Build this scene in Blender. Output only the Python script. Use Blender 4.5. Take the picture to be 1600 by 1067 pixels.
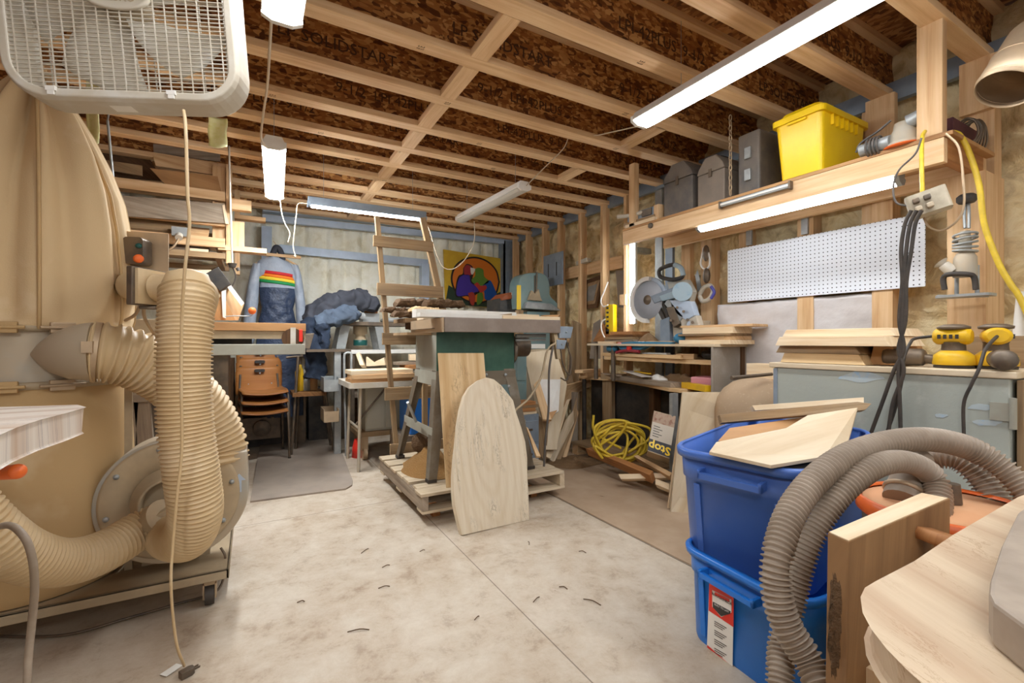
import bpy, math, random
from mathutils import Vector as V, Matrix, noise
for _o in list(bpy.data.objects): bpy.data.objects.remove(_o)
S = bpy.context.scene
COL = S.collection
# ------------------------------------------------------------------ camera
FPX, YAW, CAMH, HOR = 720.0, 29.4, 1.1, 533.0
cd = bpy.data.cameras.new('camera'); cam = bpy.data.objects.new('camera', cd); COL.objects.link(cam)
cam.location = (0, 0, CAMH); cam.rotation_euler = (math.pi/2, 0, -math.radians(YAW))
cd.sensor_width = 36; cd.lens = FPX*36/1600; cd.clip_start = 0.03; cd.clip_end = 60
S.camera = cam
# ------------------------------------------------------------------ exposure, world
S.view_settings.view_transform = 'Standard'; S.view_settings.look = 'None'
S.view_settings.gamma = 1; S.view_settings.exposure = 0.48
S.view_settings.use_curve_mapping = False
wd = bpy.data.worlds.new('World'); S.world = wd; wd.use_nodes = True
wd.node_tree.nodes['Background'].inputs[0].default_value = (1.0, 0.975, 0.95, 1)
wd.node_tree.nodes['Background'].inputs[1].default_value = 0.50
LED = 24.0      # emission of the lit tubes
# ------------------------------------------------------------------ pixel ray -> point in the room
_s, _c = math.sin(math.radians(YAW)), math.cos(math.radians(YAW))
def P(u, v, X=None, Y=None, Z=None, D=None):
    a = (u-800)/FPX; b = (HOR-v)/FPX
    d = V((_s+_c*a, _c-_s*a, b))
    t = X/d.x if X is not None else Y/d.y if Y is not None else (Z-CAMH)/d.z if Z is not None else D
    return V((0, 0, CAMH)) + d*t
# ------------------------------------------------------------------ mesh builder
RND = random.Random(7)
def rnd(a, b): return RND.uniform(a, b)
def orth(d, up=V((0, 0, 1))):
    d = V(d).normalized(); up = V(up)
    if abs(d.dot(up.normalized())) > .98: up = V((0, 1, 0)) if abs(d.y) < .9 else V((1, 0, 0))
    s = d.cross(up).normalized(); u = s.cross(d).normalized()
    return d, s, u
def spline(pts, n=12):
    pts = [V(p) for p in pts]
    if len(pts) < 3: return [pts[0].lerp(pts[1], i/n) for i in range(n+1)]
    out = []
    q = [pts[0]*2-pts[1]] + pts + [pts[-1]*2-pts[-2]]
    for i in range(1, len(q)-2):
        a, b, c, d = q[i-1], q[i], q[i+1], q[i+2]
        for k in range(n):
            t = k/n
            out.append(.5*((2*b)+(c-a)*t+(2*a-5*b+4*c-d)*t*t+(3*b-a-3*c+d)*t**3))
    out.append(pts[-1]); return out
def resample(pts, ds):
    L = [0]
    for a, b in zip(pts, pts[1:]): L.append(L[-1]+(b-a).length)
    n = max(2, int(L[-1]/ds)); out = []; j = 0
    for i in range(n+1):
        s = L[-1]*i/n
        while j < len(L)-2 and L[j+1] < s: j += 1
        t = (s-L[j])/max(1e-9, L[j+1]-L[j]); out.append(pts[j].lerp(pts[j+1], min(1, max(0, t))))
    return out, L[-1]
class MB:
    def __init__(s, M=None): s.v = []; s.f = []; s.uv = []; s.sm = []; s.M = M or Matrix.Identity(4)
    def add(s, vs, fs, uvs=None, smooth=False):
        o = len(s.v); vs = [V(p) for p in vs]
        if uvs is None:
            mn = V([min(p[i] for p in vs) for i in range(3)]); mx = V([max(p[i] for p in vs) for i in range(3)])
            e = mx-mn; ax = max(range(3), key=lambda i: e[i]); oth = [i for i in range(3) if i != ax]
            ou, ov = rnd(0, 20), rnd(0, 20)
            uvs = [(p[ax]+ou, p[oth[0]]+p[oth[1]]*.83+ov) for p in vs]
        s.v += [s.M @ p for p in vs]
        for f in fs: s.f.append([i+o for i in f]); s.uv.append([uvs[i] for i in f]); s.sm.append(smooth)
        return s
    def box(s, c, e, R=None):
        c = V(c); h = V(e)/2; vs = []
        for x in (-1, 1):
            for y in (-1, 1):
                for z in (-1, 1):
                    p = V((x*h.x, y*h.y, z*h.z)); vs.append(p)
        ax = max(range(3), key=lambda i: h[i]); oth = [i for i in range(3) if i != ax]
        ou, ov = rnd(0, 20), rnd(0, 20)
        uvs = [(p[ax]+ou, p[oth[0]]+p[oth[1]]*.9+ov) for p in vs]
        if R is not None: vs = [R @ p for p in vs]
        vs = [p+c for p in vs]
        return s.add(vs, [(0, 1, 3, 2), (4, 6, 7, 5), (0, 4, 5, 1), (2, 3, 7, 6), (0, 2, 6, 4), (1, 5, 7, 3)], uvs)
    def bb(s, x0, x1, y0, y1, z0, z1): return s.box(((x0+x1)/2, (y0+y1)/2, (z0+z1)/2), (abs(x1-x0), abs(y1-y0), abs(z1-z0)))
    def beam(s, a, b, w, t, up=(0, 0, 1)):
        a, b = V(a), V(b); d, sd, u = orth(b-a, up)
        R = Matrix((d, sd, u)).transposed()
        return s.box((a+b)/2, ((b-a).length, w, t), R)
    def prism(s, pts, ext, udir=None, org=None):
        pts = [V(p) for p in pts]; ext = V(ext); n = len(pts)
        vs = pts+[p+ext for p in pts]
        # uv along the longest direction of the outline
        best = (0, None)
        for i in range(n):
            for j in range(i+1, n):
                l = (pts[i]-pts[j]).length
                if l > best[0]: best = (l, (pts[j]-pts[i]).normalized())
        d = best[1]; e = ext.normalized()
        if udir is not None: d = V(udir); d = (d-e*d.dot(e)).normalized()
        q = d.cross(e)
        ou, ov = rnd(0, 20), rnd(0, 20)
        if org is not None: ou, ov = -V(org).dot(d), -V(org).dot(q)-V(org).dot(e)*.9
        uvs = [(p.dot(d)+ou, p.dot(q)+p.dot(e)*.9+ov) for p in vs]
        fs = [tuple(range(n))[::-1], tuple(range(n, 2*n))]+[(i, (i+1) % n, n+(i+1) % n, n+i) for i in range(n)]
        nn = (pts[1]-pts[0]).cross(pts[2]-pts[1])
        return s.add(vs, fs, uvs)
    def rings(s, rs, closed=True, cap=(True, True), smooth=True, uvl=None):
        n = len(rs[0]); vs = [p for r in rs for p in r]; fs = []; uvs = []
        L = 0
        for k, r in enumerate(rs):
            if k: L += (r[0]-rs[k-1][0]).length
            for i in range(n): uvs.append((L, i/n*.4))
        for k in range(len(rs)-1):
            for i in range(n if closed else n-1):
                j = (i+1) % n; fs.append((k*n+i, k*n+j, (k+1)*n+j, (k+1)*n+i))
        s.add(vs, fs, uvs, smooth)
        for q, idx in ((cap[0], 0), (cap[1], len(rs)-1)):
            if q: s.add(rs[idx], [tuple(range(n))[::-1] if idx == 0 else tuple(range(n))])
        return s
    def tube(s, pts, r, seg=10, n=8, ds=None, rib=None, cap=True, straight=False):
        """r: float or f(t 0..1); rib=(pitch, depth)"""
        pts = [V(p) for p in pts]
        path = pts if straight else spline(pts, n)
        if rib: path, L = resample(path, rib[0]/6)
        elif ds: path, L = resample(path, ds)
        ac = 0; prev = None; rs = []; N = len(path)
        for i, p in enumerate(path):
            d = (path[min(i+1, N-1)]-path[max(i-1, 0)]).normalized()
            if prev is None: _, sd, _ = orth(d)
            else:
                sd = prev-d*prev.dot(d)
                sd = sd.normalized() if sd.length > 1e-6 else orth(d)[1]
            prev = sd; u = d.cross(sd)
            rr = r(i/(N-1)) if callable(r) else r
            if rib: rr += rib[1]*(0, 0, .08, 1, 1, .08)[i % 6]-rib[1]
            rs.append([p+(sd*math.cos(k*2*math.pi/seg)+u*math.sin(k*2*math.pi/seg))*rr for k in range(seg)])
        return s.rings(rs, cap=(cap, cap))
    def cyl(s, a, b, r, r2=None, seg=20, smooth=True, cap=True):
        a, b = V(a), V(b); d, sd, u = orth(b-a); r2 = r if r2 is None else r2
        R = lambda c, q: [c+(sd*math.cos(k*2*math.pi/seg)+u*math.sin(k*2*math.pi/seg))*q for k in range(seg)]
        return s.rings([R(a, r), R(b, r2)], cap=(cap, cap), smooth=smooth)
    def lathe(s, prof, c, ax=(0, 0, 1), seg=28, sy=1.0, smooth=True, cap=True, up=(0, 0, 1)):
        c = V(c); d, sd, u = orth(ax, up)
        rs = [[c+d*h+(sd*math.cos(k*2*math.pi/seg)*q+u*math.sin(k*2*math.pi/seg)*q*sy) for k in range(seg)] for q, h in prof]
        return s.rings(rs, cap=(cap, cap), smooth=smooth)
    def ball(s, c, r, seg=14, sc=(1, 1, 1)):
        c = V(c); m = seg//2
        rs = []
        for i in range(m+1):
            th = math.pi*i/m
            rs.append([c+V((math.sin(th)*math.cos(2*math.pi*k/seg)*r*sc[0], math.sin(th)*math.sin(2*math.pi*k/seg)*r*sc[1], math.cos(th)*r*sc[2])) for k in range(seg)])
        return s.rings(rs, cap=(False, False))
    def grid(s, fn, nu, nv, smooth=True, us=1, vs_=1):
        vs = [V(fn(i/nu, j/nv)) for j in range(nv+1) for i in range(nu+1)]
        uvs = [(i/nu*us, j/nv*vs_) for j in range(nv+1) for i in range(nu+1)]
        fs = [(j*(nu+1)+i, j*(nu+1)+i+1, (j+1)*(nu+1)+i+1, (j+1)*(nu+1)+i) for j in range(nv) for i in range(nu)]
        return s.add(vs, fs, uvs, smooth)
    def rrect(s, w, h, r, z0, z1, M, n=5, w2=None, h2=None, caps=True):
        """rounded rectangle prism in the xy-plane of M, from z0 to z1"""
        def ring(w, h, r, z):
            o = []
            for cx, cy, a0 in ((w/2-r, h/2-r, 0), (-w/2+r, h/2-r, 90), (-w/2+r, -h/2+r, 180), (w/2-r, -h/2+r, 270)):
                for k in range(n+1):
                    a = math.radians(a0+90*k/n); o.append(M @ V((cx+r*math.cos(a), cy+r*math.sin(a), z)))
            return o
        return s.rings([ring(w, h, r, z0), ring(w2 or w, h2 or h, r, z1)], cap=(caps, caps), smooth=False)
    def text(s, txt, size, M, depth=.0006, align='CENTER', bold=0):
        cu = bpy.data.curves.new('t', 'FONT'); cu.body = txt; cu.size = size; cu.extrude = depth
        cu.align_x = align; cu.align_y = 'CENTER'; cu.offset = bold; cu.resolution_u = 2
        ob = bpy.data.objects.new('t', cu); COL.objects.link(ob)
        dg = bpy.context.evaluated_depsgraph_get(); dg.update()
        me = bpy.data.meshes.new_from_object(ob.evaluated_get(dg))
        s.add([M @ v.co for v in me.vertices], [tuple(p.vertices) for p in me.polygons])
        bpy.data.objects.remove(ob); bpy.data.curves.remove(cu); bpy.data.meshes.remove(me)
        return s
    def wob(s, amp, sc, seed=0):
        for i, p in enumerate(s.v):
            n = noise.noise_vector(p*sc+V((seed, seed*2, 0))); s.v[i] = p+n*amp
        return s
    def link(s, name, mat, parent, origin, bevel=0, solid=0, sub=0):
        inv = WM[parent].inverted() if parent else Matrix.Translation(-origin)
        me = bpy.data.meshes.new(name); me.from_pydata([inv @ p for p in s.v], [], s.f)
        ul = me.uv_layers.new(name='UVMap'); k = 0
        for p, u in zip(me.polygons, s.uv):
            for li, q in zip(p.loop_indices, u): ul.data[li].uv = q
        me.polygons.foreach_set('use_smooth', s.sm); me.materials.append(mat); me.update()
        o = bpy.data.objects.new(name, me); COL.objects.link(o)
        if parent: o.parent = parent; WM[o] = WM[parent]
        else: o.location = origin; WM[o] = Matrix.Translation(origin)
        if sub:
            m = o.modifiers.new('s', 'SUBSURF'); m.levels = sub; m.render_levels = sub
        if solid:
            m = o.modifiers.new('t', 'SOLIDIFY'); m.thickness = solid; m.offset = 0
        if bevel:
            m = o.modifiers.new('b', 'BEVEL'); m.width = bevel; m.segments = 2; m.limit_method = 'ANGLE'; m.angle_limit = .7
        return o
    def base(s):
        mn = [min(p[i] for p in s.v) for i in range(3)]; mx = [max(p[i] for p in s.v) for i in range(3)]
        return V(((mn[0]+mx[0])/2, (mn[1]+mx[1])/2, mn[2]))
WM = {}
def tag(o, label, cat, group=None, kind=None):
    if label: o['label'] = label
    if cat: o['category'] = cat
    if group: o['group'] = group
    if kind: o['kind'] = kind
    return o
def thing(name, label, cat, loc=(0, 0, 0), group=None):
    o = bpy.data.objects.new(name, None); COL.objects.link(o); o.location = loc; o.empty_display_size = .05
    WM[o] = Matrix.Translation(V(loc)); return tag(o, label, cat, group)
def part(name, mb, mat, parent, label=None, **k):
    o = mb.link(name, mat, parent, None, **k)
    if label: o['label'] = label
    return o
def solo(name, mb, mat, label, cat, group=None, kind=None, **k):
    o = mb.link(name, mat, None, mb.base(), **k); return tag(o, label, cat, group, kind)
def struct(name, mb, mat, label=None, **k):
    o = mb.link(name, mat, None, mb.base(), **k); o['kind'] = 'structure'
    if label: o['label'] = label
    return o
def dup(root, off, label, group=None):
    """copy of a thing, its parts and their sub-parts, moved by off"""
    def cp(o, par):
        c = o.copy(); COL.objects.link(c); c.parent = par; WM[c] = Matrix.Translation(V(off)) @ WM[o]
        for ch in list(o.children): cp(ch, c)
        return c
    r = cp(root, None); r.location = root.location+V(off); r['label'] = label
    if group: r['group'] = group
    return r
def place(pos, rz=0, rx=0, ry=0): return Matrix.Translation(V(pos)) @ Matrix.Rotation(rz, 4, 'Z') @ Matrix.Rotation(ry, 4, 'Y') @ Matrix.Rotation(rx, 4, 'X')
R_ = math.radians
# ------------------------------------------------------------------ materials
def rgb(h):
    h = h.lstrip('#'); o = []
    for i in (0, 2, 4):
        c = int(h[i:i+2], 16)/255; o.append(c/12.92 if c <= .04045 else ((c+.055)/1.055)**2.4)
    return (*o, 1)
class NT:
    def __init__(s, name):
        s.m = bpy.data.materials.new(name); s.m.use_nodes = True; s.t = s.m.node_tree
        s.b = s.t.nodes['Principled BSDF']; s.tc = s.n('ShaderNodeTexCoord')
    def n(s, k, **kw):
        q = s.t.nodes.new(k)
        for a, b in kw.items(): setattr(q, a, b)
        return q
    def l(s, a, b): s.t.links.new(a, b)
    def map(s, sc, coord='Object', rot=(0, 0, 0), loc=(0, 0, 0)):
        m = s.n('ShaderNodeMapping'); s.l(s.tc.outputs[coord], m.inputs[0])
        m.inputs['Scale'].default_value = sc if hasattr(sc, '__len__') else (sc,)*3
        m.inputs['Rotation'].default_value = rot; m.inputs['Location'].default_value = loc; return m.outputs[0]
    def noise(s, vec, sc=1, det=4, rough=.55, dist=0):
        q = s.n('ShaderNodeTexNoise'); s.l(vec, q.inputs['Vector']); q.inputs['Scale'].default_value = sc
        q.inputs['Detail'].default_value = det; q.inputs['Roughness'].default_value = rough; q.inputs['Distortion'].default_value = dist
        return q.outputs['Fac']
    def ramp(s, fac, stops):
        r = s.n('ShaderNodeValToRGB'); s.l(fac, r.inputs[0]); e = r.color_ramp.elements
        while len(e) < len(stops): e.new(.5)
        for q, (p, c) in zip(e, stops): q.position = p; q.color = c if not isinstance(c, str) else rgb(c)
        return r.outputs[0]
    def mix(s, f, a, b, mode='MIX'):
        q = s.n('ShaderNodeMix', data_type='RGBA', blend_type=mode)
        for i, x in ((0, f), (6, a), (7, b)):
            if isinstance(x, bpy.types.NodeSocket): s.l(x, q.inputs[i])
            else: q.inputs[i].default_value = x if i == 0 else (rgb(x) if isinstance(x, str) else x)
        return q.outputs[2]
    def bump(s, h, st=.3, d=.01):
        q = s.n('ShaderNodeBump'); s.l(h, q.inputs['Height']); q.inputs['Strength'].default_value = st; q.inputs['Distance'].default_value = d
        s.l(q.outputs[0], s.b.inputs['Normal'])
    def fin(s, col, rough=.6, metal=0, spec=.5):
        if isinstance(col, bpy.types.NodeSocket): s.l(col, s.b.inputs['Base Color'])
        else: s.b.inputs['Base Color'].default_value = rgb(col)
        s.b.inputs['Roughness'].default_value = rough; s.b.inputs['Metallic'].default_value = metal
        s.b.inputs['Specular IOR Level'].default_value = spec
        return s.m
def M(name, c, rough=.55, metal=0, dirt=None, amt=.5, sc=6, bump=0, bs=60, spec=.4, bd=.004):
    """painted / plastic / metal surface with blotches of dirt"""
    t = NT(name); v = t.map(1)
    n1 = t.noise(v, sc, 5, .6); d = dirt or c
    lo = max(0, .62-amt*.45)
    f = t.ramp(n1, [(lo-.12 if lo > .12 else 0, (0, 0, 0, 1)), (min(1, lo+.16), (1, 1, 1, 1))])
    sep = t.n('ShaderNodeMath', operation='MULTIPLY'); t.l(f, sep.inputs[0]); sep.inputs[1].default_value = min(1, amt*1.2)
    col = t.mix(sep.outputs[0], c, d)
    if bump: t.bump(t.noise(v, bs, 4, .6), bump, bd)
    return t.fin(col, rough, metal, spec)
def WOOD(name, c1, c2, c3=None, rough=.62, s=(1.6, 34), dirt=None, damt=.4, ring=0, bump=.15):
    """grain runs along u of the metric UVs"""
    t = NT(name); v = t.map((s[0], s[1], 1), 'UV')
    g = t.noise(v, 1.0, 6, .62, .35)
    col = t.ramp(g, [(.30, c2), (.52, c1), (.72, c3 or c1)])
    v2 = t.map((2.2, 5, 1), 'UV'); k = t.noise(v2, 1.6, 3, .5)
    col = t.mix(t.ramp(k, [(.35, (.78,)*3+(1,)), (.65, (1, 1, 1, 1))]), '#6a4a2c', (1, 1, 1, 1)) if False else t.mix(.35, col, t.ramp(k, [(.3, c2), (.7, c1)]))
    if ring:
        w = t.n('ShaderNodeTexWave', wave_type='BANDS', bands_direction='Y'); t.l(t.map((.7, 1, 1), 'UV'), w.inputs[0])
        w.inputs['Scale'].default_value = ring; w.inputs['Distortion'].default_value = 5; w.inputs['Detail'].default_value = 2; w.inputs['Detail Scale'].default_value = .7
        col = t.mix(.35, col, t.ramp(w.outputs['Fac'], [(.0, c2), (.5, c1)]))
    # knots
    vo = t.n('ShaderNodeTexVoronoi'); t.l(t.map((1.1, 4.5, 1), 'UV'), vo.inputs['Vector']); vo.inputs['Scale'].default_value = 1.5
    kn = t.ramp(vo.outputs['Distance'], [(.035, (1, 1, 1, 1)), (.075, (0, 0, 0, 1))])
    km = t.n('ShaderNodeMath', operation='MULTIPLY'); t.l(kn, km.inputs[0]); km.inputs[1].default_value = .45
    col = t.mix(km.outputs[0], col, '#6b4425')
    if dirt:
        dn = t.noise(t.map(1), 5, 5, .65); f = t.ramp(dn, [(.42, (0, 0, 0, 1)), (.68, (damt,)*3+(1,))]); col = t.mix(f, col, dirt)
    t.bump(g, bump, .002)
    return t.fin(col, rough, 0, .3)
m = {}
m['pine'] = WOOD('pine', '#d9b68a', '#b98b5c', '#e8cba3')
m['pine_beam'] = WOOD('pine_beam', '#e3bf92', '#c4966a', '#f0d5ae')
m['cut_pine'] = WOOD('cut_pine', '#e6d0ae', '#cfae82', '#f3e4c9')
m['old_wood'] = WOOD('old_wood', '#a3855f', '#6e533a', '#bfa37f', dirt='#8c7c66')
m['grey_wood'] = WOOD('grey_wood', '#a2917d', '#6c5d4d', '#bcae9b', dirt='#7c6a58')
m['pallet_wood'] = WOOD('pallet_wood', '#c9b69a', '#9f8a6c', '#ded0b8', dirt='#d8c4a4')
m['red_wood'] = WOOD('red_wood', '#b07a4a', '#804f2b', '#c6925e')
m['dark_wood'] = WOOD('dark_wood', '#5f4228', '#3c2817', '#76563a')
m['walnut'] = WOOD('walnut', '#8a6038', '#5b3a1e', '#a87a4a', s=(1.2, 22))
m['sheet_ply'] = WOOD('sheet_ply', '#d5c3a5', '#bfa582', '#e0d2ba', s=(1.0, 9), bump=.03)
m['desk_ply'] = WOOD('desk_ply', '#d9b483', '#bd935f', '#e6c79a', dirt='#d8c3a0')
m['dark_ply'] = WOOD('dark_ply', '#b98c5c', '#916640', '#c99e6c', s=(1.0, 9), bump=.03)
m['chair_ply'] = WOOD('chair_ply', '#a56c38', '#875228', '#b98049', s=(.8, 14), rough=.4, bump=.02)
m['bark'] = M('bark', '#b8946a', .9, 0, '#5f472f', .9, 22, .9, 50, bd=.02)
m['slab'] = None
def slab_mat(name, cl, cm, cd, seed=0, ring=False):
    t = NT(name)
    w = t.n('ShaderNodeTexWave', wave_type='RINGS' if ring else 'BANDS'); t.l(t.map((.30, 1, 1) if ring else (.45, 1, 1), 'UV', loc=(0, 0, 0) if ring else (seed, seed, 0)), w.inputs[0])
    if ring: w.rings_direction = 'Z'
    else: w.bands_direction = 'Y'
    w.inputs['Scale'].default_value = 7 if ring else 3.2; w.inputs['Distortion'].default_value = 3 if ring else 7; w.inputs['Detail'].default_value = 3; w.inputs['Detail Scale'].default_value = .8
    g = t.noise(t.map((1.5, 45, 1), 'UV'), 1, 6, .6, .2)
    col = t.mix(.62 if ring else .45, t.ramp(w.outputs['Fac'], [(.0, cm), (.6, cl)]), t.ramp(g, [(.3, cm), (.6, cl)]))
    k = t.noise(t.map((2.5, 11, 1), 'UV', loc=(seed*3, 1, 0)), 1.5, 8, .75, 1.5)
    line = t.ramp(k, [(.485, (0, 0, 0, 1)), (.497, (.75,)*3+(1,)), (.503, (.75,)*3+(1,)), (.515, (0, 0, 0, 1))])
    k2 = t.noise(t.map((2, 5, 1), 'UV', loc=(1, seed, 0)), 1.4, 3, .5)
    ms = t.ramp(k2, [(.5, (0, 0, 0, 1)), (.62, (1, 1, 1, 1))])
    mm = t.n('ShaderNodeMath', operation='MULTIPLY'); t.l(line, mm.inputs[0]); t.l(ms, mm.inputs[1])
    col = t.mix(mm.outputs[0], col, cd)
    t.bump(g, .08, .002)
    return t.fin(col, .6, 0, .3)
m['slab'] = slab_mat('maple_slab', '#d8c9b0', '#cbb798', '#4a3a2c', 2, True)
m['slab_warm'] = slab_mat('maple_plank', '#dcbf92', '#bf9764', '#6b4a2c', 5)
m['slab_top'] = slab_mat('pine_slab', '#cfb99b', '#b6987a', '#97714a', 9)
def osb(name, cols, sc=1.0):
    t = NT(name)
    def lay(rot, loc):
        vo = t.n('ShaderNodeTexVoronoi'); mp = t.map((24*sc, 66*sc, 30*sc), 'UV', rot=(0, 0, rot), loc=loc)
        nz = t.n('ShaderNodeTexNoise'); t.l(mp, nz.inputs['Vector']); nz.inputs['Scale'].default_value = .35
        ad = t.n('ShaderNodeMix', data_type='RGBA', blend_type='LINEAR_LIGHT'); ad.inputs[0].default_value = .9; t.l(mp, ad.inputs[6]); t.l(nz.outputs['Color'], ad.inputs[7])
        t.l(ad.outputs[2], vo.inputs['Vector']); vo.inputs['Scale'].default_value = 1
        bw = t.n('ShaderNodeSeparateColor'); t.l(vo.outputs['Color'], bw.inputs[0]); return bw.outputs[0], vo
    a, va = lay(.35, (0, 0, 0)); b, vb = lay(-.5, (3, 7, 0)); c_, vc = lay(1.3, (8, 2, 0))
    sel = t.noise(t.map((9*sc, 12*sc, 1), 'UV'), 1, 2)
    col = t.mix(t.ramp(sel, [(.46, (0, 0, 0, 1)), (.48, (1, 1, 1, 1))]), t.ramp(a, cols), t.ramp(b, cols))
    sel2 = t.noise(t.map((13*sc, 8*sc, 1), 'UV', loc=(4, 4, 0)), 1, 2)
    col = t.mix(t.ramp(sel2, [(.56, (0, 0, 0, 1)), (.58, (1, 1, 1, 1))]), col, t.ramp(c_, cols))
    t.bump(a, .2, .002)
    return t.fin(col, .6, 0, .3)
m['osb'] = osb('osb', [(.02, '#5a3216'), (.3, '#8a5529'), (.62, '#a76c38'), (.95, '#cf9a5c')])
m['osb_deck'] = osb('osb_deck', [(.05, '#5f3a1f'), (.35, '#85552f'), (.65, '#a06a3c'), (.95, '#bd8a58')], .7)
def foam(name, c1, c2, c3, sc=9):
    t = NT(name); v = t.map(1)
    a = t.noise(v, sc, 6, .62, .6); b = t.noise(v, sc*.28, 3, .5)
    col = t.mix(.45, t.ramp(a, [(.34, c3), (.48, c2), (.62, c1)]), t.ramp(b, [(.4, c2), (.6, c1)]))
    t.bump(a, .8, .04); return t.fin(col, .85, 0, .2)
m['foam'] = foam('spray_foam', '#f0e2bc', '#ddc490', '#9c7442')
m['foam_pale'] = foam('spray_foam_pale', '#faf7e8', '#efe9d2', '#cbbd92', 5)
def concrete():
    t = NT('concrete_floor'); v = t.map(1)
    a = t.noise(v, 2.2, 8, .72, .15); b = t.noise(v, 9, 8, .75, .2); c = t.noise(v, 45, 4, .7)
    col = t.ramp(a, [(.3, '#9c856b'), (.45, '#b8a791'), (.6, '#c6b9a6'), (.75, '#b09a80')])
    col = t.mix(.4, col, t.ramp(b, [(.36, '#8a7159'), (.46, '#baa993'), (.66, '#d3c8b7')]))
    sp = t.ramp(c, [(.24, (.7,)*3+(1,)), (.31, (0, 0, 0, 1))]); col = t.mix(sp, col, '#6d5847')
    # sawn joints
    sx = t.n('ShaderNodeSeparateXYZ'); t.l(t.tc.outputs['Object'], sx.inputs[0])
    def line(out, pos, w, col, c='#4d3d31', k=.85):
        d = t.n('ShaderNodeMath', operation='SUBTRACT'); t.l(out, d.inputs[0]); d.inputs[1].default_value = pos
        e = t.n('ShaderNodeMath', operation='ABSOLUTE'); t.l(d.outputs[0], e.inputs[0])
        f = t.n('ShaderNodeMath', operation='LESS_THAN'); t.l(e.outputs[0], f.inputs[0]); f.inputs[1].default_value = w
        g = t.n('ShaderNodeMath', operation='MULTIPLY'); t.l(f.outputs[0], g.inputs[0]); g.inputs[1].default_value = k
        return t.mix(g.outputs[0], col, c)
    m['_line'] = line
    col = line(sx.outputs[0], .955-OX, .0025, col, k=.65); col = line(sx.outputs[1], 3.18-OY, .003, col, k=.6)
    col = line(sx.outputs[0], 1.868-OX, .004, col)
    t.bump(b, .3, .01); return t.fin(col, .6, 0, .35)
FX0, FX1, FY0, FY1 = -2.6, 3.6, -2.0, 6.1
OX, OY = (FX0+FX1)/2, (FY0+FY1)/2
m['concrete'] = concrete()
m['concrete_patch'] = M('trowelled_screed', '#b7a086', .75, 0, '#9b8065', .5, 3, .3, 30)
m['steel'] = M('blue_grey_steel', '#97a3ae', .45, .2, '#6a7683', .5, 4, spec=.5)
m['steel_pale'] = M('pale_steel', '#bccadb', .4, .1, '#8f9dab', .4, 4)
m['galv'] = M('galvanised', '#b4b6b4', .42, .35, '#8f9290', .6, 14)
m['galv_dusty'] = M('dusty_galvanised', '#a8937a', .5, .5, '#c2a887', .6, 8)
m['iron'] = M('dark_iron', '#57524c', .5, .6, '#8a7660', .5, 12)
m['black'] = M('black_plastic', '#2b2a2a', .45, 0, '#5e5346', .35, 9)
m['rubber'] = M('black_rubber', '#2b2825', .6, 0, '#5c5045', .4, 9)
m['grey_cord'] = M('grey_cord', '#4e4a47', .5, 0, '#6d6257', .4, 30)
m['white'] = M('white_enamel', '#e6e3dc', .4, 0, '#cfc6b8', .4, 7)
m['white_dusty'] = M('dusty_white_plastic', '#cfcbc2', .45, 0, '#b8ab94', .6, 9)
m['canvas'] = M('tan_canvas', '#ead9bc', .85, 0, '#cdb085', .8, 2.2, .25, 220)
m['canvas2'] = M('tan_collection_bag', '#e2cdac', .8, 0, '#b99868', .8, 1.8, .1, 120)
m['hose'] = M('tan_hose', '#e6d2b0', .5, 0, '#c4a678', .7, 3)
m['dusty_grey'] = M('dusty_grey_steel', '#a0a6a3', .5, .1, '#bda27c', .55, 3)
m['dusty_tan'] = M('dust_coated_steel', '#c2ab88', .6, .1, '#8f8069', .5, 4)
m['blue'] = M('blue_plastic_dusty', '#3f66b4', .33, 0, '#5576b6', .4, 3, spec=.5)
m['blue2'] = M('blue_plastic_bright', '#1d72cf', .33, 0, '#2f7fd6', .4, 3, spec=.5)
m['yellow'] = M('yellow_plastic', '#f3cd12', .35, 0, '#e2b40d', .4, 4, spec=.5)
m['yellow2'] = M('yellow_tool', '#e9b812', .4, 0, '#c99f30', .5, 9)
m['ycord'] = M('yellow_cord', '#e0bf33', .5, 0, '#b99b35', .5, 30)
m['orange'] = M('orange_plastic', '#ee6a23', .4, 0, '#cf6a35', .4, 6)
m['red'] = M('red_plastic', '#dd3526', .35)
m['green_btn'] = M('green_plastic', '#19504a', .35)
m['saw_green'] = M('green_machine_paint', '#24463a', .35, 0, '#4a6a58', .45, 5)
m['saw_grey'] = M('grey_machine_paint', '#a5a699', .5, 0, '#8c8474', .5, 5)
m['saw_legs'] = M('worn_grey_steel', '#8f897c', .5, .3, '#6b5a45', .6, 7)
m['cast'] = M('cast_iron_table', '#93877c', .45, .4, '#75655a', .5, 6)
m['blue_grey'] = M('blue_grey_machine', '#6f8f93', .4, .1, '#8d9b92', .5, 5)
m['teal'] = M('teal_tool', '#1c6f97', .4, 0, '#5a8695', .4, 10)
m['_chest'] = M('grey_chest_paint', '#a3aaa5', .55, 0, '#8e8f86', .5, 3)
m['hvac'] = M('dusty_grey_hose', '#b5a593', .5, 0, '#7d6c59', .55, 6)
m['dark_case'] = M('dusty_black_case', '#4c4b4b', .55, 0, '#857767', .5, 5)
m['dark_case2'] = M('dusty_grey_case', '#75695e', .6, 0, '#968775', .5, 4)
m['sawdust'] = M('sawdust', '#e0c08e', .95, 0, '#a87d48', .9, 60, 1, 120, bd=.02)
m['sawdust_dark'] = M('dark_sawdust', '#a98a66', .95, 0, '#8a6c4b', .7, 30, 1, 140, bd=.01)
m['cloth_blue'] = M('blue_grey_cloth', '#6d7c8f', .9, 0, '#3e4754', .6, 4)
m['cloth_dark'] = M('charcoal_cloth', '#4b4d55', .9, 0, '#33353c', .6, 5)
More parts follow.
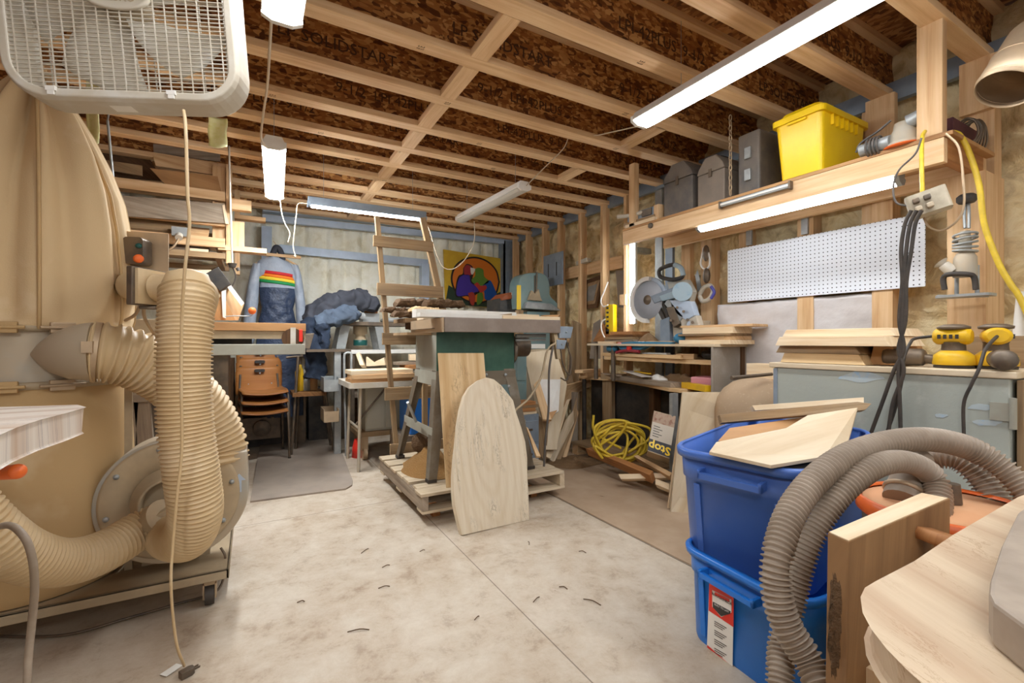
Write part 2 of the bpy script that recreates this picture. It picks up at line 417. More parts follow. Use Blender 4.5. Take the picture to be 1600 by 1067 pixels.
m['mat_rubber'] = M('grey_rubber_mat', '#8b7f74', .8, 0, '#a59584', .5, 4, .6, 160)
m['paper'] = M('paper', '#e8e4da', .7)
m['plastic_sheet'] = M('vapour_barrier', '#cfcac8', .35, 0, '#bdb4ae', .5, 3, .3, 8, bd=.02)
m['cabinet_beige'] = M('beige_cabinet', '#b9b3a0', .5, 0, '#a39c88', .4, 3)
m['pink'] = M('pink_plastic', '#d28c92', .5)
m['glass'] = M('hung_picture_glass', '#8d8a84', .15, 0, '#6c6a64', .5, 9)
def led(name, strength):
    t = NT(name); t.b.inputs['Base Color'].default_value = (1, 1, 1, 1)
    t.b.inputs['Emission Color'].default_value = (.90, .95, 1, 1); t.b.inputs['Emission Strength'].default_value = strength; return t.m
m['led'] = led('lit_tube', LED); m['led_back'] = led('lit_tube_back', LED*3.4)
m['led_off'] = M('unlit_diffuser', '#cfcabf', .3)
def colr(name, h, r=.6): 
    if name not in m: m[name] = M(name, h, r)
    return m[name]
# ------------------------------------------------------------------ fixtures that light the room
def fixture(a, b, w, hgt, label, name='tube_light', body='white', lit=True, strength='led', n=None, wide=True, cat='light'):
    """shop light from a to b (bottom face centre line), facing down or along n"""
    a, b = V(a), V(b); n = V(n or (0, 0, -1)); d = (b-a).normalized(); s = d.cross(n).normalized()
    root = thing(name, label, cat, (a+b)/2)
    q = MB()
    w2 = w*.62
    prof = [(-w/2, 0), (-w2/2, hgt), (w2/2, hgt), (w/2, 0), (w/2-.006, -.004), (-w/2+.006, -.004)]
    q.prism([a+s*x-n*y for x, y in prof], b-a)
    part('housing', q, m[body], root, bevel=.002)
    q = MB(); e = .025
    pr = [(-w/2+.008, .006), (-w/2*.9, .012), (-w/4, .022), (0, .026), (w/4, .022), (w/2*.9, .012), (w/2-.008, .006)]
    q.prism([a+d*e+s*x+n*y for x, y in pr], b-a-d*2*e)
    part('diffuser', q, m[strength] if lit else m['led_off'], root)
    for p, q_ in ((a, b), (b, a)):
        dd = (q_-p).normalized(); q = MB(); q.prism([p-dd*.004+s*x+n*y for x, y in [(-w/2, -.02), (w/2, -.02), (w/2, .01), (w/4, .026), (-w/4, .026), (-w/2, .01)]], dd*.02)
        part('end_cap', q, m[body], root)
    if abs(a.z-b.z) < .3 and max(a.z, b.z) > 2.05:
        for f in (.12, .88):
            p = a.lerp(b, f); q = MB(); q.cyl(p-n*hgt*.9, V((p.x, p.y, 2.815)), .0015, seg=6); part('hanging_wire', q, m['galv'], root)
    return root
HJ = 2.5
fx1 = fixture(P(428, 225, Z=2.22), P(429, 307, Z=2.22), .13, .05, 'lit white shop light hanging end-on beside the lumber rack, lower of two', strength='led_back')
fx2 = fixture(P(441, 28, Z=2.22), P(441, 28, Z=2.22)+V((0, -1.2, 0)), .13, .05, 'lit white shop light hanging end-on at the top edge of the photo')
fx3 = fixture(P(481, 318, Y=3.97), P(664, 341, Y=3.97), .09, .06, 'lit tube light hanging crosswise in front of the back wall', body='steel', n=(0, .25, -.97), strength='led_back')
fx4 = fixture(P(1000, 192, Z=2.36), P(1000, 192, Z=2.36)+V((.0, -2.44, 0)), .14, .05, 'long lit shop light crossing the ceiling above the yellow tote', body='white')
fx5 = fixture(P(720, 343, Z=2.22), P(820, 292, Z=2.22), .11, .045, 'unlit white shop light hanging near the middle of the ceiling', lit=False)
# two unseen lamps added for fill light, over the part of the room behind the camera
fill6 = fixture((-.6, -.3, 2.36), (-.6, -1.5, 2.36), .13, .05, 'added unseen fill light over the part of the shop behind the viewer', strength='led_back')
fill7 = fixture((1.9, -.9, 2.36), (1.9, -1.9, 2.36), .13, .05, 'added unseen fill light near the right wall behind the viewer')

def lamp_cord(root, pts, r=.004):
    q = MB(); q.tube([P(u, v, D=d) for u, v, d in pts], r, 8, 8); part('cord', q, M('tan_cord', '#c9b79c', .5) if 'tan_cord' not in bpy.data.materials else bpy.data.materials['tan_cord'], root)
lamp_cord(fx4, [(1000, 196, 2.7), (960, 205, 3.0), (925, 212, 3.2), (892, 212, 3.35), (880, 232, 3.4), (850, 262, 3.4), (822, 290, 3.35)])
lamp_cord(fx5, [(741, 345, 4.1), (741, 375, 4.1), (730, 400, 4.1), (712, 418, 4.1), (694, 418, 4.1), (682, 396, 4.1), (672, 362, 4.1), (663, 342, 4.1)])
lamp_cord(fx2, [(424, 30, 1.7), (421, 80, 1.9), (418, 130, 2.1), (411, 180, 2.3), (408, 215, 2.45), (416, 228, 2.55)], .0055)
lamp_cord(fx1, [(437, 308, 3.5), (441, 335, 3.5), (446, 350, 3.5), (453, 364, 3.5), (450, 378, 3.5)])
lamp_cord(fx3, [(481, 318, 3.65), (466, 318, 3.65), (463, 335, 3.65), (460, 360, 3.65), (458, 385, 3.65), (462, 400, 3.65), (459, 398, 3.65)])
# ------------------------------------------------------------------ the room
q = MB(); q.bb(FX0, FX1, FY0, FY1, -.1, 0); struct('floor', q, m['concrete'])
XW = 3.32   # inner face of the right wall foam
XS = 3.16   # face of the studs
YB = 5.86
q = MB(); q.grid(lambda a, b: (XW+.05*noise.noise(V((0, a*18, b*8)))+.045*noise.noise(V((3, a*50, b*22)))+.02*noise.noise(V((7, a*130, b*56))), FY0+(FY1-FY0)*a, HJ*1.12*b), 300, 120, us=8, vs_=2.8)
struct('wall_right', q, m['foam'], solid=.04)
def backf(a, b):
    x = FX0+(FX1-FX0)*a; rib = .035*(1 if math.sin(x*2*math.pi/.23) > .3 else 0)
    return (x, YB+rib+.015*noise.noise(V((x*5, b*9, 0))), HJ*1.12*b)
q = MB(); q.grid(backf, 260, 30, us=6, vs_=2.8); struct('wall_back', q, m['foam_pale'], solid=.04)
q = MB(); q.bb(FX0-.06, FX0, FY0, FY1, 0, 2.8); struct('wall_left', q, m['osb_deck'])
q = MB(); q.bb(FX0, FX1+.1, FY0, FY1, HJ+.31, HJ+.34); struct('ceiling', q, m['osb_deck'])
JY = [-.36, .04, .44, .855, 1.266, 1.69, 2.12, 2.54, 2.95, 3.32, 3.66, 4.03, 4.43, 4.76, 5.15, 5.5]
LET = ['LPI-42PLUS  9-1/2', 'LP SOLIDSTART', '9-1/2  LPI 42PLUS']
for i, y in enumerate(JY):
    j = thing('ceiling_joist', None, None, (.3, y, HJ)); j['kind'] = 'structure'
    q = MB(); q.bb(FX0, XW+.05, y-.044, y+.044, HJ, HJ+.038); q.bb(FX0, XW+.05, y-.044, y+.044, HJ+.272, HJ+.31); part('flange', q, m['pine_beam'], j, bevel=.002)
    q = MB(); q.bb(FX0, XW+.05, y-.006, y+.006, HJ+.038, HJ+.272); part('web', q, m['osb'], j)
    if y > 1.2:
        q = MB()
        for k in range(3):
            x = .25+k*1.1+(i % 3)*.35-.2
            if x < 3: q.text(LET[(i+k) % 3], .085, Matrix.Translation((x, y-.0065, HJ+.14)) @ Matrix.Rotation(math.pi/2, 4, 'X'))
        part('printed_lettering', q, colr('ink_brown', '#472c17'), j)
        q = MB()
        for k in range(2):
            x = .1+k*1.3+(i % 4)*.3
            q.text('S-P-F', .016, Matrix.Translation((x, y, HJ-.0004)) @ Matrix.Rotation(math.pi, 4, 'X')); q.text('KD-HT', .012, Matrix.Translation((x, y+.017, HJ-.0004)) @ Matrix.Rotation(math.pi, 4, 'X'))
        part('grade_stamp', q, colr('ink_brown', '#472c17'), j)
# flat blocking strip nailed across the joists
q = MB()
for a, b in zip(JY[5:], JY[6:]): q.bb(.98-.045, .98+.045, a+.046, b-.046, HJ, HJ+.038)
struct('ceiling_blocking', q, m['pine_beam'], bevel=.002)
q = MB(); q.bb(2.3, 2.39, JY[6]+.034, JY[7]-.034, HJ, HJ+.038); q.bb(2.3, 2.39, JY[8]+.034, JY[9]-.034, HJ, HJ+.038); struct('ceiling_blocking', q, m['pine_beam'])
# right wall studs under the far joists
for y in JY[9:]:
    q = MB(); q.bb(XS-.045, XS+.045, y-.019, y+.019, 0, HJ); struct('wall_stud', q, m['pine'], bevel=.002)
q = MB(); q.bb(XS+.02, XS+.06, FY0, 5.75, HJ-.03, HJ+.08); q.bb(XS+.04, XS+.12, FY0, 5.75, HJ+.07, HJ+.085); struct('trim_1', q, m['steel'])
for z in (1.18, 1.92):
    q = MB(); q.bb(XS+.045, XS+.13, 3.45, 5.6, z, z+.038); q.bb(XS+.047, XS+.085, 3.45, 5.6, z-.088, z-.001); struct('wall_shelf_rail', q, m['pine'])
# near studs of the right wall: red-brown, pairs
for k, (u, w) in enumerate(((1075, .09), (1107, .1), (1165, .07), (1370, .13))):
    y = P(u, 400, X=XS+.06).y
    q = MB(); q.bb(XS+.03, XS+.14, y-w/2, y+w/2, 0, HJ); struct('wall_stud', q, m['pine'], bevel=.002)
for u in (1178, 1265):
    y = P(u, 340, X=XS+.04).y
    q = MB(); q.bb(XS-.024, XS-.006, y-.02, y+.02, 1.8, 2.3); struct('metal_strut', q, m['galv'])
for u in (1030, 1046):
    y = P(u, 430, X=XS+.02).y
    q = MB(); q.bb(XS+.0, XS+.03, y-.05, y+.03, .1, HJ-.05); struct('steel_channel', q, m['galv'] if u < 1040 else m['steel'])
# joist hanger blocks on the right wall under joists near the camera
for y in JY[3:6]:
    q = MB(); q.bb(XS-.03, XS+.01, y-.07, y+.07, HJ-.26, HJ); struct('post_block', q, m['pine'])
    q = MB(); q.bb(XS+.0, XS+.1, y-.05, y+.05, 0, HJ-.2); struct('wall_post', q, m['pine'])
# horizontal girts at the very right
for z in (2.02, 2.16):
    q = MB(); q.bb(XS+.08, XS+.14, -.6, .72, z, z+.07); struct('wall_girt', q, m['pine'])
# back wall steel
q = MB(); q.beam(P(410, 340, Y=5.66), P(830, 381, Y=5.66), .06, .07); q.beam(P(410, 330, Y=5.7), P(830, 372, Y=5.7), .12, .015); struct('trim_2', q, m['steel_pale'])
q = MB(); q.beam(P(436, 388, Y=5.76), P(668, 411, Y=5.76), .05, .09); struct('trim_3', q, m['steel_pale'])
for u0, u1 in ((411, 422), (657, 668)):
    x = P((u0+u1)/2, 400, Y=5.76).x
    q = MB(); q.bb(x-.05, x+.05, 5.70, 5.80, 0, 2.36 if u0 < 500 else 2.1); struct('steel_jamb', q, m['steel_pale'])
x = P(796, 400, Y=5.66).x
q = MB(); q.bb(x-.1, x+.12, 5.62, 5.66, 0, HJ); q.bb(x-.1, x-.085, 5.62, 5.8, 0, HJ); q.bb(x+.105, x+.12, 5.62, 5.8, 0, HJ); struct('steel_column', q, m['steel'])
# raised screed strip by the bench
q = MB(); q.bb(1.874, 3.3, .2, 5.7, 0, .006); struct('floor_screed', q, m['concrete_patch'])
# ------------------------------------------------------------------ dust collector
def canvas_folds(c, prof, seg, fold, seed, sy=1.0):
    """ring stack round c with vertical pleats; prof = (radius, z, fold amount)"""
    rs = []
    for r, z, f in prof:
        ring = []
        for k in range(seg):
            a = 2*math.pi*k/seg
            n = noise.noise(V((math.cos(a)*2.2, math.sin(a)*2.2, z*.9+seed)))*1.1+noise.noise(V((math.cos(a)*5, math.sin(a)*5, z*1.3+seed)))*.45
            ridge = abs(math.sin(a*3+seed+z*.5))**.6-.6
            cr = sum(dp*math.exp(-((((a-a0+math.pi) % (2*math.pi))-math.pi)/.13)**2) for a0, dp in ((-1.52, .9), (-.95, .6), (-2.2, .7), (-.35, .5)) )*(f > .025)
            rr = r*(1+f*(n*1.5+ridge*.35)-f*cr*2.6); ring.append(V((c[0]+math.cos(a)*rr, c[1]+math.sin(a)*rr*sy, z)))
        rs.append(ring)
    return rs
dcx, dcy, dr = -.762, 2.56, .30
dc = thing('dust_collector', 'big dusty bag dust collector with canvas filter bag and round blower, at the left edge', 'dust collector', (dcx, dcy, 0))
q = MB(); q.rings(canvas_folds((dcx, dcy), [(dr*.96, .16, .0), (dr*1.02, .2, .01), (dr*1.05, .4, .02), (dr*1.03, .6, .02), (dr*1.0, .8, .02), (dr*.97, .9, .01), (dr*.95, .95, .0)], 64, 1, 3))
part('collection_bag', q, m['canvas2'], dc)
q = MB(); prof = [(dr*.97, 1.14, 0), (dr*1.0, 1.155, .01), (dr*1.03, 1.19, .05), (dr*1.04, 1.26, .06), (dr*1.02, 1.4, .06), (dr*.98, 1.55, .08), (dr*.90, 1.7, .09), (dr*.74, 1.84, .16), (dr*.55, 1.97, .22), (dr*.33, 2.09, .3), (dr*.14, 2.18, .3), (dr*.05, 2.24, .1)]
P2 = []
for i in range(len(prof)-1):
    for k in range(4):
        t = k/4; P2.append(tuple(prof[i][j]*(1-t)+prof[i+1][j]*t for j in range(3)))
P2.append(prof[-1]); q.rings(canvas_folds((dcx, dcy), P2, 96, 1, 8)); fb = part('filter_bag', q, m['canvas'], dc)
q = MB()   # stitched seams down the bag
for a in (-1.25, -.35, .3):
    pts = []
    for r, z, f in P2[2:-3:2]:
        n = noise.noise(V((math.cos(a)*2.2, math.sin(a)*2.2, z*.9+8)))*1.1+noise.noise(V((math.cos(a)*5, math.sin(a)*5, z*1.3+8)))*.45
        rr = r*(1+f*(n*.8+(abs(math.sin(a*3+8+z*.5))**.6-.6)*.35))+.002; pts.append((dcx+math.cos(a)*rr, dcy+math.sin(a)*rr, z))
    q.tube(pts, .006, 6, 3)
part('seam', q, m['canvas2'], fb)
q = MB(); q.lathe([(dr*.95, .95), (dr*.95, 1.14)], (dcx, dcy, 0), seg=48); part('separator_ring', q, m['dusty_grey'], dc)
for z, r in ((.94, .955), (1.15, .975)):
    q = MB(); q.lathe([(dr*r, z-.014), (dr*r+.009, z-.012), (dr*r+.009, z+.012), (dr*r, z+.014)], (dcx, dcy, 0), seg=48); cb = part('clamp_band', q, m['dusty_tan'], dc)
    for ang, w in ((-1.05, .07), (-1.5, .05)):
        p = V((dcx+math.cos(ang)*(dr*r+.018), dcy+math.sin(ang)*(dr*r+.018), z)); q = MB(place(p, ang+math.pi/2)); q.box((0, 0, 0), (w, .018, .04)); q.cyl((-w*.9, -.01, 0), (w*.9, -.01, 0), .006)
        part('latch', q, m['galv_dusty'] if w > .06 else m['canvas2'], cb, bevel=.003)
# posts carrying the ring
for ang in (-.35, 1.6, 3.2, -2.2):
    q = MB(); x, y = dcx+math.cos(ang)*(dr+.035), dcy+math.sin(ang)*(dr+.035); q.bb(x-.013, x+.013, y-.005, y+.005, .14, 1.0); part('post', q, m['dusty_tan'], dc)
q = MB(); y0, y1, x0, x1, z = 2.25, 2.86, -1.15, -.085, .155
q.bb(x0, x1, y0, y1, z-.008, z); q.bb(x0, x1, y0, y0+.01, z-.04, z); q.bb(x0, x1, y1-.01, y1, z-.04, z); q.bb(x1-.01, x1, y0, y1, z-.04, z)
part('base_frame', q, m['dusty_tan'], dc, bevel=.002)
for x in (x0+.06, x1-.07):
    for y in (y0+.06, y1-.06):
        q = MB(); q.bb(x-.02, x+.02, y-.02, y+.02, .085, z-.03); q.bb(x-.024, x-.018, y-.025, y+.025, .03, .09); q.bb(x+.018, x+.024, y-.025, y+.025, .03, .09); cs = part('caster', q, m['galv_dusty'], dc)
        q = MB(); q.cyl((x-.016, y, .043), (x+.016, y, .043), .043); part('wheel', q, m['rubber'], cs)
# blower
bc = P(266, 806, D=1.87); by = 2.33
bx, bz = -.285, .455
q = MB(); pts = []
for k in range(60):
    a = -math.pi/2+2*math.pi*k/60*.86-1.0
    r = .265+.05*(k/60); pts.append(V((bx+math.cos(a)*r, by, bz+math.sin(a)*r)))
q = MB()
sp = []
for k in range(49):
    a = math.radians(350)-2*math.pi*k/49*.97; r = .305-.045*k/49; sp.append(V((bx+math.cos(a)*r, by, bz+math.sin(a)*r)))
sp = [V((bx+.265, by, bz+.165)), V((bx+.27, by, bz+.05))]+[V((bx+math.cos(math.radians(-5-k*6))*(.272-.0006*k), by, bz+math.sin(math.radians(-5-k*6))*(.272-.0006*k))) for k in range(43)]+[V((bx+.06, by, bz+.24)), V((bx+.065, by, bz+.165))]
q.prism(sp, (0, .17, 0)); hs = part('blower_housing', q, m['dusty_grey'], dc, bevel=.006)
q = MB(); q.lathe([(.238, 0), (.238, .008), (.228, .012), (.12, .012), (.12, 0)], (bx, by, bz), ax=(0, -1, 0), seg=48); fp = part('face_plate', q, m['dusty_tan'], dc)
for k in range(8):
    a = 2*math.pi*k/8+.2; q = MB(); q.lathe([(.011, .008), (.011, .012), (.009, .02), (.0, .022)], (bx+math.cos(a)*.212, by, bz+math.sin(a)*.212), ax=(0, -1, 0), seg=8); part('bolt', q, m['galv'], fp)
q = MB(); q.lathe([(.135, .012), (.135, .02), (.11, .03), (.105, .075), (.095, .08), (.09, .03)], (bx, by, bz), ax=(0, -1, 0), seg=40); part('inlet_collar', q, m['dusty_tan'], dc)
q = MB(); q.cyl((bx, by+.17, bz), (bx, by+.45, bz), .1, seg=28); q.cyl((bx, by+.45, bz), (bx, by+.47, bz), .085); mt = part('motor', q, m['dusty_grey'], dc)
q = MB(); q.bb(bx-.12, bx+.12, by+.12, by+.4, .155, bz-.09); part('motor_mount', q, m['dusty_tan'], dc)
q = MB(); ax_, az = bx+.235, bz+.04
q.prism([V((ax_-.009, by-.002, az-.05)), V((ax_+.009, by-.002, az-.05)), V((ax_+.009, by-.002, az)), V((ax_+.024, by-.002, az)), V((ax_, by-.002, az+.03)), V((ax_-.009, by-.002, az+.02))], (0, .003, 0)); part('arrow_mark', q, m['steel_pale'], dc)
# inlet cone on the ring and the wide transition hose
ca, cb_ = P(48, 553, D=1.64), P(138, 549, D=1.685)
q = MB(); q.rings([[ca+(cb_-ca)*t+V((0, 0, 1))*math.sin(2*math.pi*k/24)*r+V((-.05, 1, 0)).normalized()*math.cos(2*math.pi*k/24)*r for k in range(24)] for t, r in ((0, .006), (.12, .035), (.35, .07), (.65, .095), (.9, .104), (1.0, .106), (1.08, .106))])
part('inlet_cone', q, m['dusty_grey'], dc)
tp = [P(140, 549, D=1.69), P(172, 551, D=1.725), P(215, 562, D=1.79), P(268, 592, D=1.89), P(315, 640, D=1.99), P(340, 690, D=2.04), P(345, 722, D=2.04)]
q = MB(); q.tube(tp, .113, 32, 10, rib=(.024, .013)); th = part('transition_hose', q, m['hose'], dc)
q = MB(); d = (tp[1]-tp[0]).normalized(); q.cyl(tp[0]+d*.012, tp[0]+d*.028, .111, seg=28); q.box(tp[0]+d*.02+V((0, -.112, .02)), (.03, .02, .04)); part('hose_clamp', q, m['galv_dusty'], th)
# Y-inlet, vertical hose and left-hand hose
vh = [P(292, 450, D=1.60), P(292, 475, D=1.585), P(288, 560, D=1.56), P(290, 660, D=1.56), P(300, 740, D=1.57), P(306, 800, D=1.60), P(292, 838, D=1.66), P(262, 835, D=1.76), P(252, 828, D=1.80)]
q = MB(); q.tube(vh, lambda t: .083 if t < .9 else .083-.25*(t-.9)*.6, 28, 12, rib=(.0138, .0078))
solo('flexible_hose', q, m['hose'], 'tan ribbed dust hose hanging straight down in front of the blower', 'hose', group=None)
lh = [P(245, 816, D=1.76), P(215, 830, D=1.72), P(160, 862, D=1.60), P(100, 878, D=1.48), P(40, 868, D=1.36), P(-20, 830, D=1.26), P(-90, 760, D=1.2), P(-170, 700, D=1.15)]
q = MB(); q.tube(lh, lambda t: .073+.0*t, 28, 10, rib=(.0165, .0095))
solo('flexible_hose', q, m['hose'], 'tan ribbed dust hose sagging from the blower to the left edge of the photo', 'hose')
q = MB(); a, b = P(258, 806, D=1.74), P(240, 818, D=1.75); q.cyl(a, b, .068, .066, seg=24); q.cyl(P(252, 818, D=1.79), P(262, 826, D=1.74), .085, .07, seg=24); solo('inlet_fitting', q, m['dusty_tan'], 'dusty Y fitting joining two hoses at the blower inlet', 'fitting')
# duct with blast gate and elbow above
q = MB(); a, b = P(245, 449, D=1.62), P(300, 449, D=1.62)
duct = thing('dust_duct', 'tan plastic duct elbow with grey blast gate above the hanging ribbed hose', 'duct', P(290, 475, D=1.6))
q.cyl(a, b, .048, seg=24); q.lathe([(.075, -.012), (.08, .0), (.08, .03), (.06, .085), (.02, .1), (0, .1)], P(293, 465, D=1.6), seg=28); part('elbow', q, m['hose'], duct)
q = MB(); q.tube([P(298, 449, D=1.62), P(310, 452, D=1.66), P(318, 462, D=1.75), P(314, 485, D=1.85)], .05, 24, 8); part('side_outlet', q, m['hose'], duct)
q = MB(); p = P(232, 449, D=1.62); q.box(p, (.022, .15, .13), Matrix.Rotation(-.6, 3, 'Z')); q.box(p+V((.0, 0, -.07)), (.05, .03, .012)); part('blast_gate', q, m['iron'], duct, bevel=.003)
q = MB(); q.box(P(239, 449, D=1.62), (.012, .13, .12), Matrix.Rotation(-.6, 3, 'Z')); part('flange', q, m['hose'], duct)
q = MB(); q.tube([P(229, 448, D=1.64), P(214, 447, D=1.85), P(200, 447, D=2.15), P(186, 450, D=2.6)], .062, 20, 8, rib=(.014, .005)); part('hose_stub', q, m['hose'], duct)
q = MB(); q.tube([P(225, 468, D=1.64), P(226, 495, D=1.7), P(240, 520, D=1.8), P(256, 545, D=1.9)], .006, 6, 8); q.tube([P(222, 468, D=1.64), P(212, 490, D=1.7), P(196, 500, D=1.8)], .006, 6, 8); solo('gate_cable', q, m['galv_dusty'], 'thin grey cable looping below the blast gate', 'cable')
# switch
sw = thing('push_button_switch', 'black switch box with green and red buttons on a grey plate', 'switch', P(224, 435, D=2.0))
R0 = Matrix.Rotation(-R_(YAW)+.35, 3, 'Z')
q = MB(); q.box(P(228, 396, D=2.06), (.17, .006, .19), R0); part('mounting_plate', q, m['galv_dusty'], sw)
q = MB(place(P(215, 393, D=2.0), -R_(YAW)+.2)); q.rrect(.075, .115, .015, -.035, .035, Matrix.Rotation(math.pi/2, 4, 'X')); part('switch_box', q, m['iron'], sw, bevel=.004)
for v, r, mt_ in ((384, .011, 'green_btn'), (404, .018, 'orange')):
    p = P(216, v, D=1.975); q = MB(); q.lathe([(r, 0), (r, .014), (r*.8, .018), (0, .019)], p, ax=(.3, -.95, 0), seg=20); part('button', q, m[mt_], sw)
# ------------------------------------------------------------------ hanging box fan
fc = P(200, 8, D=1.24)
FM = place(fc, -R_(YAW)+R_(12)) @ Matrix.Rotation(R_(-4), 4, 'Y') @ Matrix.Rotation(R_(2), 4, 'X')
fan = thing('box_fan', 'white square box fan with wire grille hanging under the ceiling', 'fan', FM.translation)
FMX = FM @ Matrix.Rotation(math.pi/2, 4, 'X')      # face in local xy, +z to the viewer
Wf, Hf, Df = .545, .545, .1
def rring(w, h, r, z, n=8):
    o = []
    for cx, cy, a0 in ((w/2-r, h/2-r, 0), (-w/2+r, h/2-r, 90), (-w/2+r, -h/2+r, 180), (w/2-r, -h/2+r, 270)):
        for k in range(n+1):
            a = math.radians(a0+90*k/n); o.append(FMX @ V((cx+r*math.cos(a), cy+r*math.sin(a), z)))
    return o
q = MB(); q.rings([rring(Wf-.065, Hf-.065, .07, -Df/2), rring(Wf-.01, Hf-.01, .095, -Df/2), rring(Wf, Hf, .10, -Df/2+.01), rring(Wf, Hf, .10, Df/2-.014), rring(Wf-.012, Hf-.012, .095, Df/2), rring(Wf-.05, Hf-.05, .075, Df/2), rring(Wf-.055, Hf-.055, .07, Df/2-.012), rring(Wf-.05, Hf-.05, .075, -Df/2+.01), rring(Wf-.065, Hf-.065, .07, -Df/2)], cap=(False, False), smooth=False)
part('housing', q, m['white_dusty'], fan, bevel=.003)
def grille(z, nx, ny, w):
    q = MB(FMX)
    hw = (Wf-.05)/2
    def lim(t):   # rounded corners
        r = .07; k = hw-r
        return hw if abs(t) < k else k+math.sqrt(max(0, r*r-(abs(t)-k)**2))
    for i in range(nx):
        x = -hw+2*hw*(i+.5)/nx; l = lim(x); q.bb(x-w*.7, x+w*.7, -l, l, z-.0015, z+.0015)
    for i in range(ny):
        y = -hw+2*hw*(i+.5)/ny; l = lim(y); q.bb(-l, l, y-w/2, y+w/2, z-.003, z+.001)
    return q
part('front_grille', grille(Df/2-.004, 19, 46, .0019), m['white_dusty'], fan)
part('rear_grille', grille(-Df/2+.006, 8, 16, .002), m['white_dusty'], fan)
q = MB(FMX); q.lathe([(.075, Df/2-.004), (.075, Df/2+.003), (.066, Df/2+.005), (.06, Df/2+.003), (0, Df/2+.003)], (0, -.012, 0), ax=(0, 0, 1), seg=36, sy=.42, up=(0, 1, 0)); bd = part('badge', q, m['white_dusty'], fan)
q = MB(FMX); q.text('Lasko', .036, Matrix.Translation((0, -.012, Df/2+.0035))); part('badge_lettering', q, m['dusty_tan'], bd)
q = MB(FMX); q.lathe([(.0, -.03), (.05, -.03), (.055, 0), (.05, .035), (.02, .042)], (0, 0, 0), ax=(0, 0, 1), seg=24); hub = part('motor', q, m['dusty_tan'], fan)
for k in range(5):
    a0 = k*2*math.pi/5+.3
    def bl(u, v):
        r = .045+.19*v; a = a0+(u-.5)*(1.05-.25*v)+v*.35; z = (.5-u)*.055
        return (r*math.cos(a), r*math.sin(a), z)
    q = MB(FMX); q.grid(bl, 8, 8); part('blade', q, m['white_dusty'], fan, solid=.003)
for sx in (-1, 1):
    q = MB(FMX); q.box((sx*.135-.03, -Hf/2+.022, Df/2+.002), (.022, .012, .008)); q.box((sx*.135-.03, -Hf/2+.014, Df/2+.004), (.016, .016, .003)); part('grille_clip', q, m['white'], fan, bevel=.001)
q = MB(FMX); q.bb(-.06, -.01, -Hf/2-.0008, -Hf/2, -.02, .015); part('sticker', q, m['paper'], fan)
for sx in (-.2, .2):
    q = MB(); a = FMX @ V((sx, Hf/2, 0)); q.tube([a, V((a.x, a.y, HJ+.02))], .003, 6, 2); part('hanging_wire', q, m['galv'], fan)
cordp = [P(287, 172, D=1.24), P(290, 200, D=1.22), P(293, 300, D=1.22), P(296, 350, D=1.23), P(289, 420, D=1.25), P(284, 500, D=1.3), P(283, 600, D=1.35), P(284, 700, D=1.40), P(276, 780, D=1.42), P(270, 850, D=1.45), P(267, 905, D=1.46), P(270, 960, D=1.48), P(277, 1010, D=1.5), P(288, 1040, Z=.012)]
q = MB(); q.tube(cordp, .0042, 8, 8); cordo = part('power_cord', q, m['hose'], fan)
pl = P(291, 1050, Z=.013); q = MB(place(pl, .5)); q.prism([V((-.018, -.012, -.012)), V((.012, -.014, -.012)), V((.022, -.008, -.012)), V((.022, .008, -.012)), V((.012, .014, -.012)), V((-.018, .012, -.012))], (0, 0, .022)); q.box((.03, .006, 0), (.018, .0015, .007)); q.box((.03, -.006, 0), (.018, .0015, .007)); part('plug', q, m['iron'], cordo, bevel=.002)
q = MB(place(P(268, 1046, Z=.004), .75)); q.box((0, 0, 0), (.055, .03, .0008)); q.bb(-.02, .018, .004, .0048, .0006, .001); q.bb(-.02, .01, -.003, -.0022, .0006, .001); part('tag', q, m['paper'], cordo)
# dusty grey hose/cord hanging at the left edge in front of the hose, and cord round the base
q = MB(); q.tube([P(-40, 838, D=1.16), P(10, 820, D=1.18), P(36, 836, D=1.16), P(50, 870, D=1.16), P(54, 920, D=1.18), P(49, 980, D=1.2), P(44, 1030, D=1.2), P(38, 1120, D=1.2), P(10, 1190, Z=.01)], .0085, 10, 8); solo('extension_cord', q, m['hvac'], 'thick grey dusty cord draped over the sagging tan hose', 'cord')
q = MB(); q.tube([P(-60, 990, Z=.01), P(30, 994, Z=.01), P(110, 990, Z=.01), P(200, 965, Z=.01), P(280, 942, Z=.01), P(335, 925, Z=.01), P(350, 900, Z=.06), P(352, 870, Z=.16), P(345, 855, Z=.2)], .005, 8, 8); part('power_cord', q, m['iron'], dc)
# ------------------------------------------------------------------ slab and clamp handle at the left edge
t0 = [P(-260, 660, D=.9), P(-90, 642, D=.95), P(30, 636, D=1.0), P(110, 633, D=1.05), P(131, 634, D=1.06), P(138, 648, D=1.02), P(100, 668, D=.95), P(50, 700, D=.86), P(0, 740, D=.76), P(-80, 800, D=.66), P(-300, 800, D=.6)]
zt = .955
t0 = [P(u, v, Z=zt) for u, v in ((-400, 640), (-100, 638), (60, 634), (118, 632), (131, 636), (100, 645), (60, 655), (20, 668), (-30, 690), (-120, 730), (-500, 760))]
q = MB(); top = t0; bot = [p+V((.0, .0, -.055)) + (V((.0, -.015, 0)) if i > 3 else V((0, 0, 0))) for i, p in enumerate(t0)]
n = len(top); uv = [(p.x*1.0, p.y) for p in top+bot]
q.add(top+bot, [tuple(range(n)), tuple(range(n, 2*n))[::-1]]+[(i, (i+1) % n, n+(i+1) % n, n+i) for i in range(n)], uv)
solo('live_edge_slab', q, slab_mat('pale_live_edge', '#d7cdc0', '#b59a82', '#6d6068', 4), 'live-edge wood slab poking in at the left edge, in front of the dust collector', 'slab', bevel=.004)
